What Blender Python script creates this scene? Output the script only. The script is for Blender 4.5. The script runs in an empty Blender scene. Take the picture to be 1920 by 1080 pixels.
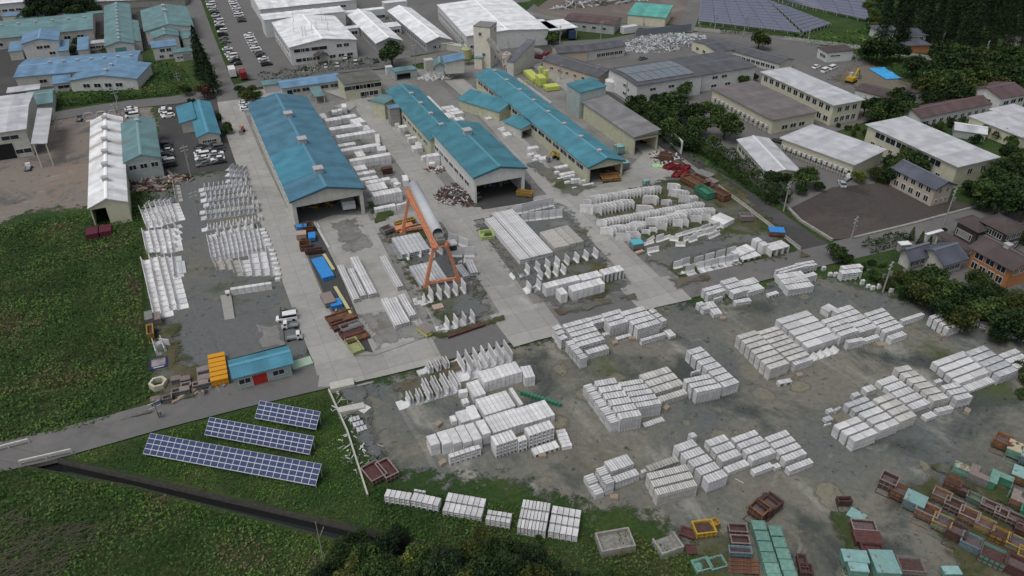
import bpy, math, random
import numpy as np
from mathutils import Vector, Matrix
from mathutils.geometry import delaunay_2d_cdt
random.seed(7); RNG = np.random.default_rng(7)
R = math.radians
scene = bpy.context.scene
COL = scene.collection
# ---------------------------------------------------------------- camera, sky, sun, exposure
CAM_H, PITCH, YAW, FOC = 80.0, R(33.9), R(23.9), 1442.0
cd = bpy.data.cameras.new("camera"); cam = bpy.data.objects.new("camera", cd); COL.objects.link(cam)
cam.location = (0, 0, CAM_H); cam.rotation_euler = (R(90) - PITCH, 0, -YAW)
cd.sensor_width = 36; cd.lens = 36 * FOC / 1920; cd.clip_start = 1; cd.clip_end = 6000
scene.camera = cam
w = bpy.data.worlds.new("World"); scene.world = w; w.use_nodes = True
nt = w.node_tree; bg = nt.nodes["Background"]
sky = nt.nodes.new("ShaderNodeTexSky"); sky.sky_type = 'NISHITA'; sky.sun_disc = False
SUN_EL, SUN_AZ = R(64), R(250)
sky.sun_elevation = SUN_EL; sky.sun_rotation = SUN_AZ; sky.dust_density = 4.0
hs = nt.nodes.new("ShaderNodeHueSaturation"); hs.inputs["Saturation"].default_value = 0.33
nt.links.new(sky.outputs[0], hs.inputs["Color"]); nt.links.new(hs.outputs[0], bg.inputs[0])
bg.inputs[1].default_value = 0.12
sl = bpy.data.lights.new("sun", 'SUN'); sl.energy = 1.0; sl.angle = R(30); sl.color = (1, .97, .93)
so = bpy.data.objects.new("sun", sl); COL.objects.link(so)
# the sun stands at compass azimuth SUN_AZ (clockwise from +Y)
sd = Vector((math.sin(SUN_AZ) * math.cos(SUN_EL), math.cos(SUN_AZ) * math.cos(SUN_EL), math.sin(SUN_EL)))
so.rotation_euler = sd.to_track_quat('Z', 'Y').to_euler()
scene.view_settings.view_transform = 'Standard'; scene.view_settings.look = 'None'
scene.view_settings.exposure = -0.12; scene.view_settings.gamma = 1
# ---------------------------------------------------------------- surveying: photo pixel -> place on the ground
_fh = Vector((math.sin(YAW), math.cos(YAW), 0)); _r = Vector((math.cos(YAW), -math.sin(YAW), 0))
_f = _fh * math.cos(PITCH) + Vector((0, 0, -math.sin(PITCH))); _u = _fh * math.sin(PITCH) + Vector((0, 0, math.cos(PITCH)))
TILE = {'F': (0, 0, 1), 'a': (760, 640, 4.5), 'b': (590, 180, 4.5), 'c': (980, 480, 9), 'd': (250, 310, 6.75), 'e': (370, 310, 4.32),
        'f': (1520, 700, 6.75), 'g': (1340, 900, 6), 'h': (1620, 800, 3.857), 'i': (700, 340, 4.5), 'j': (1080, 330, 6), 'k': (540, 380, 3.6), 'l': (1090, 840, 4.267)}
for _c in range(4):
    for _q in range(4): TILE['%d%d' % (_c, _q)] = (480 * _c, 270 * _q, 4)
def Q(t, *xy):
    ox, oy, s = TILE[t]
    return [(ox + xy[i] / s, oy + xy[i + 1] / s) for i in range(0, len(xy), 2)]
def G(p, z=0.0):
    d = _f * FOC + _r * (p[0] - 960) - _u * (p[1] - 540)
    k = (CAM_H - z) / -d.z
    return Vector((d.x * k, d.y * k, z))
def pix(v):
    d = v - Vector((0, 0, CAM_H)); z = d.dot(_f)
    return 960 + FOC * d.dot(_r) / z, 540 - FOC * d.dot(_u) / z
NADIR = (960, 540 + FOC / math.tan(PITCH))
def hgt(top, hp):
    "height of a vertical edge whose top is at pixel top and which is hp photo pixels long"
    dx, dy = NADIR[0] - top[0], NADIR[1] - top[1]; n = math.hypot(dx, dy)
    b = G((top[0] + dx / n * hp, top[1] + dy / n * hp))
    lo, hi = 0, 60
    for _ in range(30):
        m = (lo + hi) / 2
        if pix(b + Vector((0, 0, m)))[1] > top[1]: lo = m
        else: hi = m
    return lo
# ---------------------------------------------------------------- object bookkeeping
def tag(o, label=None, cat=None, group=None, kind=None):
    if label: o['label'] = label
    if cat: o['category'] = cat
    if group: o['group'] = group
    if kind: o['kind'] = kind
    return o
def link(name, me, parent=None, loc=(0, 0, 0), rz=0):
    o = bpy.data.objects.new(name, me); COL.objects.link(o)
    o.location = loc; o.rotation_euler = (0, 0, rz)
    if parent: o.parent = parent
    return o
def empty(name, loc=(0, 0, 0), rz=0, **k):
    o = link(name, None, None, loc, rz); o.empty_display_size = .5
    return tag(o, **k)
def copy_tree(o, parent=None):
    c = o.copy(); COL.objects.link(c)
    if parent: c.parent = parent
    for ch in list(o.children): copy_tree(ch, c)
    return c
class PF:
    "a prototype of a thing: its parts, stamped as often as wanted with shared meshes"
    def __init__(s, name): s.name = name; s.parts = []
    def part(s, name, me, loc=(0, 0, 0), rz=0, under=None, rot=None):
        s.parts.append((name, me, loc, rz, under, rot)); return len(s.parts) - 1
    def stamp(s, loc, rz, label, cat, group=None, scale=None):
        if len(s.parts) == 1:
            o = link(s.name, s.parts[0][1], None, loc, rz); tag(o, label, cat, group)
        else:
            o = empty(s.name, loc, rz, label=label, cat=cat, group=group)
            made = []
            for n, me, l, z, un, rot in s.parts:
                c = link(n, me, made[un] if un is not None else o, l, z)
                if rot: c.rotation_euler = rot
                made.append(c)
        if scale: o.scale = scale
        return o
class MB:
    def __init__(s): s.v = []; s.f = []; s.m = []
    def add(s, vs, fs, mi=0):
        b = len(s.v); s.v += [tuple(x) for x in vs]; s.f += [tuple(b + i for i in q) for q in fs]; s.m += [mi] * len(fs)
    def hexa(s, p, mi=0):
        s.add(p, [(3, 2, 1, 0), (4, 5, 6, 7), (0, 1, 5, 4), (1, 2, 6, 5), (2, 3, 7, 6), (3, 0, 4, 7)], mi)
    def box(s, x0, y0, z0, x1, y1, z1, mi=0):
        s.hexa([(x0, y0, z0), (x1, y0, z0), (x1, y1, z0), (x0, y1, z0), (x0, y0, z1), (x1, y0, z1), (x1, y1, z1), (x0, y1, z1)], mi)
    def prism(s, poly, z0, z1, mi=0):
        n = len(poly); vs = [(x, y, z0) for x, y in poly] + [(x, y, z1) for x, y in poly]
        s.add(vs, [tuple(range(n - 1, -1, -1)), tuple(range(n, 2 * n))] + [(i, (i + 1) % n, n + (i + 1) % n, n + i) for i in range(n)], mi)
    def extr_y(s, prof, y0, y1, mi=0):
        "profile in x,z extruded along y"
        n = len(prof); vs = [(x, y0, z) for x, z in prof] + [(x, y1, z) for x, z in prof]
        s.add(vs, [tuple(range(n)), tuple(range(2 * n - 1, n - 1, -1))] + [(i + 0, n + i, n + (i + 1) % n, (i + 1) % n) for i in range(n)], mi)
    def extr_x(s, prof, x0, x1, mi=0):
        n = len(prof); vs = [(x0, y, z) for y, z in prof] + [(x1, y, z) for y, z in prof]
        s.add(vs, [tuple(range(n - 1, -1, -1)), tuple(range(n, 2 * n))] + [(i, (i + 1) % n, n + (i + 1) % n, n + i) for i in range(n)], mi)
    def bar(s, a, b, r, n=4, mi=0, r2=None):
        a = Vector(a); b = Vector(b); d = (b - a)
        if d.length < 1e-6: return
        q = d.to_track_quat('Z', 'Y').to_matrix(); r2 = r if r2 is None else r2
        vs = []
        for c, rr in ((a, r), (b, r2)):
            for i in range(n):
                t = 2 * math.pi * (i + .5) / n; vs.append(c + q @ Vector((rr * math.cos(t), rr * math.sin(t), 0)))
        s.add(vs, [tuple(range(n - 1, -1, -1)), tuple(range(n, 2 * n))] + [(i, (i + 1) % n, n + (i + 1) % n, n + i) for i in range(n)], mi)
    def me(s, name, *mats):
        m = bpy.data.meshes.new(name); m.from_pydata(s.v, [], s.f)
        for t in mats: m.materials.append(t)
        if len(mats) > 1: m.polygons.foreach_set('material_index', s.m)
        m.update(); return m
    def build(s, name, mats, parent=None, loc=(0, 0, 0), rz=0):
        if not isinstance(mats, (list, tuple)): mats = [mats]
        return link(name, s.me(name, *mats), parent, loc, rz)
ORD = ['first', 'second', 'third', 'fourth', 'fifth', 'sixth', 'seventh', 'eighth', 'ninth', 'tenth', 'eleventh', 'twelfth', 'thirteenth', 'fourteenth', 'fifteenth', 'sixteenth', 'seventeenth', 'eighteenth', 'nineteenth', 'twentieth']
def od(i): return ORD[i] if i < 20 else ('%d%s' % (i + 1, {1: 'st', 2: 'nd', 3: 'rd'}.get((i + 1) % 10, 'th')))
# ---------------------------------------------------------------- materials
MATS = {}
def mat(name, col, rough=.8, noise=None, metal=0, spec=.3, var=0.0, coord='Object', bump=None, ribs=None, seam=None, stain=None, col2=None):
    """noise=(scale, amount, detail); ribs=(axis, spacing m, depth); seam=(axis, spacing); stain=(colour, scale, lo, hi); var=per-object value jitter"""
    if name in MATS: return MATS[name]
    m = bpy.data.materials.new(name); m.use_nodes = True; MATS[name] = m
    N = m.node_tree.nodes; L = m.node_tree.links; p = N["Principled BSDF"]
    p.inputs["Roughness"].default_value = rough; p.inputs["Metallic"].default_value = metal
    p.inputs["Specular IOR Level"].default_value = spec
    tc = N.new("ShaderNodeTexCoord"); src = tc.outputs[coord]
    if coord == 'World': pass
    rgb = N.new("ShaderNodeRGB"); rgb.outputs[0].default_value = (*col, 1); cur = rgb.outputs[0]
    def mul(cur, valsock):
        mx = N.new("ShaderNodeMix"); mx.data_type = 'RGBA'; mx.blend_type = 'MULTIPLY'; mx.inputs[0].default_value = 1
        L.new(cur, mx.inputs[6]); L.new(valsock, mx.inputs[7]); return mx.outputs[2]
    def rng(sock, a, b, lo=0, hi=1):
        r = N.new("ShaderNodeMapRange"); r.inputs[1].default_value = lo; r.inputs[2].default_value = hi
        r.inputs[3].default_value = a; r.inputs[4].default_value = b; L.new(sock, r.inputs[0]); return r.outputs[0]
    if noise:
        sc, am = noise[0], noise[1]
        n1 = N.new("ShaderNodeTexNoise"); n1.inputs["Scale"].default_value = sc; n1.inputs["Detail"].default_value = 6; n1.inputs["Roughness"].default_value = .65
        L.new(src, n1.inputs["Vector"])
        if col2:
            mx = N.new("ShaderNodeMix"); mx.data_type = 'RGBA'; mx.inputs[7].default_value = (*col2, 1)
            L.new(rng(n1.outputs[0], 0, 1, .42, .62), mx.inputs[0]); L.new(cur, mx.inputs[6]); cur = mx.outputs[2]
        n2 = N.new("ShaderNodeTexNoise"); n2.inputs["Scale"].default_value = sc * 3.7; n2.inputs["Detail"].default_value = 4; L.new(src, n2.inputs["Vector"])
        cur = mul(cur, rng(n2.outputs[0], 1 - am, 1 + am, .3, .7))
    if var:
        oi = N.new("ShaderNodeObjectInfo"); cur = mul(cur, rng(oi.outputs["Random"], 1 - var, 1 + var * .3))
    hsock = None
    sx = N.new("ShaderNodeSeparateXYZ"); L.new(src, sx.inputs[0])
    if ribs:
        fr = N.new("ShaderNodeMath"); fr.operation = 'MULTIPLY'; L.new(sx.outputs[ribs[0]], fr.inputs[0]); fr.inputs[1].default_value = 1 / ribs[1]
        f2 = N.new("ShaderNodeMath"); f2.operation = 'FRACT'; L.new(fr.outputs[0], f2.inputs[0])
        g = N.new("ShaderNodeMath"); g.operation = 'LESS_THAN'; L.new(f2.outputs[0], g.inputs[0]); g.inputs[1].default_value = .22
        hsock = g.outputs[0]
        cur = mul(cur, rng(g.outputs[0], 1, 1 - ribs[2]))  # darker stripe multiplied into the colour along each rib
    if seam:
        fr = N.new("ShaderNodeMath"); fr.operation = 'MULTIPLY'; L.new(sx.outputs[seam[0]], fr.inputs[0]); fr.inputs[1].default_value = 1 / seam[1]
        fl = N.new("ShaderNodeMath"); fl.operation = 'FLOOR'; L.new(fr.outputs[0], fl.inputs[0])
        wn = N.new("ShaderNodeTexWhiteNoise"); wn.noise_dimensions = '1D'; L.new(fl.outputs[0], wn.inputs["W"])
        cur = mul(cur, rng(wn.outputs[0], 1 - seam[2], 1 + seam[2] * .4))
    if stain:
        n3 = N.new("ShaderNodeTexNoise"); n3.inputs["Scale"].default_value = stain[1]; n3.inputs["Detail"].default_value = 8; n3.inputs["Roughness"].default_value = .7
        L.new(src, n3.inputs["Vector"])
        mx = N.new("ShaderNodeMix"); mx.data_type = 'RGBA'; mx.inputs[7].default_value = (*stain[0], 1)
        L.new(rng(n3.outputs[0], 0, 1, stain[2], stain[3]), mx.inputs[0]); L.new(cur, mx.inputs[6]); cur = mx.outputs[2]
    L.new(cur, p.inputs["Base Color"])
    if bump and noise:
        b = N.new("ShaderNodeBump"); b.inputs["Strength"].default_value = bump; b.inputs["Distance"].default_value = .3
        L.new(n2.outputs[0], b.inputs["Height"]); L.new(b.outputs[0], p.inputs["Normal"])
    elif hsock:
        b = N.new("ShaderNodeBump"); b.inputs["Strength"].default_value = .5; b.inputs["Distance"].default_value = .06
        L.new(hsock, b.inputs["Height"]); L.new(b.outputs[0], p.inputs["Normal"])
    return m
CONC = (.62, .62, .62)
def mconc(): return mat('pale precast concrete', (.62, .625, .635), .9, noise=(.35, .12), var=.20, stain=((.36, .35, .33), .9, .62, .85))
def mroof(key, col, axis, stain=None, sp=.45, darkening=.10, noise=.2):
    return mat('%s metal roof %d' % (key, axis), col, .6, noise=(.09, noise), ribs=(axis, sp, darkening), seam=(axis, 2.7, .13), stain=stain, spec=.35)
def pm(name, col, rough=.75, am=.12): return mat(name, col, rough, noise=(.6, am))
# ================================================================ the setting
def ground_mat(name, base, cols, scale, ring=False, bump=.25, rough=.95, detail_am=.18, soft=False, joints=False):
    """cols = [(colour, noise scale, lo, hi)] laid over base as worn or wet patches"""
    if name in MATS: return MATS[name]
    m = bpy.data.materials.new(name); m.use_nodes = True; MATS[name] = m
    N = m.node_tree.nodes; L = m.node_tree.links; p = N["Principled BSDF"]; p.inputs["Roughness"].default_value = rough; p.inputs["Specular IOR Level"].default_value = .2
    if soft:   # the patch frays out into whatever lies under it
        at = N.new("ShaderNodeAttribute"); at.attribute_name = 'inside'
        t2 = N.new("ShaderNodeTexCoord"); ne = N.new("ShaderNodeTexNoise"); ne.inputs["Scale"].default_value = .55; ne.inputs["Detail"].default_value = 7; ne.inputs["Roughness"].default_value = .7; L.new(t2.outputs["Object"], ne.inputs["Vector"])
        r1 = N.new("ShaderNodeMapRange"); r1.inputs[1].default_value = .25; r1.inputs[2].default_value = .75; r1.inputs[3].default_value = -.75; r1.inputs[4].default_value = .75; L.new(ne.outputs[0], r1.inputs[0])
        a1 = N.new("ShaderNodeMath"); a1.operation = 'ADD'; L.new(at.outputs["Fac"], a1.inputs[0]); L.new(r1.outputs[0], a1.inputs[1])
        r2 = N.new("ShaderNodeMapRange"); r2.inputs[1].default_value = .30; r2.inputs[2].default_value = .72; L.new(a1.outputs[0], r2.inputs[0])
        L.new(r2.outputs[0], p.inputs["Alpha"])
    tc = N.new("ShaderNodeTexCoord"); rgb = N.new("ShaderNodeRGB"); rgb.outputs[0].default_value = (*base, 1); cur = rgb.outputs[0]
    for i, (c, sc, lo, hi, *st) in enumerate(cols):
        mp = N.new("ShaderNodeMapping"); mp.inputs["Scale"].default_value = st[0] if st else (1, 1, 1); mp.inputs["Rotation"].default_value = (0, 0, .6 if st else 0); mp.inputs["Location"].default_value = (i * 31.7, i * 17.3, 0); L.new(tc.outputs["Object"], mp.inputs[0])
        n = N.new("ShaderNodeTexNoise"); n.inputs["Scale"].default_value = sc; n.inputs["Detail"].default_value = 9; n.inputs["Roughness"].default_value = .62; n.inputs["Distortion"].default_value = .6
        L.new(mp.outputs[0], n.inputs["Vector"])
        r = N.new("ShaderNodeMapRange"); r.inputs[1].default_value = lo; r.inputs[2].default_value = hi; L.new(n.outputs[0], r.inputs[0])
        mx = N.new("ShaderNodeMix"); mx.data_type = 'RGBA'; mx.inputs[7].default_value = (*c, 1); L.new(r.outputs[0], mx.inputs[0]); L.new(cur, mx.inputs[6]); cur = mx.outputs[2]
    if ring:   # dried puddles: tan mud inside a dark rim
        nz = N.new("ShaderNodeTexNoise"); nz.inputs["Scale"].default_value = .35; nz.inputs["Detail"].default_value = 3; L.new(tc.outputs["Object"], nz.inputs["Vector"])
        ad = N.new("ShaderNodeVectorMath"); ad.operation = 'MULTIPLY_ADD'; L.new(nz.outputs["Color"], ad.inputs[0]); ad.inputs[1].default_value = (2.6, 2.6, 0); L.new(tc.outputs["Object"], ad.inputs[2])
        vo = N.new("ShaderNodeTexVoronoi"); vo.inputs["Scale"].default_value = .16; vo.voronoi_dimensions = '2D'; L.new(ad.outputs[0], vo.inputs["Vector"])
        wn = N.new("ShaderNodeSeparateColor"); L.new(vo.outputs["Color"], wn.inputs[0])
        th = N.new("ShaderNodeMath"); th.operation = 'MULTIPLY'; L.new(wn.outputs[0], th.inputs[0]); th.inputs[1].default_value = .34   # radius per cell
        sb = N.new("ShaderNodeMath"); sb.operation = 'SUBTRACT'; L.new(vo.outputs["Distance"], sb.inputs[0]); L.new(th.outputs[0], sb.inputs[1])
        cr = N.new("ShaderNodeValToRGB"); e = cr.color_ramp.elements
        e[0].position = .0; e[0].color = (.215, .20, .15, 1); e[1].position = .5; e[1].color = (.215, .20, .15, 1)
        for ps, c in ((.46, (.215, .20, .15, 1)), (.485, (.065, .065, .05, 1)), (.51, (.08, .08, .065, 1))):
            x = e.new(ps); x.color = c
        r = N.new("ShaderNodeMapRange"); r.inputs[1].default_value = -.5; r.inputs[2].default_value = .5; L.new(sb.outputs[0], r.inputs[0]); L.new(r.outputs[0], cr.inputs[0])
        fa = N.new("ShaderNodeMapRange"); fa.inputs[1].default_value = .0; fa.inputs[2].default_value = .05; fa.inputs[3].default_value = 1; fa.inputs[4].default_value = 0; L.new(sb.outputs[0], fa.inputs[0])
        gt = N.new("ShaderNodeMath"); gt.operation = 'GREATER_THAN'; gt.inputs[1].default_value = .35; L.new(wn.outputs[1], gt.inputs[0])
        n5 = N.new("ShaderNodeTexNoise"); n5.inputs["Scale"].default_value = .03; L.new(tc.outputs["Object"], n5.inputs["Vector"])
        r5 = N.new("ShaderNodeMapRange"); r5.inputs[1].default_value = .42; r5.inputs[2].default_value = .58; r5.inputs[4].default_value = .75; L.new(n5.outputs[0], r5.inputs[0])
        m1 = N.new("ShaderNodeMath"); m1.operation = 'MULTIPLY'; L.new(fa.outputs[0], m1.inputs[0]); L.new(gt.outputs[0], m1.inputs[1])
        m2 = N.new("ShaderNodeMath"); m2.operation = 'MULTIPLY'; L.new(m1.outputs[0], m2.inputs[0]); L.new(r5.outputs[0], m2.inputs[1])
        mx = N.new("ShaderNodeMix"); mx.data_type = 'RGBA'; L.new(m2.outputs[0], mx.inputs[0]); L.new(cur, mx.inputs[6]); L.new(cr.outputs[0], mx.inputs[7]); cur = mx.outputs[2]
    if joints:   # expansion joints between cast slabs
        sx = N.new("ShaderNodeSeparateXYZ"); L.new(tc.outputs["Object"], sx.inputs[0])
        for ax_, sp in ((0, 4.1), (1, 5.3)):
            q = N.new("ShaderNodeMath"); q.operation = 'DIVIDE'; L.new(sx.outputs[ax_], q.inputs[0]); q.inputs[1].default_value = sp
            f = N.new("ShaderNodeMath"); f.operation = 'FRACT'; L.new(q.outputs[0], f.inputs[0])
            l = N.new("ShaderNodeMath"); l.operation = 'LESS_THAN'; L.new(f.outputs[0], l.inputs[0]); l.inputs[1].default_value = .13 / sp
            k = N.new("ShaderNodeMath"); k.operation = 'MULTIPLY'; L.new(l.outputs[0], k.inputs[0]); k.inputs[1].default_value = .28
            mx = N.new("ShaderNodeMix"); mx.data_type = 'RGBA'; mx.inputs[7].default_value = (.11, .105, .09, 1); L.new(k.outputs[0], mx.inputs[0]); L.new(cur, mx.inputs[6]); cur = mx.outputs[2]
            fl = N.new("ShaderNodeMath"); fl.operation = 'FLOOR'; L.new(q.outputs[0], fl.inputs[0])
            wn = N.new("ShaderNodeTexWhiteNoise"); wn.noise_dimensions = '1D'; L.new(fl.outputs[0], wn.inputs["W"])
            r = N.new("ShaderNodeMapRange"); r.inputs[3].default_value = .93; r.inputs[4].default_value = 1.05; L.new(wn.outputs[0], r.inputs[0])
            mx = N.new("ShaderNodeMix"); mx.data_type = 'RGBA'; mx.blend_type = 'MULTIPLY'; mx.inputs[0].default_value = 1; L.new(cur, mx.inputs[6]); L.new(r.outputs[0], mx.inputs[7]); cur = mx.outputs[2]
    nd = N.new("ShaderNodeTexNoise"); nd.inputs["Scale"].default_value = scale; nd.inputs["Detail"].default_value = 8; nd.inputs["Roughness"].default_value = .75; L.new(tc.outputs["Object"], nd.inputs["Vector"])
    r = N.new("ShaderNodeMapRange"); r.inputs[1].default_value = .3; r.inputs[2].default_value = .7; r.inputs[3].default_value = 1 - detail_am; r.inputs[4].default_value = 1 + detail_am; L.new(nd.outputs[0], r.inputs[0])
    mx = N.new("ShaderNodeMix"); mx.data_type = 'RGBA'; mx.blend_type = 'MULTIPLY'; mx.inputs[0].default_value = 1; L.new(cur, mx.inputs[6]); L.new(r.outputs[0], mx.inputs[7])
    L.new(mx.outputs[2], p.inputs["Base Color"])
    b = N.new("ShaderNodeBump"); b.inputs["Strength"].default_value = bump; b.inputs["Distance"].default_value = .3; L.new(nd.outputs[0], b.inputs["Height"]); L.new(b.outputs[0], p.inputs["Normal"])
    return m
def GA(*a, **k): return (*a, k)
GMARGS = {
 'grass': GA('rough green grass', (.030, .062, .018), [((.055, .085, .022), .09, .45, .65), ((.07, .06, .03), .05, .6, .75)], 1.6, bump=.6, detail_am=.45),
 'weeds': GA('dark soil under weeds', (.030, .056, .018), [((.055, .07, .026), .12, .45, .65), ((.05, .04, .025), .06, .58, .7)], 1.6, bump=.6, detail_am=.4),
 'gravel': GA('wet grey gravel and mud', (.118, .130, .128), [((.178, .174, .146), .035, .40, .56), ((.130, .122, .092), .05, .55, .68), ((.30, .295, .26), .10, .57, .70, (1, .28, 1)), ((.068, .078, .074), .06, .51, .62), ((.27, .265, .23), .16, .60, .72), ((.075, .095, .04), .045, .62, .72)], 1.3, ring=True, detail_am=.25),
 'lot': GA('grey gravel lot', (.130, .138, .138), [((.175, .165, .13), .05, .5, .66), ((.06, .075, .032), .06, .56, .66), ((.24, .235, .21), .15, .62, .74)], 1.4),
 'mossy': GA('mossy gravel', (.050, .070, .025), [((.10, .088, .05), .09, .42, .6), ((.125, .128, .115), .13, .48, .60), ((.03, .055, .016), .3, .55, .7)], 1.4),
 'brown': GA('brown bare earth', (.105, .085, .055), [((.05, .065, .025), .15, .46, .6), ((.13, .13, .115), .1, .5, .62), ((.16, .13, .09), .2, .55, .7)], 1.4),
 'pave': GA('worn factory concrete', (.225, .225, .215), [((.17, .168, .16), .05, .46, .62), ((.29, .288, .275), .1, .56, .7), ((.15, .145, .125), .09, .62, .74)], .7, detail_am=.14, joints=True),
 'worn': GA('worn grey slab', (.22, .215, .20), [((.14, .138, .13), .12, .45, .6), ((.30, .295, .28), .1, .55, .7)], .9, joints=True),
 'slab': GA('pale concrete road slab', (.345, .342, .325), [((.28, .277, .26), .07, .5, .66), ((.42, .41, .385), .16, .58, .7)], .8, detail_am=.10, joints=True),
 'asphalt': GA('grey asphalt', (.150, .148, .146), [((.185, .18, .172), .06, .5, .7), ((.12, .118, .114), .1, .58, .7)], .9, detail_am=.08),
 'darkasphalt': GA('dark asphalt', (.070, .069, .070), [((.095, .092, .09), .06, .5, .7)], .9, detail_am=.1),
 'redyard': GA('stained reddish concrete yard', (.21, .185, .165), [((.225, .185, .155), .05, .5, .62), ((.13, .125, .12), .09, .52, .62), ((.27, .25, .23), .2, .58, .7)], .7, detail_am=.12),
 'cinder': GA('dark cinder lot', (.075, .066, .062), [((.105, .085, .075), .04, .45, .62), ((.05, .047, .045), .08, .55, .68)], 1.4),
 'path': GA('tan dirt path', (.17, .15, .12), [((.11, .10, .08), .1, .5, .65)], 1.4),
}
GM = {k: ground_mat(*a[:-1], **a[-1]) for k, a in GMARGS.items()}
def softmat(key):
    a = GMARGS[key]; return ground_mat(a[0] + ' with frayed edge', *a[1:-1], soft=True, **a[-1])
# ground sheet with the canal cut out of it
CAN_U = [(-420, 738), (-150, 802), (115, 862), (480, 946), (700, 997), (1000, 1066), (1400, 1160)]
CAN_L = [(1400, 1215), (1000, 1112), (640, 1014), (480, 972), (250, 912), (60, 877), (-200, 822), (-470, 765)]
canal = [G(p).xy for p in CAN_U + CAN_L]
big = [Vector(v) for v in ((-1500, -300), (3000, -300), (3000, 3200), (-1500, 3200))]
vs = big + canal; nb = len(big); nc = len(canal)
edges = [(i, (i + 1) % nb) for i in range(nb)] + [(nb + i, nb + (i + 1) % nc) for i in range(nc)]
ov, oe, of, _, _, _ = delaunay_2d_cdt(vs, edges, [], 0, 1e-4)
def inpoly(x, y, poly):
    c = False; n = len(poly); j = n - 1
    for i in range(n):
        if (poly[i][1] > y) != (poly[j][1] > y) and x < (poly[j][0] - poly[i][0]) * (y - poly[i][1]) / (poly[j][1] - poly[i][1]) + poly[i][0]: c = not c
        j = i
    return c
fs = []
for f in of:
    cx = sum(ov[i].x for i in f) / len(f); cy = sum(ov[i].y for i in f) / len(f)
    if not inpoly(cx, cy, canal): fs.append(f if len(f) else f)
gm = MB(); gm.add([(v.x, v.y, 0) for v in ov], fs)
o = gm.build('ground', GM['grass']); tag(o, kind='structure')
o.data.flip_normals() if o.data.polygons[0].normal.z < 0 else None
LEV = [0.02]
def flat(name, poly, m, z=None, world=False):
    pts = poly if world else [G(p).xy for p in poly]
    if z is None: LEV[0] += .006; z = LEV[0]
    n = len(pts); V = [Vector((p[0], p[1])) for p in pts]; E = [(i, (i + 1) % n) for i in range(n)]; sf = world and isinstance(m, str)
    if sf:
        area = sum(V[i].x * V[(i + 1) % n].y - V[(i + 1) % n].x * V[i].y for i in range(n)); sg = 1 if area > 0 else -1
        wd = min(4.5, math.sqrt(abs(area)) * .15); inn = []
        for i in range(n):
            t = (V[(i + 1) % n] - V[i - 1]).normalized(); q = V[i] + Vector((-t.y, t.x)) * sg * wd
            if inpoly(q.x, q.y, pts) and min((q - v).length for v in V) > wd * .75: inn.append(q)
        for _ in range(int(abs(area) / 60)):
            pass
        V2 = V + inn; ov, oe, of, orig, _, _ = delaunay_2d_cdt(V2, E, [], 1, 1e-4)
        ins = [0.0 if any(k < n for k in q) else 1.0 for q in orig]
    else: ov, oe, of, _, _, _ = delaunay_2d_cdt(V, E, [], 1, 1e-4)
    b = MB(); b.add([(v.x, v.y, z) for v in ov], of); o = b.build(name, (softmat(m) if sf else GM[m]) if isinstance(m, str) else m)
    if sf:
        at = o.data.attributes.new('inside', 'FLOAT', 'POINT'); at.data.foreach_set('value', ins)
    if len(o.data.polygons) and o.data.polygons[0].normal.z < 0: o.data.flip_normals()
    return tag(o, kind='structure')
def rough(poly, amp=.8, step=4, seed=1):
    "breaks the edge of a patch up so that it looks worn"
    rr = random.Random(seed); pts = [G(p).xy for p in poly]; out = []
    for i, a in enumerate(pts):
        b = pts[(i + 1) % len(pts)]; n = max(1, int((b - a).length / step))
        for k in range(n):
            q = a.lerp(b, k / n); out.append((q.x + rr.uniform(-amp, amp), q.y + rr.uniform(-amp, amp)))
    return out
def ribbon(name, pts, width, m, z=None):
    P = [G(p).xy for p in pts]; Lf = []; Rt = []
    for i, p in enumerate(P):
        a = P[max(0, i - 1)]; b = P[min(len(P) - 1, i + 1)]; d = (b - a).normalized(); n = Vector((-d.y, d.x)) * width / 2
        Lf.append(p + n); Rt.append(p - n)
    if z is None: LEV[0] += .006; z = LEV[0]
    b = MB(); n = len(P); b.add([(v.x, v.y, z) for v in Lf + Rt], [(i, n + i, n + i + 1, i + 1) for i in range(n - 1)])
    o = b.build(name, GM[m]); 
    if o.data.polygons[0].normal.z < 0: o.data.flip_normals()
    return tag(o, kind='structure')
F = lambda *xy: Q('F', *xy)
# canal walls and water
b = MB(); cw = [v for v in canal]; n = len(cw)
b.add([(v.x, v.y, .25) for v in cw] + [(v.x, v.y, -2.6) for v in cw], [(i, (i + 1) % n, n + (i + 1) % n, n + i) for i in range(n)])
cx = sum((v for v in cw), Vector((0, 0))) / n
o = b.build('canal_wall', mat('dark wet canal concrete', (.10, .095, .085), .8, noise=(.5, .3))); tag(o, kind='structure')
bw = MB(); ov, oe, of, _, _, _ = delaunay_2d_cdt(cw, [(i, (i + 1) % n) for i in range(n)], [], 1, 1e-4)
bw.add([(v.x, v.y, -1.0) for v in ov], of); o = bw.build('water', mat('still dark canal water', (.012, .014, .014), .06, spec=.5)); tag(o, kind='structure')
if o.data.polygons[0].normal.z < 0: o.data.flip_normals()
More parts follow.
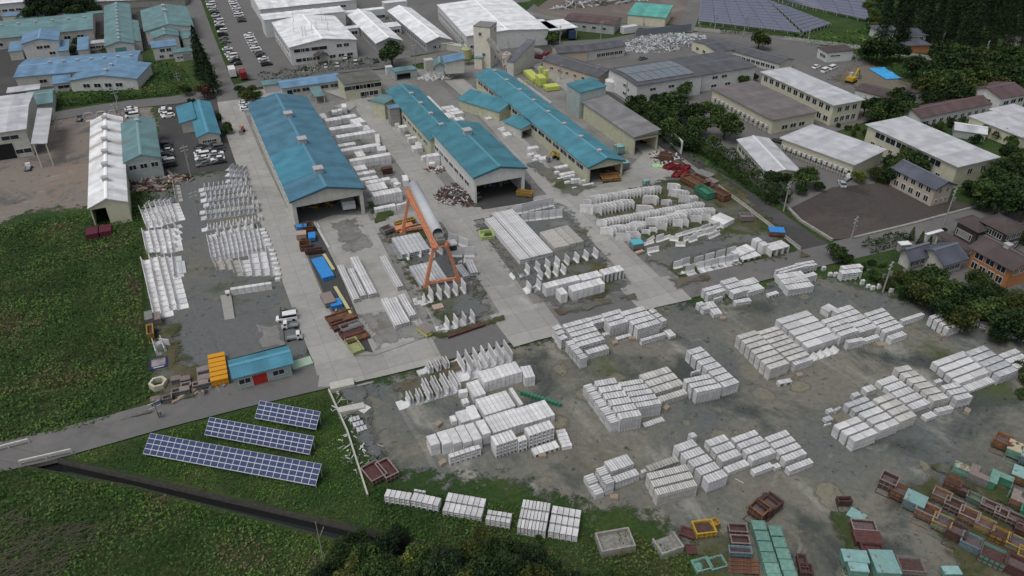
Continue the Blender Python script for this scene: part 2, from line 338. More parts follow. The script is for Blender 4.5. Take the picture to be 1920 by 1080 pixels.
# ---- large ground areas
flat('soil', F(-420, 430, 0, 425, 150, 405, 262, 360, 275, 640, 290, 755, 180, 800, 0, 835, -420, 800), 'weeds')
flat('soil', F(-420, 880, 60, 879, 250, 914, 480, 974, 640, 1016, 900, 1090, 900, 1400, -420, 1400), 'weeds')
flat('soil', F(118, 860, 190, 840, 480, 762, 615, 735, 700, 905, 1100, 990, 1290, 1040, 1290, 1130, 1000, 1063, 480, 944), 'weeds')
flat('yard', rough(F(80, 240, 80, 212, 215, 200, 300, 190, 330, 340, 262, 350, 175, 396, 60, 404, 0, 426, -420, 480, -420, 250), .7, 3), 'redyard', world=True)
flat('parking_area', F(296, 198, 415, 180, 432, 200, 452, 300, 440, 318, 345, 326, 305, 335), 'darkasphalt')
flat('yard', rough(F(264, 352, 305, 334, 345, 324, 445, 312, 500, 340, 545, 430, 610, 660, 560, 715, 440, 742, 300, 770, 285, 740, 275, 640, 262, 500), 1, 3, 3), 'lot', world=True)
flat('yard', rough(F(622, 735, 645, 720, 760, 690, 830, 672, 1040, 612, 1190, 575, 1290, 560, 1540, 493, 1570, 512, 1640, 530, 1720, 560, 1800, 590, 1880, 620, 1990, 650, 2300, 700, 2300, 1300, 1400, 1300, 1330, 1090, 1270, 1040, 1180, 985, 1100, 975, 960, 935, 840, 912, 735, 905, 695, 890, 660, 800), 1.2, 3, 5), 'gravel', world=True)
flat('pavement', F(440, 186, 500, 165, 620, 142, 740, 128, 800, 130, 900, 95, 1005, 100, 1080, 150, 1180, 225, 1250, 290, 1290, 320, 1270, 545, 960, 612, 820, 650, 640, 700, 615, 700, 600, 690, 500, 360, 455, 230), 'pave')
flat('parking_area', F(385, 0, 420, -20, 700, -40, 960, -30, 1060, 60, 900, 95, 740, 112, 560, 142, 500, 150, 450, 148, 430, 100), 'asphalt')
flat('yard', F(-420, 60, 380, 0, 345, 60, 270, 95, 265, 145, 0, 190, -420, 260), 'darkasphalt')
flat('grass', rough(F(245, 20, 350, 5, 365, 30, 350, 60, 300, 60), .6, 4), 'grass', world=True)
flat('grass', rough(F(95, 168, 260, 138, 270, 110, 340, 118, 365, 160, 338, 176, 90, 208), .8, 3), 'grass', world=True)
flat('grass', F(362, -40, 384, -40, 446, 145, 425, 150), 'grass')
flat('yard', F(985, 130, 1010, 95, 1160, 82, 1340, 55, 1480, 70, 1600, 100, 1680, 150, 1740, 190, 1560, 250, 1480, 330, 1400, 350, 1300, 300, 1180, 240, 1090, 165), 'asphalt')
flat('yard', F(1000, 20, 1070, -30, 1330, -40, 1300, 48, 1040, 40), ground_mat('reddish substation gravel', (.16, .135, .12), [((.22, .2, .18), .05, .5, .65)], 1.2))
flat('verge', F(820, 28, 1010, 0, 985, 22, 905, 35), 'grass')
flat('verge', F(770, 105, 860, 92, 930, 100, 850, 122, 770, 118), 'grass')
flat('yard', rough(F(1540, 150, 1590, 120, 1640, 115, 1730, 160, 1700, 178, 1600, 168), .6, 4), 'path', world=True)
flat('yard', F(1475, 395, 1545, 345, 1690, 345, 1800, 380, 1835, 385, 1600, 447, 1560, 450), 'cinder')
flat('yard', F(1350, 300, 1480, 230, 1660, 300, 1640, 345, 1560, 352, 1480, 392), 'asphalt')
flat('verge', F(1290, 310, 1200, 235, 1165, 195, 1260, 215, 1330, 270, 1400, 330, 1460, 395), 'grass')
flat('yard', F(1560, 455, 1700, 420, 1980, 350, 2000, 560, 1760, 545, 1640, 520), 'asphalt')
flat('verge', rough(F(1620, 468, 1700, 440, 1720, 470, 1690, 520, 1640, 520, 1570, 480), .5, 3), 'grass', world=True)
flat('verge', rough(F(1760, 520, 1990, 540, 2300, 600, 2300, 700, 1990, 655, 1880, 622, 1790, 588, 1640, 532, 1560, 505, 1600, 495), .8, 3), 'weeds', world=True)
# ---- roads (asphalt, then pale concrete stretches)
def AP(n, *xy, w=7, m='asphalt'): return ribbon(n, F(*xy), w, m)
AP('road', 348, -40, 362, 0, 385, 70, 410, 140, 424, 175, 432, 200, w=6)
AP('road', -420, 300, 0, 232, 80, 222, 160, 209, 240, 197, 330, 188, 425, 172, w=7)
AP('road', 424, 172, 480, 158, 620, 133, 760, 118, 850, 100, 985, 94, 1060, 84, 1150, 78, 1230, 63, 1290, 52, w=7)
AP('road', 960, 20, 1040, 36, 1160, 48, 1290, 54, 1420, 66, 1600, 88, 1700, 103, 1800, 118, w=5, m='pave')
AP('road', 1284, 60, 1300, 20, 1320, -60, w=6)
AP('road', 1010, 86, 1060, 128, 1130, 180, 1190, 224, 1240, 262, 1290, 305, 1350, 345, 1430, 398, 1500, 448, 1552, 480, w=7, m='darkasphalt')
AP('road', -420, 935, -150, 885, 0, 858, 90, 838, 200, 808, 300, 780, 450, 742, 640, 698, 800, 662, 960, 620, 1100, 585, 1270, 545, 1400, 514, 1552, 478, 1640, 458, 1760, 425, 1920, 385, 2200, 315, w=6.5)
ribbon('road', F(600, 700, 640, 697, 720, 679, 820, 655), 7.2, 'slab')
ribbon('road', F(940, 622, 985, 609, 1040, 596), 10, 'slab')
ribbon('road', F(1180, 562, 1215, 553, 1275, 540), 8.5, 'slab')
def SP(*xy, w=7): return ribbon('road', F(*xy), w, 'slab')
SP(430, 190, 436, 215, 452, 260, 475, 320, 505, 385, 535, 450, 562, 520, 590, 590, 625, 670, 634, 697, w=6.6)
SP(640, 205, 672, 192, 690, 205, 735, 260, 790, 330, 845, 398, 885, 455, 925, 515, 965, 575, 990, 610, w=6.6)
SP(850, 150, 885, 180, 935, 235, 985, 290, 1030, 345, 1085, 400, 1135, 450, 1180, 497, 1230, 545, w=6)
SP(700, 428, 780, 410, 885, 402, 960, 388, 1075, 372, 1180, 348, 1260, 322, w=6)
SP(1185, 350, 1195, 330, 1230, 290, 1175, 245, 1120, 200, 1060, 155, 1010, 120, w=6.5)
SP(470, 180, 600, 160, 690, 190, w=7)
# ---- storage lots inside the factory
flat('yard', rough(F(700, 434, 760, 420, 838, 420, 870, 470, 908, 525, 948, 592, 830, 625, 800, 615, 745, 520), .5, 3), 'mossy', world=True)
flat('yard', rough(F(745, 455, 840, 430, 900, 525, 940, 590, 880, 612, 812, 590), .5, 3), 'lot', world=True)
flat('yard', rough(F(880, 425, 922, 395, 1055, 372, 1100, 415, 1190, 538, 1165, 560, 1045, 588, 1000, 570, 935, 500), .5, 3), 'lot', world=True)
flat('yard', rough(F(885, 430, 930, 410, 1000, 500, 1130, 470, 1180, 530, 1150, 558, 1050, 580, 1030, 545, 960, 525), .5, 3, 9), 'mossy', world=True)
flat('yard', rough(F(1095, 388, 1165, 356, 1250, 330, 1335, 300, 1400, 355, 1500, 455, 1490, 488, 1270, 522, 1250, 520, 1180, 470), .5, 3), 'mossy', world=True)
flat('yard', rough(F(1178, 474, 1300, 448, 1420, 428, 1470, 455, 1380, 470, 1260, 510, 1240, 522), .8, 3), 'lot', world=True)
flat('yard', rough(F(1100, 400, 1160, 386, 1250, 360, 1330, 400, 1280, 430, 1160, 460), .8, 3), 'brown', world=True)
flat('yard', F(600, 520, 560, 430, 625, 405, 690, 405, 805, 632, 705, 668, 665, 670), 'slab')
flat('yard', rough(F(616, 420, 672, 408, 712, 470, 640, 482), .3, 3), 'worn', world=True)
flat('yard', F(554, 425, 590, 418, 640, 520, 700, 664, 655, 655, 610, 560), 'darkasphalt')
flat('yard', rough(F(550, 425, 594, 418, 645, 520, 708, 664, 650, 655, 606, 560), .2, 2), 'brown', world=True)
flat('yard', rough(F(668, 590, 775, 570, 800, 635, 705, 664), .5, 3), 'pave', world=True)
flat('yard', F(878, 370, 905, 395, 1000, 380, 995, 350, 975, 330, 905, 348), 'darkasphalt')
flat('yard', rough(F(845, 345, 875, 340, 905, 390, 880, 392), .5, 3), 'darkasphalt', world=True)
flat('yard', rough(F(600, 205, 655, 200, 690, 260, 740, 330, 752, 370, 742, 400, 700, 425, 640, 300), .5, 3), 'lot', world=True)
flat('yard', rough(F(720, 190, 740, 190, 800, 262, 850, 330, 810, 320, 750, 240), .5, 3), 'lot', world=True)
flat('yard', rough(F(985, 310, 1010, 300, 1090, 345, 1130, 352, 1080, 372, 1040, 360), .5, 3), 'lot', world=True)
flat('verge', rough(F(688, 380, 700, 378, 745, 400, 730, 415, 700, 424), .4, 3), 'grass', world=True)
flat('yard', F(390, 612, 470, 590, 530, 610, 535, 650, 420, 680), 'lot')
flat('yard', rough(F(480, 612, 526, 608, 540, 650, 486, 658), .4, 2), 'pave', world=True)
flat('yard', F(414, 557, 434, 555, 441, 600, 422, 603), 'slab')
flat('verge', rough(F(282, 610, 340, 600, 350, 650, 400, 690, 430, 735, 300, 766, 284, 735), .8, 3), 'mossy', world=True)
flat('verge', rough(F(735, 725, 830, 675, 900, 655, 870, 690, 850, 740, 770, 760), .8, 3), 'brown', world=True)
flat('verge', rough(F(640, 730, 690, 722, 740, 900, 700, 900, 660, 810), .5, 3), 'lot', world=True)
flat('verge', rough(F(1250, 525, 1490, 490, 1500, 470, 1520, 485, 1270, 545), .3, 3), 'brown', world=True)
flat('verge', rough(F(1035, 582, 1190, 550, 1195, 566, 1045, 598), .3, 3), 'brown', world=True)
flat('verge', rough(F(800, 628, 945, 590, 950, 603, 830, 640), .3, 3), 'brown', world=True)
flat('verge', rough(F(100, 832, 210, 795, 300, 765, 560, 715, 600, 702, 450, 738, 300, 772, 200, 800, 60, 838), .3, 3), 'path', world=True)
flat('verge', rough(F(1300, 1000, 1380, 995, 1420, 1090, 1480, 1200, 1300, 1200, 1290, 1060), .8, 3), 'mossy', world=True)
flat('verge', rough(F(1560, 960, 1600, 950, 1660, 1050, 1700, 1150, 1600, 1150, 1570, 1050), .8, 3), 'mossy', world=True)
flat('verge', rough(F(1640, 915, 1740, 880, 1830, 930, 1960, 1000, 1960, 1200, 1800, 1200, 1740, 1010), 1, 3), 'mossy', world=True)
flat('verge', rough(F(1740, 870, 1790, 860, 1960, 950, 1960, 990, 1830, 940), 1, 3), 'mossy', world=True)
# kerbs along the cross road and the factory roads: real steps of concrete
KM = mat('weathered kerb concrete', (.33, .32, .30), .9, noise=(.8, .15))
def kerb(pts, wd=.35, h=.14, lab=None, m=None):
    P = [G(p).xy for p in pts]; b = MB()
    for a, c in zip(P, P[1:]):
        d = (c - a).normalized(); n = Vector((-d.y, d.x)) * wd / 2
        b.hexa([(*(a + n), 0), (*(a - n), 0), (*(c - n), 0), (*(c + n), 0), (*(a + n), h), (*(a - n), h), (*(c - n), h), (*(c + n), h)])
    return tag(b.build('kerb', m or KM), kind='structure')
kerb(F(645, 664, 700, 678, 830, 645, 945, 608)); kerb(F(600, 520, 640, 640, 652, 664)); kerb(F(1040, 590, 1180, 562)); kerb(F(1270, 535, 1500, 480))
kerb(F(550, 430, 600, 520), .3); kerb(F(440, 745, 560, 716, 606, 705), .3); kerb(F(622, 735, 700, 717), .3)
kerb(F(553, 425, 610, 562, 656, 656), .3, .5, None, mat('dark stained wall top', (.14, .135, .12), .9, noise=(.6, .2))); kerb(F(690, 385, 760, 500, 830, 640), .25); kerb(F(590, 415, 720, 665), .25); kerb(F(1275, 300, 1400, 392, 1500, 470), .4, .3)
# ================================================================ buildings
GLASS = mat('dark window glass', (.02, .024, .03), .15, spec=.6)
FRAME = mat('pale window frame', (.55, .56, .56), .6); DARK = mat('painted doorway shade', (.015, .015, .016), .9)  # near-black door panel: the shade of an open doorway is put into its colour
WALL = {
 'white': mat('white painted wall panels', (.60, .61, .60), .7, noise=(.25, .09), ribs=(0, .6, .05)),
 'offwhite': mat('off white factory wall', (.50, .50, .46), .75, noise=(.25, .12), stain=((.30, .29, .25), .3, .6, .8)),
 'cream': mat('cream rendered wall', (.56, .55, .42), .75, noise=(.25, .08)),
 'beige': mat('beige house siding', (.46, .40, .32), .8, noise=(.3, .08)),
 'grey': mat('pale grey metal siding', (.36, .38, .38), .7, noise=(.25, .12), ribs=(0, .5, .08)),
 'green': mat('pale grey green metal siding', (.36, .42, .41), .7, noise=(.25, .12), ribs=(0, .5, .07)),
 'yellow': mat('pale yellow green factory wall', (.47, .47, .35), .75, noise=(.25, .12)),
 'orange': mat('orange brick tile wall', (.42, .19, .085), .85, noise=(.8, .14)),
 'black': mat('dark brown timber wall', (.075, .06, .055), .85, noise=(.6, .2)),
 'conc': mat('weathered grey concrete wall', (.30, .29, .27), .9, noise=(.4, .2), stain=((.16, .15, .13), .4, .55, .75)),
 'tower': mat('weathered cream tower cladding', (.64, .61, .52), .85, noise=(.3, .12), stain=((.42, .36, .28), .35, .64, .8)),
}
RUST = (.16, .07, .035)
RF = {  # colour, stain
 'blue': ((.070, .190, .270), ((.09, .15, .17), .12, .58, .75)), 'teal': ((.058, .200, .255), ((.06, .17, .20), .15, .58, .75)),
 'bright': ((.065, .235, .330), ((.05, .24, .30), .1, .58, .7)), 'rustyteal': ((.070, .240, .310), ((.13, .14, .13), .3, .60, .74)),
 'old': ((.135, .250, .265), ((.15, .19, .18), .12, .55, .75)), 'sky': ((.145, .270, .410), ((.17, .28, .38), .12, .58, .75)), 'aqua': ((.11, .40, .35), None),
 'white': ((.80, .81, .83), ((.68, .69, .71), .08, .6, .8)), 'pale': ((.52, .53, .56), ((.47, .47, .49), .1, .55, .75)), 'grey': ((.215, .215, .22), ((.15, .145, .14), .2, .55, .75)),
 'dark': ((.105, .108, .120), ((.09, .09, .095), .1, .55, .75)), 'mauve': ((.175, .158, .158), None), 'maroon': ((.115, .075, .078), ((.14, .07, .055), .3, .65, .75)),
 'slate': ((.095, .105, .135), None), 'brown': ((.085, .065, .065), None), 'olive': ((.135, .135, .12), ((.1, .1, .09), .2, .5, .7)), 'bluegrey': ((.13, .14, .165), None),
}
def win_mesh(w, h, _c={}):
    k = (round(w, 1), round(h, 1))
    if k not in _c:
        b = MB(); w, h = k; t = .09
        b.box(-w / 2, -.04, 0, w / 2, 0.02, h, 1)
        for x0, x1, z0, z1 in ((-w / 2 - t, w / 2 + t, -t, 0), (-w / 2 - t, w / 2 + t, h, h + t), (-w / 2 - t, -w / 2, 0, h), (w / 2, w / 2 + t, 0, h), (-.04, .04, 0, h)): b.box(x0, -.10, z0, x1, 0.02, z1, 0)
        _c[k] = b.me('window', FRAME, GLASS)
    return _c[k]
HS = .74   # all heights below were first judged a third too tall
def bld(name, label, cat, A, B, C, h, roof='gable', ax='v', rise=1.5, rm='dark', wm='cream', wins=(), over=.45, op=None, vents=None, group=None, doors=(), z0=0, fascia=None, legs=False):
    """A near-left, B near-right, C far-right eave corners (photo pixels) of a building whose eaves stand h above the ground"""
    h *= HS; z0 *= HS; rise *= .85
    wins = [(f, z * HS, n, w_ * .85, q * .8, s0, s1) for f, z, n, w_, q, s0, s1 in wins]; doors = [(f, t, dw * .85, dh * .8, dm) for f, t, dw, dh, dm in doors]
    if op: op = (op[0], op[1], op[2] * HS) + tuple(op[3:])
    a = G(A, h); bb = G(B, h); c = G(C, h); u = (bb - a); L = u.length; u.normalize()
    if abs(math.atan2(u.y, u.x)) < R(6 if L > 25 else 12): u = Vector((1, 0, 0))
    v = Vector((-u.y, u.x, 0)); W = (c - bb).dot(v)
    if W < 0: v = -v; W = -W; print('flipped', label)
    root = empty(name, (a.x, a.y, 0), math.atan2(u.y, u.x), label=label, cat=cat, group=group)
    root['_L'] = L; root['_W'] = W
    wmat = WALL[wm] if isinstance(wm, str) else wm
    col, st = RF[rm]; 
    def rz(x, y):
        if roof == 'gable': t = (1 - abs(2 * x / L - 1)) if ax == 'v' else (1 - abs(2 * y / W - 1))
        elif roof == 'shed': t = (y / W if ax == 'u' else (x / L)) 
        elif roof == 'shedr': t = 1 - (y / W if ax == 'u' else x / L)
        else: t = 0
        return h + rise * t
    b = MB(); T = .25
    if legs:
        for x in (.2, L - .2):
            for y in (.2, W - .2): b.box(x - .12, y - .12, 0, x + .12, y + .12, rz(x, y) - .1)
    elif not op:
        if roof == 'gable' and ax == 'v': b.extr_y([(0, z0), (L, z0), (L, h), (L / 2, h + rise), (0, h)], 0, W)
        elif roof in ('gable', 'shed', 'shedr') and ax == 'u':
            pr = [(0, z0), (W, z0), (W, rz(0, W))] + ([(W / 2, h + rise)] if roof == 'gable' else []) + [(0, rz(0, 0))]
            b.extr_x(pr, 0, L)
        elif roof in ('shed', 'shedr'): b.extr_y([(0, z0), (L, z0), (L, rz(L, 0)), (0, rz(0, 0))], 0, W)
        else: b.box(0, 0, z0, L, W, h)
    else:
        f0, f1, oh = op[:3]; face = op[3] if len(op) > 3 else 'F'
        def wall_seg(fc, s0, s1, lo, hi=None):
            "wall piece on one face between s0 and s1 (metres along it)"
            n = 8
            for i in range(n):
                p0 = s0 + (s1 - s0) * i / n; p1 = s0 + (s1 - s0) * (i + 1) / n
                if fc in 'FB':
                    y0 = 0 if fc == 'F' else W - T
                    ha = hi or rz(p0, y0); hb = hi or rz(p1, y0)
                    if fc == 'B': ha = rz(p0, W); hb = rz(p1, W)
                    b.hexa([(p0, y0, lo), (p1, y0, lo), (p1, y0 + T, lo), (p0, y0 + T, lo), (p0, y0, ha), (p1, y0, hb), (p1, y0 + T, hb), (p0, y0 + T, ha)])
                else:
                    x0 = 0 if fc == 'L' else L - T
                    ha = rz(x0 if fc == 'L' else L, p0); hb = rz(x0 if fc == 'L' else L, p1)
                    b.hexa([(x0, p0, lo), (x0 + T, p0, lo), (x0 + T, p1, lo), (x0, p1, lo), (x0, p0, ha), (x0 + T, p0, ha), (x0 + T, p1, hb), (x0, p1, hb)])
        for fc in 'FBLR':
            Ln = L if fc in 'FB' else W - 2 * T; s = 0 if fc in 'FB' else T
            if fc == face:
                wall_seg(fc, s, s + Ln * f0, 0); wall_seg(fc, s + Ln * f1, s + Ln, 0); wall_seg(fc, s + Ln * f0, s + Ln * f1, oh)
            else: wall_seg(fc, s, s + Ln, 0)
    b.build('wall', wmat, root)
    # roof sheet(s) with real thickness
    b = MB(); th = .16; o = over
    def slab(p):   # p: four (x,y) counter-clockwise, height by rz extrapolated
        def zz(x, y):
            if roof == 'gable':
                t = (1 - abs(2 * x / L - 1)) if ax == 'v' else (1 - abs(2 * y / W - 1))
            elif roof == 'shed': t = (y / W if ax == 'u' else x / L)
            elif roof == 'shedr': t = 1 - (y / W if ax == 'u' else x / L)
            else: t = 0
            return h + .012 + rise * t
        b.hexa([(x, y, zz(x, y)) for x, y in p] + [(x, y, zz(x, y) + th) for x, y in p])
    if roof == 'gable' and ax == 'v': slab([(-o, -o), (L / 2, -o), (L / 2, W + o), (-o, W + o)]); slab([(L / 2, -o), (L + o, -o), (L + o, W + o), (L / 2, W + o)]); ra = 1
    elif roof == 'gable': slab([(-o, -o), (L + o, -o), (L + o, W / 2), (-o, W / 2)]); slab([(-o, W / 2), (L + o, W / 2), (L + o, W + o), (-o, W + o)]); ra = 0
    elif roof == 'hip':
        b.v = []; e = h + .012; ins = min(L, W) / 2
        rr = [(-o, -o, e), (L + o, -o, e), (L + o, W + o, e), (-o, W + o, e)]
        if L >= W: r1, r2 = (ins, W / 2, e + rise), (L - ins, W / 2, e + rise)
        else: r1, r2 = (L / 2, ins, e + rise), (L / 2, W - ins, e + rise)
        fs_ = [(0, 1, 5, 4), (1, 2, 5), (2, 3, 4, 5), (3, 0, 4)] if L >= W else [(0, 1, 4), (1, 2, 5, 4), (2, 3, 5), (3, 0, 4, 5)]
        b.add(rr + [r1, r2], fs_ + [(3, 2, 1, 0)]); ra = 0
    else: slab([(-o, -o), (L + o, -o), (L + o, W + o), (-o, W + o)]); ra = 0 if ax == 'u' else 1
    rmat = mroof(rm, col, ra, st)
    ro = b.build('roof', rmat, root)
    if roof == 'gable':   # ridge cap
        c2 = MB(); zr = h + rise + .18
        if ax == 'v': c2.extr_y([(L / 2 - .35, zr - .05), (L / 2 + .35, zr - .05), (L / 2, zr + .08)], -o, W + o)
        else: c2.extr_x([(W / 2 - .35, zr - .05), (W / 2 + .35, zr - .05), (W / 2, zr + .08)], -o, L + o)
        c2.build('ridge_cap', mat('ridge ' + rm, tuple(min(1, q * 1.25 + .02) for q in col), .6), ro)
    if fascia: 
        c2 = MB(); z1 = h + .10
        if roof == 'gable' and ax == 'v':
            c2.hexa([(-o, -o - .07, h - .3), (L / 2, -o - .07, h + rise - .3), (L / 2, -o - .005, h + rise - .3), (-o, -o - .005, h - .3), (-o, -o - .07, z1), (L / 2, -o - .07, z1 + rise), (L / 2, -o - .005, z1 + rise), (-o, -o - .005, z1)])
            c2.hexa([(L / 2, -o - .07, h + rise - .3), (L + o, -o - .07, h - .3), (L + o, -o - .005, h - .3), (L / 2, -o - .005, h + rise - .3), (L / 2, -o - .07, z1 + rise), (L + o, -o - .07, z1), (L + o, -o - .005, z1), (L / 2, -o - .005, z1 + rise)])
        else: c2.box(-o, -o - .07, h - .3, L + o, -o - .005, z1)
        c2.build('fascia', mat('fascia ' + rm, tuple(q * .6 for q in col), .6), ro)
    if vents:
        for i in range(vents[0]):
            t = vents[1] + (vents[2] - vents[1]) * (i / max(1, vents[0] - 1)); s = vents[3]
            if ax == 'v': x, y = L / 2, W * t
            else: x, y = L * t, W / 2
            c2 = MB(); c2.box(-s / 2, -s / 2, -.3, s / 2, s / 2, s * .45); c2.box(-s * .62, -s * .62, s * .5, s * .62, s * .62, s * .62)
            c2.build('roof_vent', mat('galvanised roof vent', (.42, .42, .42), .5, noise=(1, .15)), ro, (x, y, h + (rise if roof == 'gable' else 0) + .2))
    for (fc, z, n, ww, wh, s0, s1) in wins:
        Ln = L if fc in 'FB' else W
        for i in range(n):
            t = (s0 + (s1 - s0) * ((i + .5) / n)) * Ln
            loc, rr = {'F': ((t, 0, z), 0), 'L': ((0, t, z), -math.pi / 2), 'R': ((L, t, z), math.pi / 2), 'B': ((t, W, z), math.pi)}[fc]
            link('window', win_mesh(ww, wh), root, loc, rr)
    for (fc, t, dw, dh, dm) in doors:
        Ln = L if fc in 'FB' else W; t *= Ln
        loc, rr = {'F': ((t, 0, 0), 0), 'L': ((0, t, 0), -math.pi / 2), 'R': ((L, t, 0), math.pi / 2)}[fc]
        c2 = MB(); c2.box(-dw / 2, -.06, 0.02, dw / 2, .05, dh, 0); c2.box(-dw / 2 - .08, -.09, .02, -dw / 2, .05, dh + .08, 1); c2.box(dw / 2, -.09, .02, dw / 2 + .08, .05, dh + .08, 1)
        do = c2.build('door', [dm, FRAME], root, loc, rr)
        hb = MB(); hb.box(dw / 2 - .25, -.12, 1.0, dw / 2 - .2, -.06, 1.2); hb.build('handle', FRAME, do)
    return root
DG = mat('grey roller door', (.30, .31, .31), .6, ribs=(2, .2, .12)); DR = mat('red painted door', (.40, .03, .025), .55); DT = mat('teal roller door', (.12, .28, .27), .6)
def bq(name, label, cat, t, a, h, **k):
    A, B, C = Q(t, *a); return bld(name, label, cat, A, B, C, h, **k)
OH = 'offwhite'
# ---- factory halls
h1 = bq('factory_hall', 'long hall with weathered blue gable roof and open front, tallest on the left', 'factory', 'F', (546, 377, 679, 352, 572, 181), 8.5, rise=2.2, rm='blue', wm=OH, op=(.05, .95, 6.3), vents=(3, .12, .70, 1.7), fascia=1, wins=(('L', 3.6, 9, 5, 1.2, .08, .97),))
h2a = bq('factory_hall', 'long narrow teal roofed hall behind the shorter open fronted hall', 'factory', 'F', (807, 262, 868, 252, 784, 163), 7, rise=1.6, rm='teal', wm='yellow', vents=(4, .1, .75, .9), wins=(('L', 3.2, 8, 3.5, 1.4, .05, .98),))
h2b = bq('factory_hall', 'short hall with clean teal gable roof and wide open front beside the scrap heap', 'factory', 'F', (889, 332, 985, 315, 905, 231), 9.2, rise=1.7, rm='teal', wm='white', op=(.04, .94, 6.2), vents=(1, .7, .7, 1.7), fascia=1, wins=(('L', 4, 7, 3, 1.2, .1, .95),))
h3 = bq('factory_hall', 'longest teal roofed shed with patched rusty roof and dark open front end', 'factory', 'F', (1104, 313, 1165, 298, 948, 132), 5.9, rise=1.7, rm='rustyteal', wm='yellow', op=(.05, .95, 4.8), vents=(8, .05, .95, .8), fascia=1, wins=(('L', 3.2, 16, 4, 1.4, .03, .98),))
bq('lean_to', 'low teal side roof against the longest shed, beside stacked blocks', 'lean-to', '10', (1825, 840, 1915, 800, 1745, 655), 4, roof='shed', ax='v', rise=1.6, rm='rustyteal', wm='yellow', over=.3)
bq('lean_to', 'small teal lean-to with open end halfway along the longest shed', 'lean-to', '20', (68, 968, 158, 938, 95, 862), 4, roof='shed', ax='v', rise=.8, rm='rustyteal', wm='offwhite', op=(.1, .9, 3), over=.3)
h4 = bq('open_shed', 'long grey roofed shed with open end beside the tree lined lane', 'shed', '20', (918, 1028, 1095, 992, 725, 735), 6.6, roof='shed', ax='v', rise=.9, rm='grey', wm='yellow', op=(.06, .94, 5.2), fascia=1)
bq('crane_house', 'boxy teal roofed loft above the far end of the grey shed', 'shed', '20', (512, 697, 706, 668, 595, 605), 10, roof='shed', ax='v', rise=.8, rm='teal', wm='green', over=.2)
bq('office_building', 'long low office with sky blue roof behind the left hall', 'office', '10', (195, 662, 640, 605, 600, 555), 3.6, roof='gable', ax='u', rise=.8, rm='sky', wm='offwhite', wins=(('F', 1.2, 5, 2.6, 1.2, .15, .95),), doors=(('F', .12, 2, 2.2, DARK),))
bq('small_office', 'small flat teal roofed annex at the left end of the sky blue office', 'office', '10', (62, 640, 192, 628, 188, 600), 3.4, roof='flat', rise=0, rm='old', wm='offwhite', doors=(('F', .5, 4.5, 2.6, FRAME),))
bq('office_building', 'two storey yellow office with olive flat roof and dark window bands', 'office', '10', (665, 636, 932, 600, 862, 530), 6.5, roof='flat', rise=0, rm='olive', wm='yellow', wins=(('F', 4.0, 3, 5.2, 1.5, .03, .97), ('F', .9, 2, 3.2, 1.6, .4, .9)), doors=(('F', .5, 2, 2.3, DARK),), over=.3)
bq('canopy', 'small teal canopy in front of the sky blue office', 'canopy', '10', (442, 730, 516, 722, 498, 655), 2.8, roof='shed', ax='u', rise=.4, rm='old', legs=True, over=.1)
bq('annex', 'small two storey teal roofed annex at the far corner of the narrow hall', 'shed', '10', (962, 778, 1040, 742, 1000, 695), 6.5, roof='shed', ax='v', rise=.4, rm='old', wm='yellow', over=.3, wins=(('F', 3.5, 1, 2, 1, .2, .8),))
bq('annex', 'brownish cabin with blue flat roof below the narrow hall', 'shed', '10', (1003, 818, 1078, 808, 1066, 785), 7, roof='flat', rise=0, rm='sky', wm='conc', over=.2)
bq('open_shed', 'small green roofed garage with open front and red machine inside', 'garage', '10', (1042, 552, 1212, 535, 1205, 495), 3.2, roof='shedr', ax='u', rise=.5, rm='old', wm='green', op=(.08, .7, 2.8), over=.2)
bq('annex', 'arched looking pale teal cabin beside the batching plant', 'shed', '10', (1342, 492, 1412, 490, 1400, 450), 5.5, roof='gable', ax='v', rise=1, rm='old', wm='green', doors=(('F', .5, 2.4, 2.6, FRAME),))
bq('hopper_shed', 'blue roofed hopper shed on concrete legs beside the yellow silo', 'shed', '10', (1420, 470, 1560, 462, 1530, 418), 8, roof='shed', ax='v', rise=1.0, rm='sky', wm='offwhite', z0=3.2, over=.4, wins=())
bq('conveyor_house', 'sloping pale gable house behind the tall batching tower', 'shed', '20', (12, 470, 168, 395, 118, 385), 6, roof='shed', ax='v', rise=4.5, rm='bluegrey', wm='offwhite', over=.2)
bq('gatehouse', 'small workshop with bright blue roof and red door beside the cross road', 'workshop', 'F', (440, 706, 545, 683, 539, 655), 3.8, roof='gable', ax='u', rise=.75, rm='bright', wm='green', wins=(('F', 1.4, 1, 2, 1.1, .02, .28), ('F', 1.4, 1, 2, 1.1, .66, .86)), doors=(('F', .42, 2.6, 2.6, DR),), over=.5)
# ---- left side
bq('warehouse', 'long white gable roofed warehouse with rusty streaks below its ridge vents', 'warehouse', 'F', (167, 390, 237, 379, 222, 222), 6.5, rise=1.7, rm='white', wm='cream', op=(.03, .42, 5.8), vents=(6, .18, .93, 1.2), over=.3)
bq('warehouse', 'sage teal gable roofed warehouse right beside the rust streaked white one', 'warehouse', 'F', (233, 305, 297, 290, 294, 219), 7, rise=1.5, rm='old', wm='green', vents=(1, .85, .85, .9), wins=(('F', 4.2, 3, 1.8, 1.4, .03, .97),), over=.3)
bq('office_building', 'L shaped blue roofed office, its long wing beside round bushes', 'office', 'F', (371, 257, 411, 250, 395, 191), 4, rise=1.0, rm='bright', wm='offwhite', wins=(('F', 1.6, 3, 1.3, .8, .15, .8),), over=.4)
bq('office_wing', 'short blue roofed wing on the left of the blue office', 'office', 'F', (339, 231, 366, 226, 362, 196), 3.9, roof='shed', ax='v', rise=.8, rm='bright', wm='offwhite', over=.4)
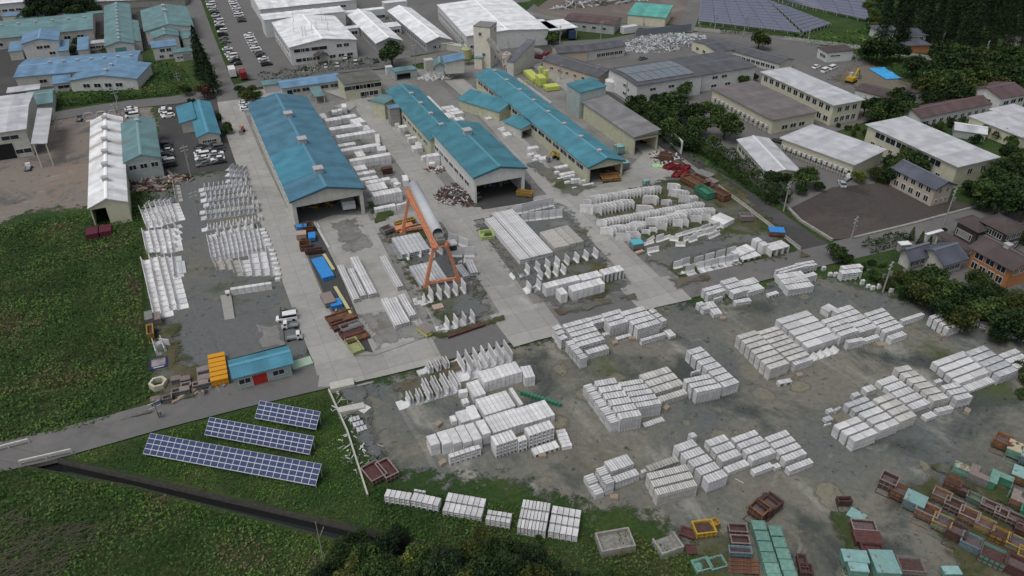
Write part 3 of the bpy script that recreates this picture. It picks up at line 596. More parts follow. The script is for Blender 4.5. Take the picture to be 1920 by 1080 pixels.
bq('warehouse', 'tall pale building with grey white roof at the left edge', 'warehouse', '00', (-340, 1040, 187, 950, 155, 695), 9.5, roof='gable', ax='u', rise=1.4, rm='pale', wm='offwhite', wins=(('F', 6.6, 1, 4.4, 1.2, .62, .88), ('F', 1.4, 1, 4, 1.4, .78, .96)), doors=(('F', .55, 7, 5, DARK),), over=.4)
bq('lean_to', 'tall grey lean-to on the right of the tall pale building', 'lean-to', '00', (245, 1092, 348, 1075, 303, 825), 8.0, roof='shedr', ax='v', rise=.5, rm='pale', legs=True, over=.2)
bq('shed', 'small shed with two tone teal gable roof beside the road', 'shed', '00', (192, 795, 387, 770, 380, 672), 4, roof='gable', ax='u', rise=1.2, rm='old', wm='offwhite', wins=(('F', 1.2, 2, 1.8, 1.2, .1, .7),), over=.4)
bq('carport', 'low grey flat roof behind the two tone teal shed', 'carport', '00', (50, 700, 292, 680, 310, 640), 2.6, roof='flat', rise=0, rm='pale', legs=True, over=.1)
bq('factory_hall', 'long pale blue double roofed hall facing the weedy verge', 'factory', '00', (112, 580, 1015, 500, 998, 385), 5, roof='gable', ax='u', rise=.9, rm='sky', wm='offwhite', vents=(7, .25, .95, .8), wins=(('F', 1.8, 2, 2.4, 1.2, .15, .4),), over=.4)
bq('factory_wing', 'pale blue gabled wing with white front in front of the double roofed hall', 'factory', '00', (520, 606, 1022, 590, 1000, 480), 4.6, rise=1.6, rm='sky', wm='white', vents=(2, .25, .6, .9), wins=(('F', 1.6, 4, 2.2, 1.4, .15, .8),), over=.4)
bq('factory_wing', 'low pale blue lean-to with dark windows at the wing corner', 'factory', '00', (398, 632, 522, 612, 515, 545), 3.6, roof='shed', ax='u', rise=.8, rm='sky', wm='offwhite', wins=(('F', 1.5, 1, 3.6, 1.1, .2, .95),), over=.3)
bq('factory_hall', 'long sage roofed hall along the far left edge', 'factory', '00', (-400, 330, 690, 228, 685, 105), 5, roof='gable', ax='u', rise=1.3, rm='old', wm='offwhite', vents=(6, .35, .95, .8), wins=(('F', 1.6, 9, 2.4, 1.3, .1, .95),), over=.4)
bq('factory_building', 'two storey blue gabled building with an outside stair', 'factory', '00', (162, 330, 430, 305, 418, 235), 7.5, rise=1.3, rm='sky', wm='white', wins=(('F', 4.6, 2, 2, 1.1, .35, .75), ('F', 1.6, 1, 2, 1.1, .6, .9)), over=.4)
bq('factory_wing', 'low blue lean-to left of the building with the outside stair', 'factory', '00', (65, 390, 162, 380, 160, 322), 4, roof='shed', ax='u', rise=.6, rm='sky', wm='offwhite', over=.2)
bq('factory_wing', 'low blue annex right of the building with the outside stair', 'factory', '00', (432, 388, 512, 380, 508, 312), 4, roof='shed', ax='u', rise=.6, rm='sky', wm='offwhite', over=.2)
bq('factory_wing', 'small blue roofed link house between two sage halls', 'factory', '00', (582, 380, 660, 368, 662, 285), 4, roof='shed', ax='u', rise=.6, rm='sky', wm='offwhite', over=.2)
bq('link_corridor', 'low pale corridor roof joining the blue link house to the sage hall', 'corridor', '00', (662, 332, 795, 322, 790, 302), 3.2, roof='flat', rise=0, rm='pale', wm='offwhite', over=.2, wins=(('F', 1, 3, 2, 1, .05, .95),))
bq('factory_hall', 'deep sage gable hall with a row of ridge vents, gable end towards us', 'factory', '00', (792, 348, 1000, 325, 968, 32), 5.5, rise=1.3, rm='old', wm='white', vents=(11, .04, .9, .8), over=.4, doors=(('F', .5, 4, 4, DT),))
bq('factory_wing', 'narrow sage annex along the right of the deep sage hall', 'factory', '00', (990, 318, 1055, 308, 1045, 152), 4.5, roof='shedr', ax='v', rise=.8, rm='old', wm='offwhite', over=.2)
bq('factory_hall', 'big sage gable hall with two dark roof vents by the conifers', 'factory', '00', (1088, 235, 1445, 208, 1392, 58), 6.5, rise=1.8, rm='old', wm='white', vents=(2, .6, .85, 1.2), over=.5)
bq('factory_wing', 'smaller sage gable wing in front of the big sage hall', 'factory', '00', (1145, 290, 1337, 270, 1322, 195), 6, rise=1.2, rm='old', wm='white', vents=(2, .3, .7, .7), over=.4)
bq('factory_building', 'small white two storey block with pale blue roof and orange stair', 'factory', '00', (1142, 362, 1320, 345, 1312, 300), 5.5, roof='flat', rise=0, rm='sky', wm='white', wins=(('F', 3.4, 2, 1.6, 1.2, .25, .8), ('F', .8, 2, 1.4, 1.1, .1, .9)), over=.3)
bq('garage', 'white garage with teal roof and roller door by the conifers', 'garage', '00', (1302, 398, 1437, 388, 1430, 362), 4, roof='flat', rise=0, rm='old', wm='white', doors=(('F', .7, 3, 2.8, DG),), wins=(('F', 1.4, 2, 1, .8, .1, .5),), over=.3)
bq('shed', 'small teal roofed shed tucked behind the white garage', 'shed', '00', (1365, 292, 1440, 284, 1438, 240), 4, roof='shed', ax='u', rise=.5, rm='old', wm='white', over=.2)
bq('booth', 'little cream booth with blue flat roof in the far left corner', 'booth', '00', (15, 125, 118, 120, 112, 95), 4, roof='flat', rise=0, rm='sky', wm='cream', over=.2)
bq('shed', 'low teal roofed shed beside the little cream booth', 'shed', '00', (110, 140, 275, 130, 240, 110), 2.8, roof='flat', rise=0, rm='old', wm='white', over=.1)
bq('long_shed', 'narrow sage lean-to roof behind the far left hall', 'shed', '00', (470, 128, 775, 98, 770, 80), 3.6, roof='flat', rise=0, rm='old', wm='conc', over=.1)
bq('warehouse', 'white roofed building in the top left corner', 'warehouse', '00', (-200, 48, 212, 22, 205, -40), 6, roof='flat', rise=0, rm='white', wm='white', over=.3, wins=(('F', 2, 6, 2, 1, .2, .95),))
bq('warehouse', 'pale roofed shed with red brown wall at the top of the avenue', 'warehouse', '00', (710, 12, 1380, -12, 1370, -50), 4, roof='flat', rise=0, rm='pale', wm='conc', over=.3)
# ---- white factory compound
bq('factory_hall', 'large white sawtooth hall at the very top, furthest back', 'factory', '10', (30, 72, 757, 5, 740, -120), 7, roof='gable', ax='u', rise=1.5, rm='white', wm='white', over=.3, wins=(('F', 4, 9, 2.5, 1, .08, .9),))
w2 = bq('factory_hall', 'white two storey works with dark window bands and flagpoles before it', 'factory', '10', (252, 356, 742, 290, 565, 118), 8, rise=1.8, rm='white', wm='white', over=.4, wins=(('F', 5.4, 2, 6.2, 1.4, .05, .55), ('F', 5.6, 2, 2, 1.2, .68, .9), ('F', 1.2, 2, 5, 1.4, .08, .4), ('F', 1.2, 3, 2.2, 1.2, .55, .95), ('L', 4.5, 7, 3, 1.3, .05, .95), ('L', 1.2, 7, 2.6, 1.3, .05, .95)))
bq('factory_hall', 'white flat block linking the two big white works', 'factory', '10', (60, 152, 668, 90, 650, 48), 8.5, roof='flat', rise=0, rm='white', wm='white', over=.2)
bq('entrance_porch', 'dark rounded porch on the white two storey works', 'porch', '10', (448, 432, 545, 420, 535, 385), 3.6, roof='gable', ax='v', rise=1.2, rm='brown', legs=True, over=.2)
bq('factory_hall', 'long white gabled wing beside a broad dark tree', 'factory', '10', (905, 322, 1077, 292, 852, 82), 4.6, rise=1.6, rm='white', wm='grey', over=.5, wins=(('L', 1.3, 14, 2, 1.5, .03, .97),))
bq('factory_hall', 'long white gabled wing with pale tanks at its gable end', 'factory', '10', (1280, 318, 1452, 290, 1152, 58), 4.6, rise=1.6, rm='white', wm='grey', over=.5, wins=(('L', 1.3, 18, 2, 1.5, .03, .97), ('F', 1.3, 3, 1.3, 1.4, .2, .9)))
bq('factory_hall', 'wide white roofed main hall right of the gabled wings', 'factory', '10', (1580, 272, 2190, 218, 1850, 0), 7.5, rise=1.0, rm='white', wm='white', over=.3, wins=(('L', 3.4, 20, 1.3, 1.3, .02, .98), ('L', .8, 20, 1.0, 1.2, .02, .98), ('F', 2, 4, 2, 1, .05, .2)))
bq('factory_wing', 'lower white roof in front of the main hall, behind the tower', 'factory', '20', (-90, 262, 62, 245, 55, 232), 6, roof='flat', rise=0, rm='white', wm='white', over=.2)
bq('loading_canopy', 'white canopy over a blue lorry at the main hall end', 'canopy', '20', (285, 232, 500, 212, 400, 150), 5.5, roof='flat', rise=0, rm='white', legs=True, over=.2)
bq('factory_wing', 'white lower block with a row of louvres beside the round tree', 'factory', '20', (60, 246, 360, 225, 240, 160), 5.5, roof='flat', rise=0, rm='white', wm='white', over=.2, wins=(('F', 1.8, 1, 6, 1.0, .2, .7),))
bq('link_corridor', 'flat white corridor between the works and the first gabled wing', 'corridor', '10', (650, 222, 775, 212, 768, 194), 4, roof='flat', rise=0, rm='white', wm='white', over=.1, wins=(('F', 1.2, 2, 2.4, 1.4, .1, .9),))
bq('link_corridor', 'flat white corridor between the two gabled wings', 'corridor', '10', (980, 208, 1090, 198, 1085, 165), 4, roof='flat', rise=0, rm='white', wm='white', over=.1, wins=(('F', 1.2, 2, 2.4, 1.4, .1, .9),))
bq('factory_wing', 'flat white wing crossing behind the first gabled wing', 'factory', '10', (672, 98, 958, 62, 952, 48), 5.5, roof='flat', rise=0, rm='white', wm='white', over=.1, wins=(('F', 1.2, 4, 2.4, 1.4, .55, .98),))
bq('factory_wing', 'white box like block behind the second gabled wing', 'factory', '10', (962, 28, 1135, 12, 1128, -5), 6, roof='flat', rise=0, rm='white', wm='white', over=.1)
bq('long_building', 'long brown roofed grey building beside the green strip', 'storehouse', '20', (395, 150, 768, 188, 800, 132), 4.6, roof='gable', ax='u', rise=1, rm='maroon', wm='grey', over=.3, wins=(('F', 1.6, 4, 1.6, 1.2, .1, .9),))
bq('substation_building', 'building with curved mint roof inside the substation yard', 'substation', '20', (870, 110, 1150, 135, 1165, 62), 5, roof='shed', ax='u', rise=1.2, rm='aqua', wm='cream', over=.3)
# ---- right side
bq('office_building', 'dark grey gabled office beside the lane with the red mixer trucks', 'office', '20', (650, 578, 772, 535, 512, 360), 4.6, rise=1.2, rm='dark', wm='beige', over=.4, wins=(('L', 1.6, 6, 1.4, 1, .05, .9),))
bq('office_wing', 'dark grey gabled wing at the far corner of the lane office', 'office', '20', (345, 398, 565, 385, 500, 335), 4.6, roof='gable', ax='u', rise=1.2, rm='dark', wm='beige', over=.3)
bq('office_wing', 'dark grey roofed wing behind the parked white vans', 'office', '20', (545, 385, 860, 350, 815, 305), 4.6, roof='gable', ax='u', rise=1.2, rm='dark', wm='offwhite', over=.4, wins=(('F', 1.2, 6, 1.6, 1.4, .3, .95),))
r2 = bq('factory_hall', 'white walled hall with solar panels on its dark roof', 'factory', '20', (940, 642, 1430, 565, 1245, 442), 8, roof='gable', ax='u', rise=.5, rm='dark', wm='white', over=.4, wins=(('F', 5, 3, 2.2, 1, .1, .95), ('L', 4.8, 1, 2, 1, .2, .6), ('L', 1.6, 1, 2, 1, .2, .6)))
bq('factory_hall', 'white walled hall with plain dark mauve roof adjoining the solar one', 'factory', '20', (1432, 563, 1842, 508, 1645, 388), 7, roof='gable', ax='u', rise=.5, rm='dark', wm='white', over=.4, wins=(('F', 4.6, 2, 2.2, 1, .15, .5), ('F', 1.2, 3, 2.2, 1, .1, .9)))
bq('workshop', 'small dark roofed workshop beside the heap of white scrap', 'workshop', '20', (1540, 392, 1690, 362, 1490, 282), 4.4, roof='gable', ax='u', rise=1.0, rm='dark', wm='cream', over=.3, wins=(('L', 1.4, 3, 1.6, 1.2, .1, .9),))
bq('long_building', 'long dark roofed range reaching to the paved turning area', 'storehouse', '20', (2010, 480, 2110, 445, 1600, 285), 4, roof='gable', ax='v', rise=1.0, rm='dark', wm='offwhite', over=.3, wins=(('L', 1.2, 14, 1.6, 1.2, .05, .95),))
bq('factory_hall', 'cream hall with mauve grey low roof next to the dense trees', 'factory', 'F', (1450, 225, 1533, 211, 1418, 154), 5.5, roof='flat', rise=0, rm='mauve', wm='cream', over=.6, wins=(('F', 1.2, 3, 2.2, 1.4, .2, .8), ('L', 1.2, 9, 2.2, 1.3, .05, .95)))
bq('factory_building', 'two storey cream block with white flat roof by the parked white cars', 'factory', 'F', (1564, 197, 1617, 187, 1485, 127), 8, roof='flat', rise=0, rm='pale', wm='cream', over=.6, wins=(('L', 5.2, 11, 1.8, 1.7, .02, .98), ('L', 1.2, 11, 1.8, 1.7, .02, .98), ('F', 5, 3, 1.6, 1.6, .1, .9), ('F', 1.2, 4, 1.5, 1.8, .1, .9)))
bq('factory_building', 'single storey cream block with white flat roof and air conditioners along its wall', 'factory', 'F', (1601, 308, 1657, 281, 1546, 227), 5, roof='flat', rise=0, rm='pale', wm='cream', over=.6, wins=(('L', 1.0, 12, 2, 1.5, .02, .98),))
bq('factory_building', 'tall cream block with white flat roof behind the beige house', 'factory', 'F', (1796, 312, 1872, 296, 1704, 221), 7.8, roof='flat', rise=0, rm='pale', wm='cream', over=.6, wins=(('L', 5, 6, 3.4, 1.7, .15, .9), ('L', 2.0, 8, 1.3, 1.0, .1, .95), ('F', 4, 2, 1.6, 1.8, .2, .9)))
bq('house', 'two storey beige house with slate blue gable roof on the cinder lot', 'house', 'F', (1755, 354, 1785, 344, 1706, 306), 6, rise=1.5, rm='slate', wm='beige', over=.5, fascia=1, wins=(('L', 4, 5, 1.3, 1.4, .05, .95), ('L', 1, 5, 1.3, 1.6, .05, .95), ('F', 4, 2, 1, 1.4, .1, .9), ('F', 1, 3, .8, 1, .1, .9)))
bq('long_building', 'long low grey roofed barrack behind the hedge by the lane', 'storehouse', 'F', (1440, 325, 1500, 322, 1405, 262), 4, roof='gable', ax='v', rise=.9, rm='pale', wm='cream', over=.4, wins=(('L', 1.2, 8, 2, 1.4, .05, .95),))
bq('school_building', 'two storey building with maroon gable roof at the right edge', 'hall', '30', (1752, 738, 1925, 692, 1810, 588), 7.5, roof='gable', ax='u', rise=1.6, rm='maroon', wm='white', over=.5, wins=(('F', 4.6, 3, 2.2, 1.4, .1, .95), ('F', 1.2, 3, 2.2, 1.4, .1, .95), ('L', 4.6, 2, 1.6, 1, .2, .8)))
bq('school_building', 'long single storey wing with maroon roof and square windows', 'hall', '30', (1148, 882, 1730, 770, 1645, 703), 4.6, roof='gable', ax='u', rise=1.3, rm='maroon', wm='white', over=.4, wins=(('F', 1.3, 10, 1.4, 1.4, .05, .98),))
bq('long_building', 'pale grey roofed long block at the right edge, lower one', 'storehouse', '30', (1905, 1030, 2080, 985, 1705, 832), 4.6, roof='flat', rise=0, rm='pale', wm='cream', over=.4)
bq('long_building', 'pale grey roofed long block at the right edge, upper one', 'storehouse', '30', (1930, 920, 2100, 880, 1910, 770), 4.8, roof='flat', rise=0, rm='pale', wm='cream', over=.4)
bq('small_building', 'small white building with dark flat roof beside the verge', 'workshop', '30', (448, 396, 640, 384, 575, 345), 4.4, roof='shed', ax='v', rise=.4, rm='brown', wm='white', over=.3, wins=(('L', 1.6, 2, 1.8, 1.2, .1, .7), ('F', 2.6, 1, 4, .5, .05, .6)))
bq('workshop', 'white workshop with dark brown roof behind the yellow excavator', 'workshop', '30', (925, 742, 1010, 700, 780, 615), 5, roof='gable', ax='v', rise=1, rm='brown', wm='white', over=.3)
bq('workshop', 'small white shed with dark roof half hidden by round trees', 'workshop', '30', (1095, 700, 1180, 672, 1130, 632), 4.6, roof='flat', rise=0, rm='brown', wm='white', over=.3)
bq('greenhouse', 'pale grey tunnel shed among bushes before the maroon wing', 'shed', '30', (1400, 975, 1640, 1010, 1560, 940), 2.6, roof='gable', ax='u', rise=1, rm='pale', wm='grey', over=.2)
bq('house', 'far grey roofed house at the foot of the dark forest', 'house', '30', (835, 228, 985, 222, 965, 188), 4.5, roof='hip', rise=1.6, rm='slate', wm='offwhite', over=.6, wins=(('F', 1.5, 3, 1.5, 1.1, .1, .9),))
bq('house', 'far two storey white house with dark blue roof before the forest', 'house', '30', (1015, 262, 1190, 262, 1160, 215), 6, roof='hip', rise=1.6, rm='slate', wm='white', over=.6, wins=(('F', 3.8, 4, 1.5, 1.1, .1, .9),))
bq('house', 'far low house with grey roof below the two storey white house', 'house', '30', (1030, 340, 1218, 335, 1200, 292), 3.5, roof='hip', rise=1.6, rm='slate', wm='orange', over=.6)
bq('house', 'brown tiled lodge at the far right edge of the forest', 'house', '30', (1825, 300, 1990, 310, 1985, 280), 3.2, roof='hip', rise=1.3, rm='brown', wm='offwhite', over=.6)
bq('house', 'dark house with near black roof, left part of the timber pair', 'house', '31', (1575, 652, 1700, 630, 1640, 530), 5, roof='hip', rise=1.5, rm='brown', wm='black', over=.7, wins=(('L', 1.2, 5, 1, 1.6, .2, .9), ('F', 1.2, 2, 1.2, 1.6, .2, .9)))
bq('house', 'two storey dark house with chimney on its brown hipped roof', 'house', '31', (1790, 668, 1915, 622, 1745, 525), 6.5, roof='hip', rise=1.6, rm='brown', wm='black', over=.7, vents=(1, .5, .5, 1.0), wins=(('L', 4, 4, 1.2, 1.4, .1, .9), ('F', 4, 3, 1.3, 1.4, .1, .9), ('F', 1, 3, 1.3, 1.4, .1, .9)))
bq('house', 'bungalow with broad slate grey roof beside the trimmed hedge', 'house', '31', (1325, 890, 1468, 842, 1290, 745), 4, roof='gable', ax='u', rise=1.6, rm='slate', wm='offwhite', over=.7, wins=(('F', 1, 3, 1.4, 1.3, .1, .9),))
bq('house', 'slate roofed front wing of the bungalow with a conservatory', 'house', '31', (1075, 845, 1225, 820, 1195, 765), 4, roof='gable', ax='u', rise=1.3, rm='slate', wm='offwhite', over=.8, wins=(('F', .8, 3, 1.5, 1.6, .1, .9),))
bq('carport', 'long low dark carport between the bungalow and the dark houses', 'carport', '31', (1500, 808, 1545, 785, 1310, 658), 3, roof='flat', rise=0, rm='brown', legs=True, over=.2)
bq('house', 'orange brick house with brown gable roof, balconies and arched porch', 'house', '31', (1835, 928, 2000, 870, 1775, 700), 6.5, roof='gable', ax='v', rise=1.6, rm='brown', wm='orange', over=.8, wins=(('L', 4, 3, 2, 1.4, .08, .95), ('L', 1, 4, 1.4, 1.6, .08, .95), ('F', 4, 3, 1.2, 1.4, .1, .9)), vents=(1, .5, .5, 1))
bq('shed', 'tiny white roofed garden shed beside the trimmed hedge', 'shed', '31', (1002, 762, 1075, 755, 1070, 730), 2.4, roof='flat', rise=0, rm='white', wm='conc', over=.1)
bq('garage', 'white roofed box by the two small conifers near the road', 'shed', '31', (1200, 685, 1310, 652, 1300, 640), 2.6, roof='flat', rise=0, rm='white', wm='white', over=.1)
# brighter replacement sheets on the left slope of the tallest hall's roof
L_, W_ = h1['_L'], h1['_W']; b = MB(); s = 2.2 * .85 / (L_ / 2)
def onslope(x, y): return (x, y, 8.5 * HS + .012 + .16 + s * x + .03)
q = [(-.45, W_ * .13), (L_ / 2 - .4, W_ * .13), (L_ / 2 - .4, W_ * .40), (-.45, W_ * .40)]
b.hexa([onslope(x, y) for x, y in q] + [(x, y, onslope(x, y)[2] + .03) for x, y in q])
b.build('roof_panel', mroof('bright', (.045, .215, .28), 1), [c for c in h1.children if c.name.startswith('roof')][0])
# rust streaks either side of the ridge vents of the white warehouse
for ob in list(scene.objects):
    if ob.get('label', '').startswith('long white gable roofed warehouse'):
        ro = [c for c in ob.children if c.name.startswith('roof')][0]; Wd = ob['_W']; m = ro.data.materials[0].copy(); m.name = 'rust streaked white roof'; N = m.node_tree.nodes; Lk = m.node_tree.links; p = N["Principled BSDF"]
        src = p.inputs["Base Color"].links[0].from_socket; tc = N.new("ShaderNodeTexCoord"); sx = N.new("ShaderNodeSeparateXYZ"); nz = N.new("ShaderNodeTexNoise"); nz.inputs["Scale"].default_value = .5; Lk.new(tc.outputs["Object"], nz.inputs["Vector"]); Lk.new(tc.outputs["Object"], sx.inputs[0])
        def M(op_, a, b_, c_=None):
            n = N.new("ShaderNodeMath"); n.operation = op_
            for i, q in enumerate((a, b_, c_)):
                if q is None: continue
                if isinstance(q, (int, float)): n.inputs[i].default_value = q
                else: Lk.new(q, n.inputs[i])
            return n.outputs[0]
        P_ = Wd * .15; y = M('MULTIPLY_ADD', nz.outputs[0], 1.6, sx.outputs[1]); t = M('FRACT', M('DIVIDE', M('SUBTRACT', y, Wd * .18 + .8 - P_ / 2), P_), 0); d = M('ABSOLUTE', M('SUBTRACT', t, .5), 0)
        r = N.new("ShaderNodeMapRange"); r.inputs[1].default_value = .02; r.inputs[2].default_value = .2; r.inputs[3].default_value = .8; r.inputs[4].default_value = 0; Lk.new(d, r.inputs[0])
        rq = N.new("ShaderNodeMapRange"); rq.inputs[1].default_value = Wd * .25; rq.inputs[2].default_value = Wd * .45; Lk.new(sx.outputs[1], rq.inputs[0])
        mx = N.new("ShaderNodeMix"); mx.data_type = 'RGBA'; mx.inputs[7].default_value = (.36, .32, .27, 1); Lk.new(M('MULTIPLY', r.outputs[0], rq.outputs[0]), mx.inputs[0]); Lk.new(src, mx.inputs[6]); Lk.new(mx.outputs[2], p.inputs["Base Color"])
        ro.data.materials[0] = m
# solar panels on the white walled hall
L_, W_ = r2['_L'], r2['_W']; ro = [c for c in r2.children if c.name.startswith('roof')][0]
PANEL = mat('blue grey solar glass', (.16, .19, .22), .3, spec=.5, noise=(.3, .12)); PFRAME = mat('solar panel aluminium frame', (.5, .5, .52), .5)
for i in range(7):
    for j in range(2):
        b = MB(); x0 = L_ * (.05 + .125 * i); x1 = x0 + L_ * .118; y0 = W_ * (.10 + .40 * j); y1 = y0 + W_ * .385
        zz = lambda y: 8 * HS + .425 * (1 - abs(2 * y / W_ - 1)) + .3
        b.hexa([(x0, y0, zz(y0)), (x1, y0, zz(y0)), (x1, y1, zz(y1)), (x0, y1, zz(y1)), (x0, y0, zz(y0) + .06), (x1, y0, zz(y0) + .06), (x1, y1, zz(y1) + .06), (x0, y1, zz(y1) + .06)])
        b.build('solar_panel', PANEL, ro)
# wall mounted machines, downpipes and roof masts where the photo shows them
AC = mat('pale air conditioner casing', (.5, .5, .49), .6)
for ob in list(scene.objects):
    l = ob.get('label', ''); W_ = ob.get('_W', 0); L_ = ob.get('_L', 0)
    if l.startswith(('single storey cream block', 'cream hall with mauve')):
        for i in range(13):
            b = MB(); b.box(-.95, -.45, 1.5, -.35, .45, 2.2); b.box(-.95, -.4, 0, -.87, -.32, 1.5); b.box(-.95, .32, 0, -.87, .4, 1.5); b.box(-.38, -.4, 1.45, -.002, .4, 1.5)
            b.build('air_conditioner', AC, ob, (0, W_ * (.06 + .072 * i), 0))
    if l.startswith('white two storey works'):
        ro = [c for c in ob.children if c.name.startswith('roof')][0]; rr = random.Random(4)
        for i in range(9): b = MB(); x = L_ * rr.uniform(.15, .85); b.bar((0, 0, 0), (0, 0, 3.2), .09, 6); b.bar((0, 0, -.3), (0, 0, .2), .35, 8); b.build('roof_mast', FRAME, ro, (x, W_ * rr.uniform(.15, .9), 8 * HS + 1.8 * .85 * (1 - abs(2 * x / L_ - 1)) + .1))
    if ob.get('category') in ('factory', 'office', 'storehouse') and L_:
        for k in range(max(2, int(L_ / 9))):
            b = MB(); x = L_ * (k + .5) / max(2, int(L_ / 9)); b.bar((0, -.1, 0), (0, -.1, 3.2), .06, 6); b.build('downpipe', AC, ob, (x, 0, 0)) if 'hall with' not in l and 'factory' == ob.get('category') and L_ > 25 and 'open' not in l else None
# machines and rows of goods inside the open halls
# ================================================================ precast concrete goods
CC = mconc(); CD = mat('darker underside concrete', (.30, .30, .295), .95, noise=(.6, .2))  # second concrete is a darker grey meant for undersides
WOOD = mat('weathered dunnage timber', (.42, .32, .26), .9, noise=(2, .25))
def cmat(t):
    if t is None: return CC
    return mat('precast concrete tone %s' % t, {'warm': (.56, .555, .53), 'cool': (.50, .52, .54), 'dirty': (.42, .41, .38), 'grey': (.33, .345, .355), 'white': (.71, .71, .715)}[t], .9, noise=(.4, .14), var=.20, stain=((.28, .265, .24), .9, .60, .8))
def prof_u(x0, x1, z0, z1, leg, top):
    return [(x0, z0), (x0 + leg, z0), (x0 + leg * 1.15, z1 - top), (x1 - leg * 1.15, z1 - top), (x1 - leg, z0), (x1, z0), (x1, z1), (x0, z1)]
STK = {}   # per place: how many stacks so far, used to give each its own label
def fit(lab):
    for a, b_ in ((' from the front', ''), ('gutter stack', 'stack'), (', in the', ' in the'), ('lower yard', 'yard'), ('the lower right group', 'lower right group'), ('counting down ', '')):
        if len(lab.replace('-', ' ').split()) <= 16: break
        lab = lab.replace(a, b_)
    return lab
def stack_at(org, u, v, L, W, h, cols, ly, place, desc, tone=None, kind='u', pd='u', name='block_stack', cat='concrete stack', group=None, top=True):
    """one strapped stack: its top course block by block, the courses under it each one mesh. u = along the blocks' row"""
    root = empty(name, (org.x, org.y, 0), math.atan2(u.y, u.x), label=desc, cat=cat, group=group)
    ch = h / ly; m = cmat(tone); gp = .085 if kind == 'u' else .06
    def piece(b, i, z0, z1):
        a = (L if pd == 'u' else W) / cols
        x0 = i * a + gp / 2; x1 = (i + 1) * a - gp / 2
        leg = min(.16, a * .14); tp = min(.2, (z1 - z0) * .26)
        pr = prof_u(x0, x1, z0, z1, leg, tp) if kind == 'u' else [(x0, z0), (x1, z0), (x1, z1), (x0, z1)]
        if pd == 'u': b.extr_y(pr, .05, W - .05)
        else: b.extr_x(pr, .05, L - .05)
    for k in range(ly):
        z0, z1 = k * ch + (.03 if k else 0), (k + 1) * ch - .02
        if k == ly - 1 and top:
            a = (L if pd == 'u' else W) / cols
            b = MB(); piece(b, 0, z0, z1); me = b.me('gutter_block', m)
            for i in range(cols):
                link('gutter_block', me, root, (a * i + 0, 0, random.uniform(-.02, .02)) if pd == 'u' else (random.uniform(-.05, .05), a * i, random.uniform(-.02, .02)))
        else:
            b = MB()
            for i in range(cols): piece(b, i, z0, z1)
            o = b.build('lower_course', m, root); 
    # loose timbers under the stack
    return root
def S(t, p, hp, rows, cols, ly, place, what='block stack', tone=None, kind='u', pd='u', gap=.20, skip=()):
    "p: near-left, near-right, far-left corner of the top in tile pixels; hp: height of the near-left edge in tile pixels"
    P0, P1, P2 = Q(t, *p); h = hgt(P0, hp / TILE[t][2]); a, b_, c = G(P0, h), G(P1, h), G(P2, h)
    u = b_ - a; L = u.length; u.normalize(); v = c - a; W = v.length; v.normalize()
    if (u.x * v.y - u.y * v.x) < 0: u = -u; a = b_ * 1; c = c
    if rows == 1 and W > L * 1.3:
        u = Vector((v.y, -v.x, 0))
        if u.dot(b_ - a) < 0: u = -u
    if abs(math.atan2(u.y, u.x)) < R(7): u = Vector((1, 0, 0)); 
    if rows == 1: c = a + Vector((-u.y, u.x, 0)) * W
    # keep rows square to the row direction but let them follow the far corner
    n = Vector((-u.y, u.x, 0)); wn = (c - a).dot(n); sl_ = (c - a).dot(u)
    rw = wn / rows
    for r in range(rows):
        if r in skip: continue
        o = a + n * (rw * r) + u * (sl_ * (r + 0.0) / rows)
        STK[place] = STK.get(place, 0) + 1
        if rows == 1: lab = '%s %s' % (what, place)
        else: lab = '%s, %s row from the front, %s' % (what, od(r), place)
        lab = fit(lab)
        stack_at(o, u, n, L, rw - gap, h * (1 + random.uniform(-.015, .015)), cols, ly, place, lab, tone, kind, pd)
    return h
# ---- the group nearest the crossing (left, upper)
S('22', (500, 440, 700, 385, 375, 265), 70, 5, 7, 4, 'in the pile just below the road crossing', 'tall gutter stack')
S('22', (370, 392, 422, 370, 305, 282), 75, 3, 2, 4, 'at the left flank below the crossing', 'narrow grey stack')
S('22', (510, 532, 565, 512, 395, 395), 80, 4, 3, 6, 'in the striped strip below the crossing', 'striped channel stack', pd='v')
S('22', (572, 498, 735, 455, 535, 462), 50, 1, 7, 4, 'standing lower before the pile below the crossing', 'low gutter stack')
S('22', (600, 272, 705, 250, 565, 218), 62, 2, 4, 5, 'between the two upper piles below the road', 'short gutter stack')
S('22', (690, 360, 740, 345, 660, 335), 22, 1, 3, 2, 'tucked between the two upper piles', 'knee high stack')
S('22', (738, 288, 880, 250, 672, 185), 85, 3, 6, 6, 'in the middle pile just below the road', 'tall gutter stack')
S('22', (790, 388, 900, 357, 770, 362), 16, 1, 5, 1, 'lying flat before the middle pile below the road', 'single layer of gutter blocks')
S('22', (945, 310, 1125, 270, 800, 175), 95, 4, 9, 7, 'in the right hand pile below the road', 'large smooth stack')
S('22', (1130, 255, 1165, 238, 1022, 158), 60, 3, 2, 4, 'on the right flank below the road', 'narrow side stack')
S('22', (975, 400, 1160, 352, 958, 375), 38, 1, 9, 3, 'standing lowest before the right hand pile', 'low wide stack')
S('22', (1185, 367, 1226, 347, 1130, 315), 25, 1, 3, 2, 'at the right corner of the right hand pile', 'small square stack')
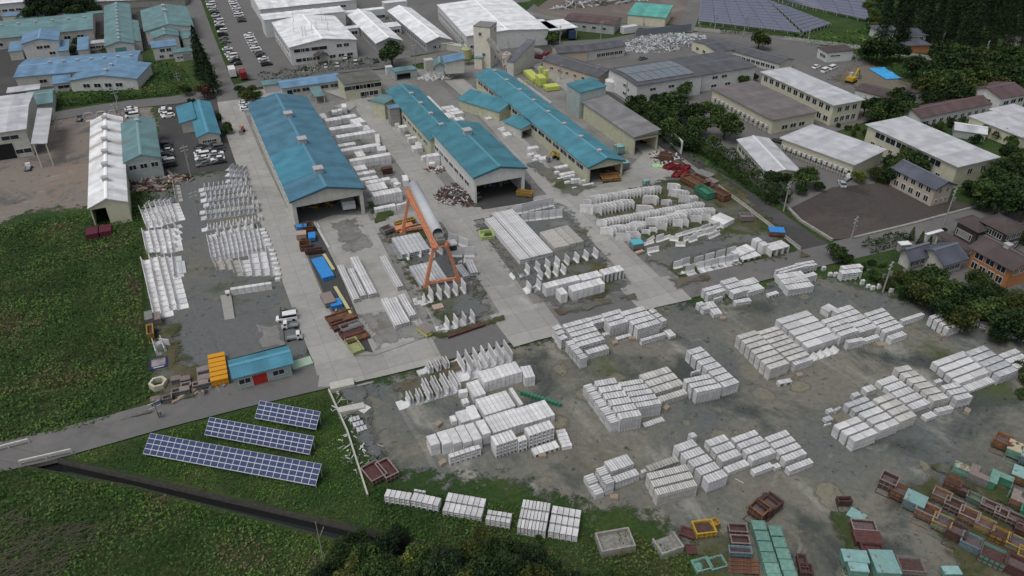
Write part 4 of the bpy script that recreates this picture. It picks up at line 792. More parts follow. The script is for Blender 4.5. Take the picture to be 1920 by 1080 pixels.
# ---- centre cluster
PC = 'in the centre of the lower yard'
S('22', (740, 1015, 808, 995, 530, 725), 80, 5, 4, 6, 'in the left strip, centre of the lower yard', 'striped channel stack', pd='v')
S('22', (812, 985, 977, 955, 602, 692), 105, 6, 7, 7, 'left column, ' + PC, 'ribbed gutter stack')
S('22', (940, 897, 1125, 865, 782, 700), 95, 5, 9, 7, 'second column, ' + PC, 'ribbed gutter stack')
S('22', (1000, 1045, 1155, 1000, 975, 1002), 10, 1, 8, 1, 'flat on the ground before the second centre column', 'single layer of ribbed blocks')
S('22', (1075, 792, 1290, 718, 945, 645), 40, 3, 8, 3, 'third column, ' + PC, 'smooth pale stack', tone='warm')
S('22', (1120, 855, 1322, 790, 1085, 808), 40, 1, 10, 4, 'lower one before the smooth centre column', 'stepped stack', tone='warm')
S('22', (1388, 785, 1578, 745, 1270, 675), 95, 3, 8, 6, 'fourth column, ' + PC, 'ribbed gutter stack')
S('22', (1595, 745, 1705, 705, 1300, 462), 80, 7, 5, 6, 'long right column, ' + PC, 'striped gutter stack')
S('22', (1350, 640, 1420, 620, 1335, 622), 30, 1, 3, 2, 'half hidden behind the fourth centre column', 'small stack')
# ---- upper right group below the eastern road
UR = 'by the eastern road junction'
S('22', (1475, 55, 1605, 15, 1420, 0), 60, 2, 6, 5, 'left pile ' + UR, 'gutter stack')
S('22', (1520, 85, 1585, 68, 1500, 70), 35, 1, 3, 3, 'lower one before the left pile ' + UR, 'small gutter stack')
S('22', (1665, 45, 1775, 10, 1560, -60), 50, 3, 5, 4, 'second pile ' + UR, 'gutter stack')
S('22', (1680, 115, 1800, 95, 1655, 85), 30, 1, 7, 2, 'lower one before the second pile ' + UR, 'low gutter stack')
S('22', (1440, 165, 1490, 155, 1375, 105), 45, 2, 3, 3, 'isolated at the left end ' + UR, 'short gutter stack')
S('22', (1515, 200, 1582, 190, 1440, 100), 35, 2, 3, 3, 'second short pair ' + UR, 'short gutter stack')
S('22', (1775, 35, 1890, -5, 1700, -60), 40, 2, 6, 3, 'third pile ' + UR, 'gutter stack')
S('32', (155, 15, 350, -15, 60, -110), 55, 3, 8, 4, 'right hand pile ' + UR, 'gutter stack')
S('31', (90, 970, 290, 900, 40, 940), 60, 2, 7, 4, 'far pile ' + UR, 'gutter stack')
S('31', (235, 930, 375, 905, 195, 890), 50, 2, 6, 3, 'furthest pile ' + UR, 'gutter stack')
S('31', (155, 1040, 390, 990, 130, 1010), 60, 1, 7, 4, 'standing lower before the far pile ' + UR, 'gutter stack')
S('32', (10, 60, 90, 40, -20, 35), 22, 1, 3, 1, 'alone before the third pile ' + UR, 'single layer of channel blocks')
S('31', (560, 975, 712, 958, 578, 902), 60, 2, 4, 4, 'alone by the bushes at the yard edge', 'tall stack of square channels')
# ---- big right group
BR = 'in the big right hand group'
S('32', (18, 612, 175, 575, -240, 348), 90, 7, 2, 6, 'left column, ' + BR, 'smooth pale stack', tone='warm')
S('32', (165, 548, 305, 490, -92, 322), 80, 7, 3, 6, 'second column, ' + BR, 'smooth pale stack', tone='warm')
S('32', (205, 580, 352, 540, 168, 540), 60, 1, 7, 5, 'lower one before the second column', 'gutter stack')
S('32', (88, 720, 188, 700, 50, 688), 28, 1, 2, 1, 'before the left column of the big group', 'pair of channel blocks')
S('32', (300, 450, 545, 375, 55, 228), 55, 5, 2, 5, 'third column, ' + BR, 'long smooth stack')
S('32', (550, 360, 690, 322, 395, 232), 80, 4, 5, 5, 'fourth column, ' + BR, 'gutter stack')
S('32', (605, 415, 730, 392, 570, 385), 60, 1, 6, 4, 'lower one before the fourth column', 'gutter stack')
S('32', (735, 402, 856, 375, 700, 372), 35, 1, 5, 2, 'flat low one before the fifth column', 'gutter stack')
S('32', (692, 335, 825, 292, 482, 155), 60, 5, 6, 4, 'fifth column, ' + BR, 'gutter stack')
S('32', (460, 180, 520, 150, 430, 130), 50, 1, 4, 3, 'at the far left corner of the fifth column', 'small stack')
S('32', (882, 335, 1025, 292, 720, 182), 75, 5, 6, 5, 'sixth column, ' + BR, 'gutter stack')
S('32', (930, 388, 1060, 358, 900, 350), 48, 1, 6, 3, 'lower one before the sixth column', 'gutter stack')
S('32', (1015, 252, 1188, 205, 982, 228), 45, 1, 8, 3, 'long low one right of the sixth column', 'gutter stack')
S('32', (1352, 310, 1500, 275, 1200, 205), 72, 4, 7, 4, 'in the pile beside the bushes on the right', 'gutter stack')
S('32', (1500, 240, 1592, 252, 1500, 205), 45, 1, 3, 4, 'taller end of the line by the bushes', 'open channel stack')
S('32', (1592, 280, 1680, 296, 1600, 242), 35, 1, 4, 2, 'lower end of the line by the bushes', 'open channel stack')
S('32', (1715, 305, 1822, 325, 1742, 245), 50, 1, 3, 4, 'tall end of the line at the right edge', 'open channel stack')
S('32', (1805, 340, 1990, 395, 1830, 305), 35, 1, 8, 2, 'low end of the line at the right edge', 'open channel stack')
S('32', (1432, 720, 1690, 640, 1225, 545), 55, 4, 2, 5, 'left part of the far right group', 'long smooth stack')
S('32', (1515, 775, 1725, 712, 1450, 725), 25, 1, 10, 2, 'low one before the far right group', 'long low stack')
S('32', (1740, 668, 1888, 620, 1475, 470), 75, 5, 3, 5, 'right part of the far right group', 'smooth stack', tone='cool')
S('32', (1870, 605, 2010, 562, 1722, 490), 50, 3, 6, 4, 'at the right edge of the picture', 'gutter stack')
# ---- lower right group
LR = 'in the lower right group'
S('32', (1245, 848, 1358, 822, 930, 592), 70, 6, 2, 5, 'long middle column, ' + LR, 'smooth stack', tone='warm')
S('32', (1278, 932, 1396, 905, 1245, 895), 45, 1, 6, 3, 'low one before the long middle column', 'gutter stack')
S('32', (1092, 912, 1225, 862, 800, 690), 40, 5, 6, 5, 'second column from the left, ' + LR, 'gutter stack')
S('32', (1195, 985, 1270, 955, 1155, 938), 30, 1, 4, 2, 'small one before the second column', 'low gutter stack')
S('32', (1420, 842, 1542, 815, 1290, 722), 75, 3, 4, 5, 'right end, ' + LR, 'gutter stack')
S('32', (1265, 715, 1320, 700, 1225, 690), 40, 1, 3, 3, 'behind the right end, ' + LR, 'small stack')

S('f', (560, 870, 845, 745, 268, 640), 140, 3, 2, 8, 'front left column, ' + LR, 'smooth stack')
S('f', (885, 728, 1130, 630, 590, 490), 140, 3, 2, 8, 'front middle column, ' + LR, 'smooth stack')
S('f', (1135, 615, 1350, 530, 775, 310), 140, 4, 2, 8, 'front right column, ' + LR, 'smooth stack', tone='warm')
S('f', (570, 500, 830, 385, 395, 375), 90, 2, 3, 6, 'back left column, ' + LR, 'smooth stack', tone='cool')
S('f', (720, 240, 845, 200, 640, 165), 70, 1, 3, 5, 'loose behind the back left column', 'small stack')
S('f', (560, 300, 650, 275, 520, 240), 60, 1, 2, 4, 'leftmost small one behind the back column', 'small stack', tone='cool')
S('f', (205, 610, 300, 575, 125, 550), 40, 1, 2, 2, 'at the left tip of the lower right group', 'pair of arch blocks', tone='cool')
S('f', (180, 660, 270, 640, 150, 630), 30, 1, 3, 2, 'right at the front left tip of that group', 'low stack')
S('f', (235, 500, 310, 470, 150, 460), 40, 1, 2, 2, 'behind the arch blocks at the left tip', 'small stack', tone='cool')
S('f', (330, 470, 400, 430, 300, 430), 60, 1, 2, 3, 'between the arch blocks and the back column', 'small stack', tone='cool')
# ---- bottom right centre group
BC = 'in the bottom centre group'
S('l', (110, 380, 185, 350, 62, 290), 45, 1, 4, 4, 'front left corner, ' + BC, 'short ribbed stack', pd='v')
S('l', (60, 290, 140, 262, 25, 212), 50, 1, 4, 4, 'far left corner, ' + BC, 'short ribbed stack', pd='v')
S('l', (195, 290, 272, 268, 110, 155), 95, 2, 4, 6, 'tall narrow pair, ' + BC, 'ribbed stack', pd='v')
S('l', (240, 190, 430, 130, 172, 98), 80, 1, 9, 5, 'behind the tall narrow pair', 'raised gutter stack')
S('l', (280, 278, 472, 212, 248, 215), 62, 1, 8, 5, 'front right of the tall narrow pair', 'gutter stack')
S('l', (490, 200, 530, 190, 470, 165), 60, 1, 2, 4, 'sandwiched left of the grey green pile', 'narrow stack')
S('l', (550, 190, 800, 120, 522, 130), 50, 1, 10, 4, 'behind the large tan pile', 'low gutter stack', tone='dirty')
S('l', (612, 378, 935, 298, 520, 190), 95, 3, 18, 8, 'of the large tan block before the middle columns', 'wide tan ribbed stack', tone='warm')
S('23', (1475, 385, 1635, 345, 1200, 95), 82, 5, 7, 6, 'left column, ' + BC, 'ribbed gutter stack')
S('23', (1350, 45, 1395, 30, 1310, 5), 60, 1, 3, 4, 'half hidden left of the middle column', 'small stack')
S('l', (1130, 112, 1285, 52, 985, -70), 55, 3, 6, 4, 'second column, ' + BC, 'ribbed gutter stack')
S('l', (1178, 200, 1335, 118, 1132, 140), 32, 1, 6, 3, 'low one before the second column', 'gutter stack')
S('23', (1670, 350, 1735, 385, 1655, 335), 8, 1, 2, 1, 'on the ground in front of the bottom centre group', 'pair of small channels')
S('l', (1370, 105, 1565, 35, 1190, -90), 60, 4, 7, 5, 'third column, ' + BC, 'ribbed gutter stack')
S('l', (1388, 205, 1545, 148, 1350, 158), 38, 1, 7, 3, 'low one before the third column', 'gutter stack')
S('l', (1555, 165, 1608, 150, 1530, 120), 30, 1, 2, 2, 'at the foot of the third column', 'small low stack')
S('l', (1635, 110, 1805, 38, 1460, -95), 55, 4, 7, 5, 'right end, ' + BC, 'ribbed gutter stack')
S('l', (1670, 190, 1862, 112, 1622, 142), 42, 1, 8, 4, 'lowest front one, right end, bottom centre group', 'gutter stack')
# ---- the row that turns its open ends to the bottom edge
S('13', (958, 480, 1150, 510, 985, 415), 60, 1, 5, 3, 'left end of the line above the dark trees', 'open channel stack')
S('13', (1155, 510, 1365, 555, 1185, 440), 55, 1, 5, 3, 'second in the line above the dark trees', 'open channel stack')
S('13', (1180, 440, 1270, 455, 1190, 415), 25, 1, 3, 1, 'peeping out behind the second of the line', 'few channel blocks')
S('13', (1395, 588, 1690, 640, 1440, 440), 42, 2, 7, 3, 'third in the line above the dark trees', 'broad channel stack')
S('13', (1718, 655, 1905, 685, 1742, 570), 50, 2, 5, 4, 'fourth in the line above the dark trees', 'narrow block stack')
S('23', (35, 715, 252, 748, 85, 492), 60, 3, 8, 5, 'fifth in the line above the dark trees', 'narrow ribbed stack')
S('23', (268, 745, 492, 785, 305, 537), 52, 3, 5, 4, 'last in the line above the dark trees', 'broad pale stack')
# ---- the white cluster right of the retaining blocks
WC = 'in the white cluster'
S('a', (665, 350, 985, 250, 600, 250), 90, 1, 9, 2, 'raised long one, ' + WC, 'row of white box blocks', tone='white', kind='s')
S('a', (580, 470, 680, 435, 512, 340), 60, 1, 3, 1, 'lower left end of the raised row', 'white slab stack', tone='white', kind='s')
S('a', (1010, 310, 1095, 290, 965, 205), 80, 1, 3, 2, 'right end of the raised row', 'white box blocks', tone='white', kind='s')
S('a', (668, 625, 935, 545, 585, 480), 60, 1, 7, 2, 'second band, ' + WC, 'broad white slab stack', tone='white', kind='s')
S('a', (965, 540, 995, 525, 880, 385), 50, 1, 1, 1, 'single long one beside the second band', 'white beam', tone='white', kind='s')
S('a', (745, 775, 1010, 700, 680, 625), 70, 1, 8, 2, 'third band, left half, ' + WC, 'broad white slab stack', tone='white', kind='s')
S('a', (1010, 700, 1278, 640, 960, 550), 70, 1, 7, 2, 'third band, right half, ' + WC, 'broad white slab stack', tone='white', kind='s')
S('a', (765, 880, 950, 825, 728, 785), 115, 1, 6, 4, 'front left open ended one, ' + WC, 'stack of open white channels', tone='white')
S('a', (955, 850, 1030, 825, 930, 800), 95, 1, 2, 3, 'small right part of the open ended front one', 'stack of open white channels', tone='white')
S('a', (1045, 800, 1265, 735, 1005, 720), 110, 1, 6, 4, 'front right open ended one, ' + WC, 'stack of open white channels', tone='white')
S('a', (1095, 960, 1305, 890, 1060, 890), 28, 1, 5, 1, 'flat low one before the open ended stack', 'layer of white channels', tone='white')
S('a', (1325, 895, 1405, 865, 1260, 740), 30, 1, 5, 2, 'right corner, ' + WC, 'low stack of white channels', tone='white', pd='v')
S('a', (375, 985, 640, 900, 345, 945), 70, 1, 6, 3, 'front line of open blocks, ' + WC, 'row of open white channels', tone='white')
for k, (x0, y0, x1, y1, x2, y2, n_) in enumerate([(215, 885, 295, 860, 170, 790, 2), (315, 875, 395, 850, 255, 760, 2), (405, 870, 480, 850, 345, 735, 2), (490, 862, 570, 840, 425, 710, 2), (575, 840, 650, 815, 508, 690, 2), (655, 790, 725, 765, 590, 665, 2)]):
    S('a', (x0, y0, x1, y1, x2, y2), 90, 1, 1, 2, '%s from the left, left side of the white cluster' % od(k), 'pair of large white box blocks', tone='white', kind='s')
S('a', (470, 690, 640, 640, 425, 585), 60, 1, 2, 1, 'nearer of two behind the large box pairs', 'row of white box blocks', tone='white', kind='s')
S('a', (535, 600, 605, 575, 505, 545), 60, 1, 1, 1, 'further one behind the large box pairs', 'white box block', tone='white', kind='s')
S('a', (395, 680, 440, 665, 368, 622), 40, 1, 1, 1, 'small one left of the box pairs', 'white box block', tone='white', kind='s')
S('a', (455, 440, 530, 425, 445, 400), 45, 1, 1, 1, 'alone at the upper left corner of the white cluster', 'white cube block', tone='white', kind='s')
S('a', (490, 530, 545, 515, 460, 480), 30, 1, 2, 1, 'small pair below the lone cube', 'white blocks', tone='white', kind='s')
# ---- stacks along the halls
BH = 'beside the tall blue roofed hall'
HS = [(95, 215, 230, 195, 82, 200, 50, 4), (230, 190, 355, 170, 222, 175, 50, 3), (130, 290, 315, 255, 115, 275, 48, 4), (315, 265, 405, 250, 310, 245, 48, 2), (190, 355, 515, 300, 180, 340, 48, 9), (205, 430, 345, 400, 195, 415, 35, 3), (225, 470, 555, 410, 215, 455, 45, 7), (300, 555, 640, 490, 290, 540, 75, 7), (345, 630, 445, 610, 310, 600, 35, 2), (365, 670, 520, 645, 350, 655, 35, 3), (390, 715, 540, 690, 375, 700, 40, 3), (435, 740, 635, 695, 425, 725, 50, 6), (465, 805, 615, 770, 455, 760, 40, 4), (500, 850, 735, 800, 490, 825, 80, 9), (510, 960, 690, 930, 500, 945, 40, 7), (700, 925, 790, 900, 695, 915, 40, 3), (360, 515, 430, 500, 330, 480, 25, 3), (640, 730, 705, 715, 630, 710, 30, 2), (690, 750, 730, 735, 680, 735, 30, 1), (750, 715, 785, 700, 738, 685, 50, 1), (530, 465, 605, 460, 525, 440, 40, 1), (335, 235, 430, 215, 325, 210, 40, 3), (415, 290, 470, 275, 405, 265, 25, 2), (515, 395, 535, 380, 510, 350, 30, 1), (60, 190, 105, 180, 45, 165, 30, 1)]
for k, r in enumerate(HS):
    r = r[:4] + (r[0] + (r[4] - r[0]) * 1.0 - 6, r[1] + (r[5] - r[1]) * 1.7) + r[6:]
    S('b', r[:6], r[6] * 1.05, 1, r[7], 2 if r[6] > 42 else 1, '%s counting down beside the tall blue roofed hall' % od(k), 'row of white box blocks', tone='white', kind='s')
S('b', (145, 140, 190, 130, 140, 115), 30, 1, 1, 1, 'near the yellow office, left', 'white cube', tone='white', kind='s')
S('b', (195, 125, 225, 115, 190, 105), 40, 1, 1, 1, 'near the yellow office, middle', 'white cube', tone='white', kind='s')
S('b', (228, 95, 265, 85, 222, 62), 60, 1, 1, 2, 'near the yellow office, right', 'tall white cube pair', tone='white', kind='s')
NH = [(715, 200, 765, 195, 710, 175, 30, 1), (675, 245, 715, 240, 670, 210, 30, 1), (715, 270, 810, 255, 705, 245, 45, 4), (815, 310, 868, 305, 812, 295, 28, 1), (790, 365, 892, 350, 778, 345, 45, 3), (770, 340, 810, 332, 765, 325, 15, 1), (835, 440, 895, 425, 828, 415, 35, 2), (855, 400, 900, 390, 850, 385, 22, 1)]
for k, r in enumerate(NH): S('b', r[:6], r[6], 1, r[7], 1, '%s in the line left of the narrow teal hall' % od(k), 'white blocks', tone='white', kind='s')
for k, r in enumerate([(1180, 40, 1255, 30, 1172, 15, 35, 2), (1250, 100, 1290, 90, 1240, 85, 35, 1), (1290, 100, 1380, 85, 1282, 75, 80, 2), (1300, 150, 1345, 145, 1295, 130, 45, 1), (1210, 15, 1290, 5, 1205, -10, 30, 2)]):
    S('11', r[:6], r[6], 1, r[7], 1, '%s in the cluster left of the short teal hall' % od(k), 'white blocks', tone='white', kind='s')
for k, r in enumerate([(1380, 830, 1400, 822, 1300, 715, 14, 4), (1470, 860, 1560, 845, 1375, 800, 30, 5), (1440, 885, 1500, 880, 1400, 845, 20, 3), (1500, 905, 1565, 895, 1490, 880, 22, 3)]):
    S('10', r[:6], r[6], 3 if k == 1 else 1, r[7], 1, 'part %s in the gap between the teal halls' % ['one', 'two', 'three', 'four'][k], 'white blocks on pallets', tone='white', kind='s')
for k, r in enumerate([(1640, 760, 1700, 750, 1590, 740, 15, 3), (1650, 815, 1720, 790, 1640, 790, 30, 3), (1700, 800, 1760, 785, 1665, 765, 30, 3), (1680, 850, 1740, 840, 1672, 825, 25, 2), (1740, 850, 1788, 845, 1730, 820, 40, 2), (1735, 895, 1780, 885, 1725, 875, 20, 2), (1850, 985, 1905, 970, 1842, 955, 22, 2), (1870, 1020, 1925, 1010, 1860, 990, 25, 2), (1930, 1000, 1960, 990, 1920, 970, 30, 2)]):
    S('10', r[:6], r[6], 1, r[7], 1, '%s in the line left of the longest shed' % od(k), 'loose white blocks', tone='white', kind='s')
for k, r in enumerate([(130, 40, 210, 30, 110, 20, 25, 3), (130, 85, 175, 75, 122, 65, 25, 2), (180, 100, 220, 90, 172, 80, 25, 2), (215, 120, 300, 105, 205, 95, 25, 4), (160, 125, 190, 118, 155, 110, 15, 1), (330, 185, 430, 170, 315, 165, 15, 4), (370, 235, 480, 215, 360, 215, 25, 4), (395, 250, 480, 235, 385, 235, 30, 3), (325, 215, 360, 208, 320, 200, 20, 1), (345, 262, 395, 255, 340, 250, 12, 2), (445, 270, 515, 265, 440, 255, 40, 3), (405, 290, 440, 280, 400, 275, 25, 1), (515, 280, 555, 272, 510, 268, 30, 2), (455, 330, 490, 325, 450, 320, 15, 2), (535, 312, 620, 295, 525, 300, 15, 4)]):
    S('21', r[:6], r[6], 1, r[7], 1, '%s in the field of small blocks before the longest shed' % od(k), 'small white blocks', tone='white', kind='s')
# ---- long poles and flumes
def poles(t, p, hp, rows, cols, ly, label, tone='cool', rows_gap=.15):
    S(t, p, hp, rows, cols, ly, label, 'stack of long concrete flumes', tone=tone, gap=rows_gap)
poles('i', (240, 620, 480, 565, 165, 470), 45, 1, 7, 3, 'lying left of the crane legs', 'cool')
poles('i', (215, 660, 240, 650, 110, 530), 12, 1, 3, 1, 'low strip left of the crane flumes', 'grey')
poles('i', (400, 880, 625, 815, 305, 710), 40, 1, 8, 3, 'lying between the legs of the orange crane', 'cool')
poles('i', (760, 805, 812, 785, 695, 700), 30, 1, 3, 2, 'left one beside the near crane leg', 'cool')
poles('i', (820, 775, 878, 755, 770, 660), 38, 1, 3, 2, 'right one beside the near crane leg', 'cool')
poles('k', (440, 655, 485, 645, 330, 420), 38, 1, 3, 3, 'leftmost in the rail yard', None)
poles('k', (490, 630, 530, 620, 395, 445), 40, 1, 3, 3, 'second in the rail yard', None)
poles('k', (545, 620, 598, 600, 420, 365), 45, 1, 3, 3, 'third in the rail yard', None)
poles('k', (580, 440, 595, 432, 520, 335), 8, 1, 2, 1, 'thin pair in the rail yard', None)
poles('k', (735, 570, 780, 560, 615, 360), 42, 1, 3, 3, 'long one by the rail', None)
poles('k', (720, 830, 768, 815, 622, 645), 40, 1, 3, 4, 'front left in the rail yard', None)
poles('k', (770, 815, 820, 795, 680, 640), 40, 1, 3, 3, 'front middle in the rail yard', None)
poles('k', (820, 765, 860, 745, 735, 620), 45, 1, 3, 3, 'front right in the rail yard', None)
poles('21', (60, 870, 132, 850, -230, 560), 48, 1, 6, 3, 'left half of the big flume field', None)
poles('21', (140, 850, 315, 815, -150, 515), 42, 1, 9, 2, 'right half of the big flume field', None)
for k, (x0, y0, x1, y1, x2, y2) in enumerate([(320, 780, 370, 765, 210, 655), (372, 770, 430, 752, 265, 640), (432, 750, 485, 738, 320, 625), (487, 740, 535, 722, 375, 612)]):
    S('21', (x0, y0, x1, y1, x2, y2), 62, 1, 1, 4, '%s from the left beside the flume field' % od(k), 'stack of brownish grey beams', tone='dirty', kind='s')
S('j', (1665, 545, 1790, 480, 1610, 440), 65, 1, 2, 1, 'alone beside the grass at the yard wall', 'big white square block with a recess', tone='white', kind='s')
S('c', (400, 545, 1000, 420, 325, 450), 170, 1, 8, 1, 'back row left beside the lower kerb', 'row of white box culverts', tone='white', kind='s')
S('c', (1010, 415, 1360, 340, 915, 310), 150, 1, 4, 1, 'back row middle beside the lower kerb', 'row of white box culverts', tone='white', kind='s')
S('c', (1380, 320, 1740, 250, 1280, 220), 165, 1, 5, 1, 'back row right with dark slots', 'row of white box culverts', tone='white')
S('c', (650, 655, 765, 625, 550, 540), 170, 1, 2, 1, 'leftmost in front beside the lower kerb', 'pair of white box culverts', tone='white', kind='s')
S('c', (850, 600, 1405, 470, 755, 490), 170, 1, 6, 1, 'front row beside the lower kerb', 'row of white box culverts', tone='white', kind='s')
S('21', (1735, 870, 1865, 830, 1655, 785), 20, 1, 3, 1, 'beside the lower yard wall on the right', 'white channel blocks', tone='white')
S('21', (1700, 840, 1830, 790, 1660, 785), 35, 1, 4, 1, 'just behind the channel blocks by the yard wall', 'white channel blocks', tone='white')
S('21', (1885, 765, 1935, 755, 1790, 705), 75, 2, 1, 1, 'at the right end of the yard wall', 'large white box culverts', tone='white', kind='s')
S('31', (30, 800, 175, 770, -15, 745), 60, 1, 3, 1, 'right of the large culverts by the wall', 'open white culverts', tone='white')
S('12', (760, 1080, 840, 1060, 680, 970), 25, 3, 3, 2, 'beside the low wall left of the lower yard', 'small grey block stack', tone='cool')
S('12', (735, 900, 810, 940, 725, 840), 20, 1, 2, 1, 'by the pale concrete slab at the lower yard gate', 'white block', tone='white', kind='s')
S('01', (1345, 975, 1400, 965, 1330, 880), 10, 1, 2, 1, 'alone beside the left line of retaining blocks', 'flat grey slab pair', tone='cool', kind='s')
# ================================================================ retaining blocks, wing walls
def lblock(wd, h, d, th=.2):
    "L block: upright plate at y=0, foot reaching to -d, with a small haunch"
    b = MB(); b.extr_x([(-d, 0), (th, 0), (th, h), (th * .35, h), (0, .55), (-.35, .2), (-d, .14)], 0, wd); return b
LM = {}
def place_l(o, rz, wd, h, d, tone, label, group=None, name='retaining_block', cat='concrete block'):
    h *= .8
    k = (round(wd, 1), round(h, 1), round(d, 1), tone)
    if k not in LM: LM[k] = lblock(*k[:3]).me('retaining_block', cmat(tone))
    return tag(link(name, LM[k], None, o, rz), label, cat, group)
def dirang(p, q): d = G(q) - G(p); return math.atan2(d.y, d.x)
def lline(t, p, n, h, d, place, tone=None, flip=False, wd=None, group='L shaped retaining blocks', lab='retaining block'):
    "blocks standing end to end along a base line given by two pixels"
    a, b_ = [G(q) for q in Q(t, *p)]; D = (b_ - a); L = D.length; u = D.normalized(); st = L / n; wd = wd or st - .16; nm = {'retaining block': 'retaining_block'}.get(lab, lab.replace(' ', '_').replace('step_like', 'stepped'))
    rz = math.atan2(u.y, u.x)
    for i in range(n):
        if flip: o = a + u * (st * (i + 1)); r = rz + math.pi
        else: o = a + u * (st * i); r = rz
        place_l(o, r, wd, h * .72 * random.uniform(.97, 1.03), d, tone, fit('%s, %s %s' % (lab, od(i), place)), group, name=nm)
def lrow(t, p, n, wd, h, d, ang, place, tone=None, group='L shaped retaining blocks', lab='retaining block', twin=False):
    "blocks side by side, each turned by ang to the line joining two pixels"
    a, b_ = [G(q) for q in Q(t, *p)]; D = (b_ - a); rz = math.atan2(D.y, D.x)
    if ang == 0 and n > 1: wd = min(wd, D.length / (n - 1) * .9)
    rz += R(ang)
    for i in range(n):
        o = a + D * (i / max(1, n - 1))
        if ang == 90: rq = rz - math.pi; o = o + Vector((math.cos(rz), math.sin(rz), 0)) * wd
        else: rq = rz
        place_l(o, rq + R(random.uniform(-1.5, 1.5)), wd, h, d, tone, fit('%s, %s %s' % (lab, od(i), place)), group)
        if twin: place_l(o + Vector((math.cos(rz - math.pi / 2), math.sin(rz - math.pi / 2), 0)) * .5, rq + R(random.uniform(-1, 1)), wd, h * .93, .3, tone, fit('thin upright plate, %s %s' % (od(i), place)), 'upright plates behind the retaining blocks', name='concrete_plate')
# small rows left of the white cluster and by the cross road: uprights seen nearly edge on
lrow('a', (40, 560, 440, 440), 6, 2.0, 2.1, 1.7, 90, 'from the left, lower row left of the white cluster', None, twin=True)
lrow('a', (170, 440, 400, 375), 4, 1.9, 2.0, 1.6, 90, 'from the left, middle row left of the white cluster', None, twin=True)
lrow('a', (205, 290, 345, 250), 3, 1.9, 2.0, 1.6, 90, 'from the left, short row under the cross road', None, twin=True)
lrow('a', (470, 230, 865, 130), 7, 2.2, 2.5, 1.8, 90, 'from the left, back row behind the raised white boxes', None)
lrow('a', (500, 280, 900, 180), 7, 2.2, 2.5, 1.8, 90, 'from the left, second row behind the raised boxes', None)
lrow('a', (545, 330, 640, 310), 2, 2.2, 2.5, 1.8, 90, 'from the left, third row behind the raised boxes', None)
lrow('i', (505, 1030, 780, 960), 5, 2.4, 3.0, 2.2, 90, 'from the left, just below the crane leg', None)
lrow('i', (440, 1035, 470, 1030), 1, 2.2, 1.2, 2.0, 90, 'beside the crane rail end', None)
lrow('12', (1450, 330, 1640, 280), 4, 2.2, 2.6, 1.9, 90, 'from the left, beside the rusty beam at the kerb', None)
lrow('21', (130, 990, 640, 870), 8, 2.0, 2.4, 1.8, 90, 'from the left, row below the flume field', None)
lrow('21', (20, 1025, 60, 1015), 1, 2.0, .9, 1.6, 90, 'lowest, at the lot corner below the flume field', None)
lrow('c', (130, 640, 300, 600), 2, 2.0, 2.2, 1.2, 90, 'left of the box culverts', None)
lrow('c', (330, 430, 720, 340), 4, 2.0, 2.2, .5, 90, 'behind the back row of culverts', None)
for i, (x, y) in enumerate([(1210, 945), (1265, 925), (1300, 975)]):
    place_l(G(Q('21', x, y)[0]), dirang((1210, 505), (1300, 482)), 2.0, 2.2, 2.0, None, 'lone retaining block, %s from the left end of the yard wall row' % od(i), 'L shaped retaining blocks')
lrow('21', (1390, 950, 1650, 890), 6, 2.1, 2.3, 2.2, 0, 'from the left, front of the yard wall row', None)
lrow('21', (1365, 915, 1610, 845), 4, 2.1, 2.4, 1.5, 0, 'from the left, back of the yard wall row', None)
lrow('21', (70, 590, 330, 560), 6, 2.2, 2.8, 2.6, 0, 'from the left, curved fronts at the top of the flume field', None)
lrow('21', (30, 535, 270, 480), 6, 2.4, 3.0, 1.0, 0, 'from the left, tall plates at the top of the flume field', None)
lrow('11', (1470, 850, 1560, 850), 2, 3.2, 3.0, 2.4, 0, 'right of the crane, tall pale plates', None)
lrow('11', (1440, 730, 1520, 760), 2, 3.0, 2.8, 2.0, 0, 'right of the crane, further tall plates', None)
lrow('11', (1150, 880, 1240, 860), 2, 2.0, 1.8, 1.2, 90, 'between the flume stacks under the crane', None)
lrow('11', (1340, 860, 1400, 840), 2, 2.0, 1.8, 1.2, 90, 'inside the crane legs', None)
lrow('32', (370, 545, 520, 495), 4, 1.4, 1.0, 1.2, 90, 'open block below the third column of the big group', None)
# ---- left storage yard
LY = 'left storage yard'
for k, (x0, y0, x1, y1, n) in enumerate([(1110, 640, 1055, 500, 6), (1160, 635, 1095, 490, 6), (1195, 620, 1130, 480, 6), (1235, 610, 1170, 470, 6), (1265, 600, 1205, 465, 6), (1300, 590, 1240, 460, 6), (1330, 585, 1280, 455, 6)]):
    lline('01', (x0, y0, x1, y1), n, 2.4, 1.7, 'in line %s, top block of the leftmost yard strip' % od(k), 'white', lab='upright retaining block')
for k, (x0, y0, x1, y1, n) in enumerate([(1110, 825, 1075, 660, 6), (1165, 820, 1125, 655, 6), (1215, 830, 1170, 650, 6), (1265, 825, 1225, 650, 6), (1305, 815, 1270, 640, 6)]):
    lline('01', (x0, y0, x1, y1), n, 1.9, 1.8, 'in line %s, middle part of the leftmost yard strip' % od(k), 'white', lab='step like retaining block')
for k, (x0, y0, x1, y1, n) in enumerate([(1170, 1320, 1070, 880, 12), (1225, 1310, 1130, 860, 12), (1285, 1255, 1190, 860, 11), (1340, 1250, 1245, 860, 11)]):
    lline('01', (x0, y0, x1, y1), n, 2.0, 1.8, 'in line %s, long lower part of the leftmost yard strip' % od(k), 'white', lab='step like retaining block')
lline('01', (1320, 1010, 1300, 850), 4, 1.9, 1.5, 'right end of the leftmost yard strip', None)
lrow('01', (1330, 440, 1310, 330), 5, 1.6, 1.5, 1.2, 0, 'from the nearest, short file at the top of the leftmost strip', 'dirty')
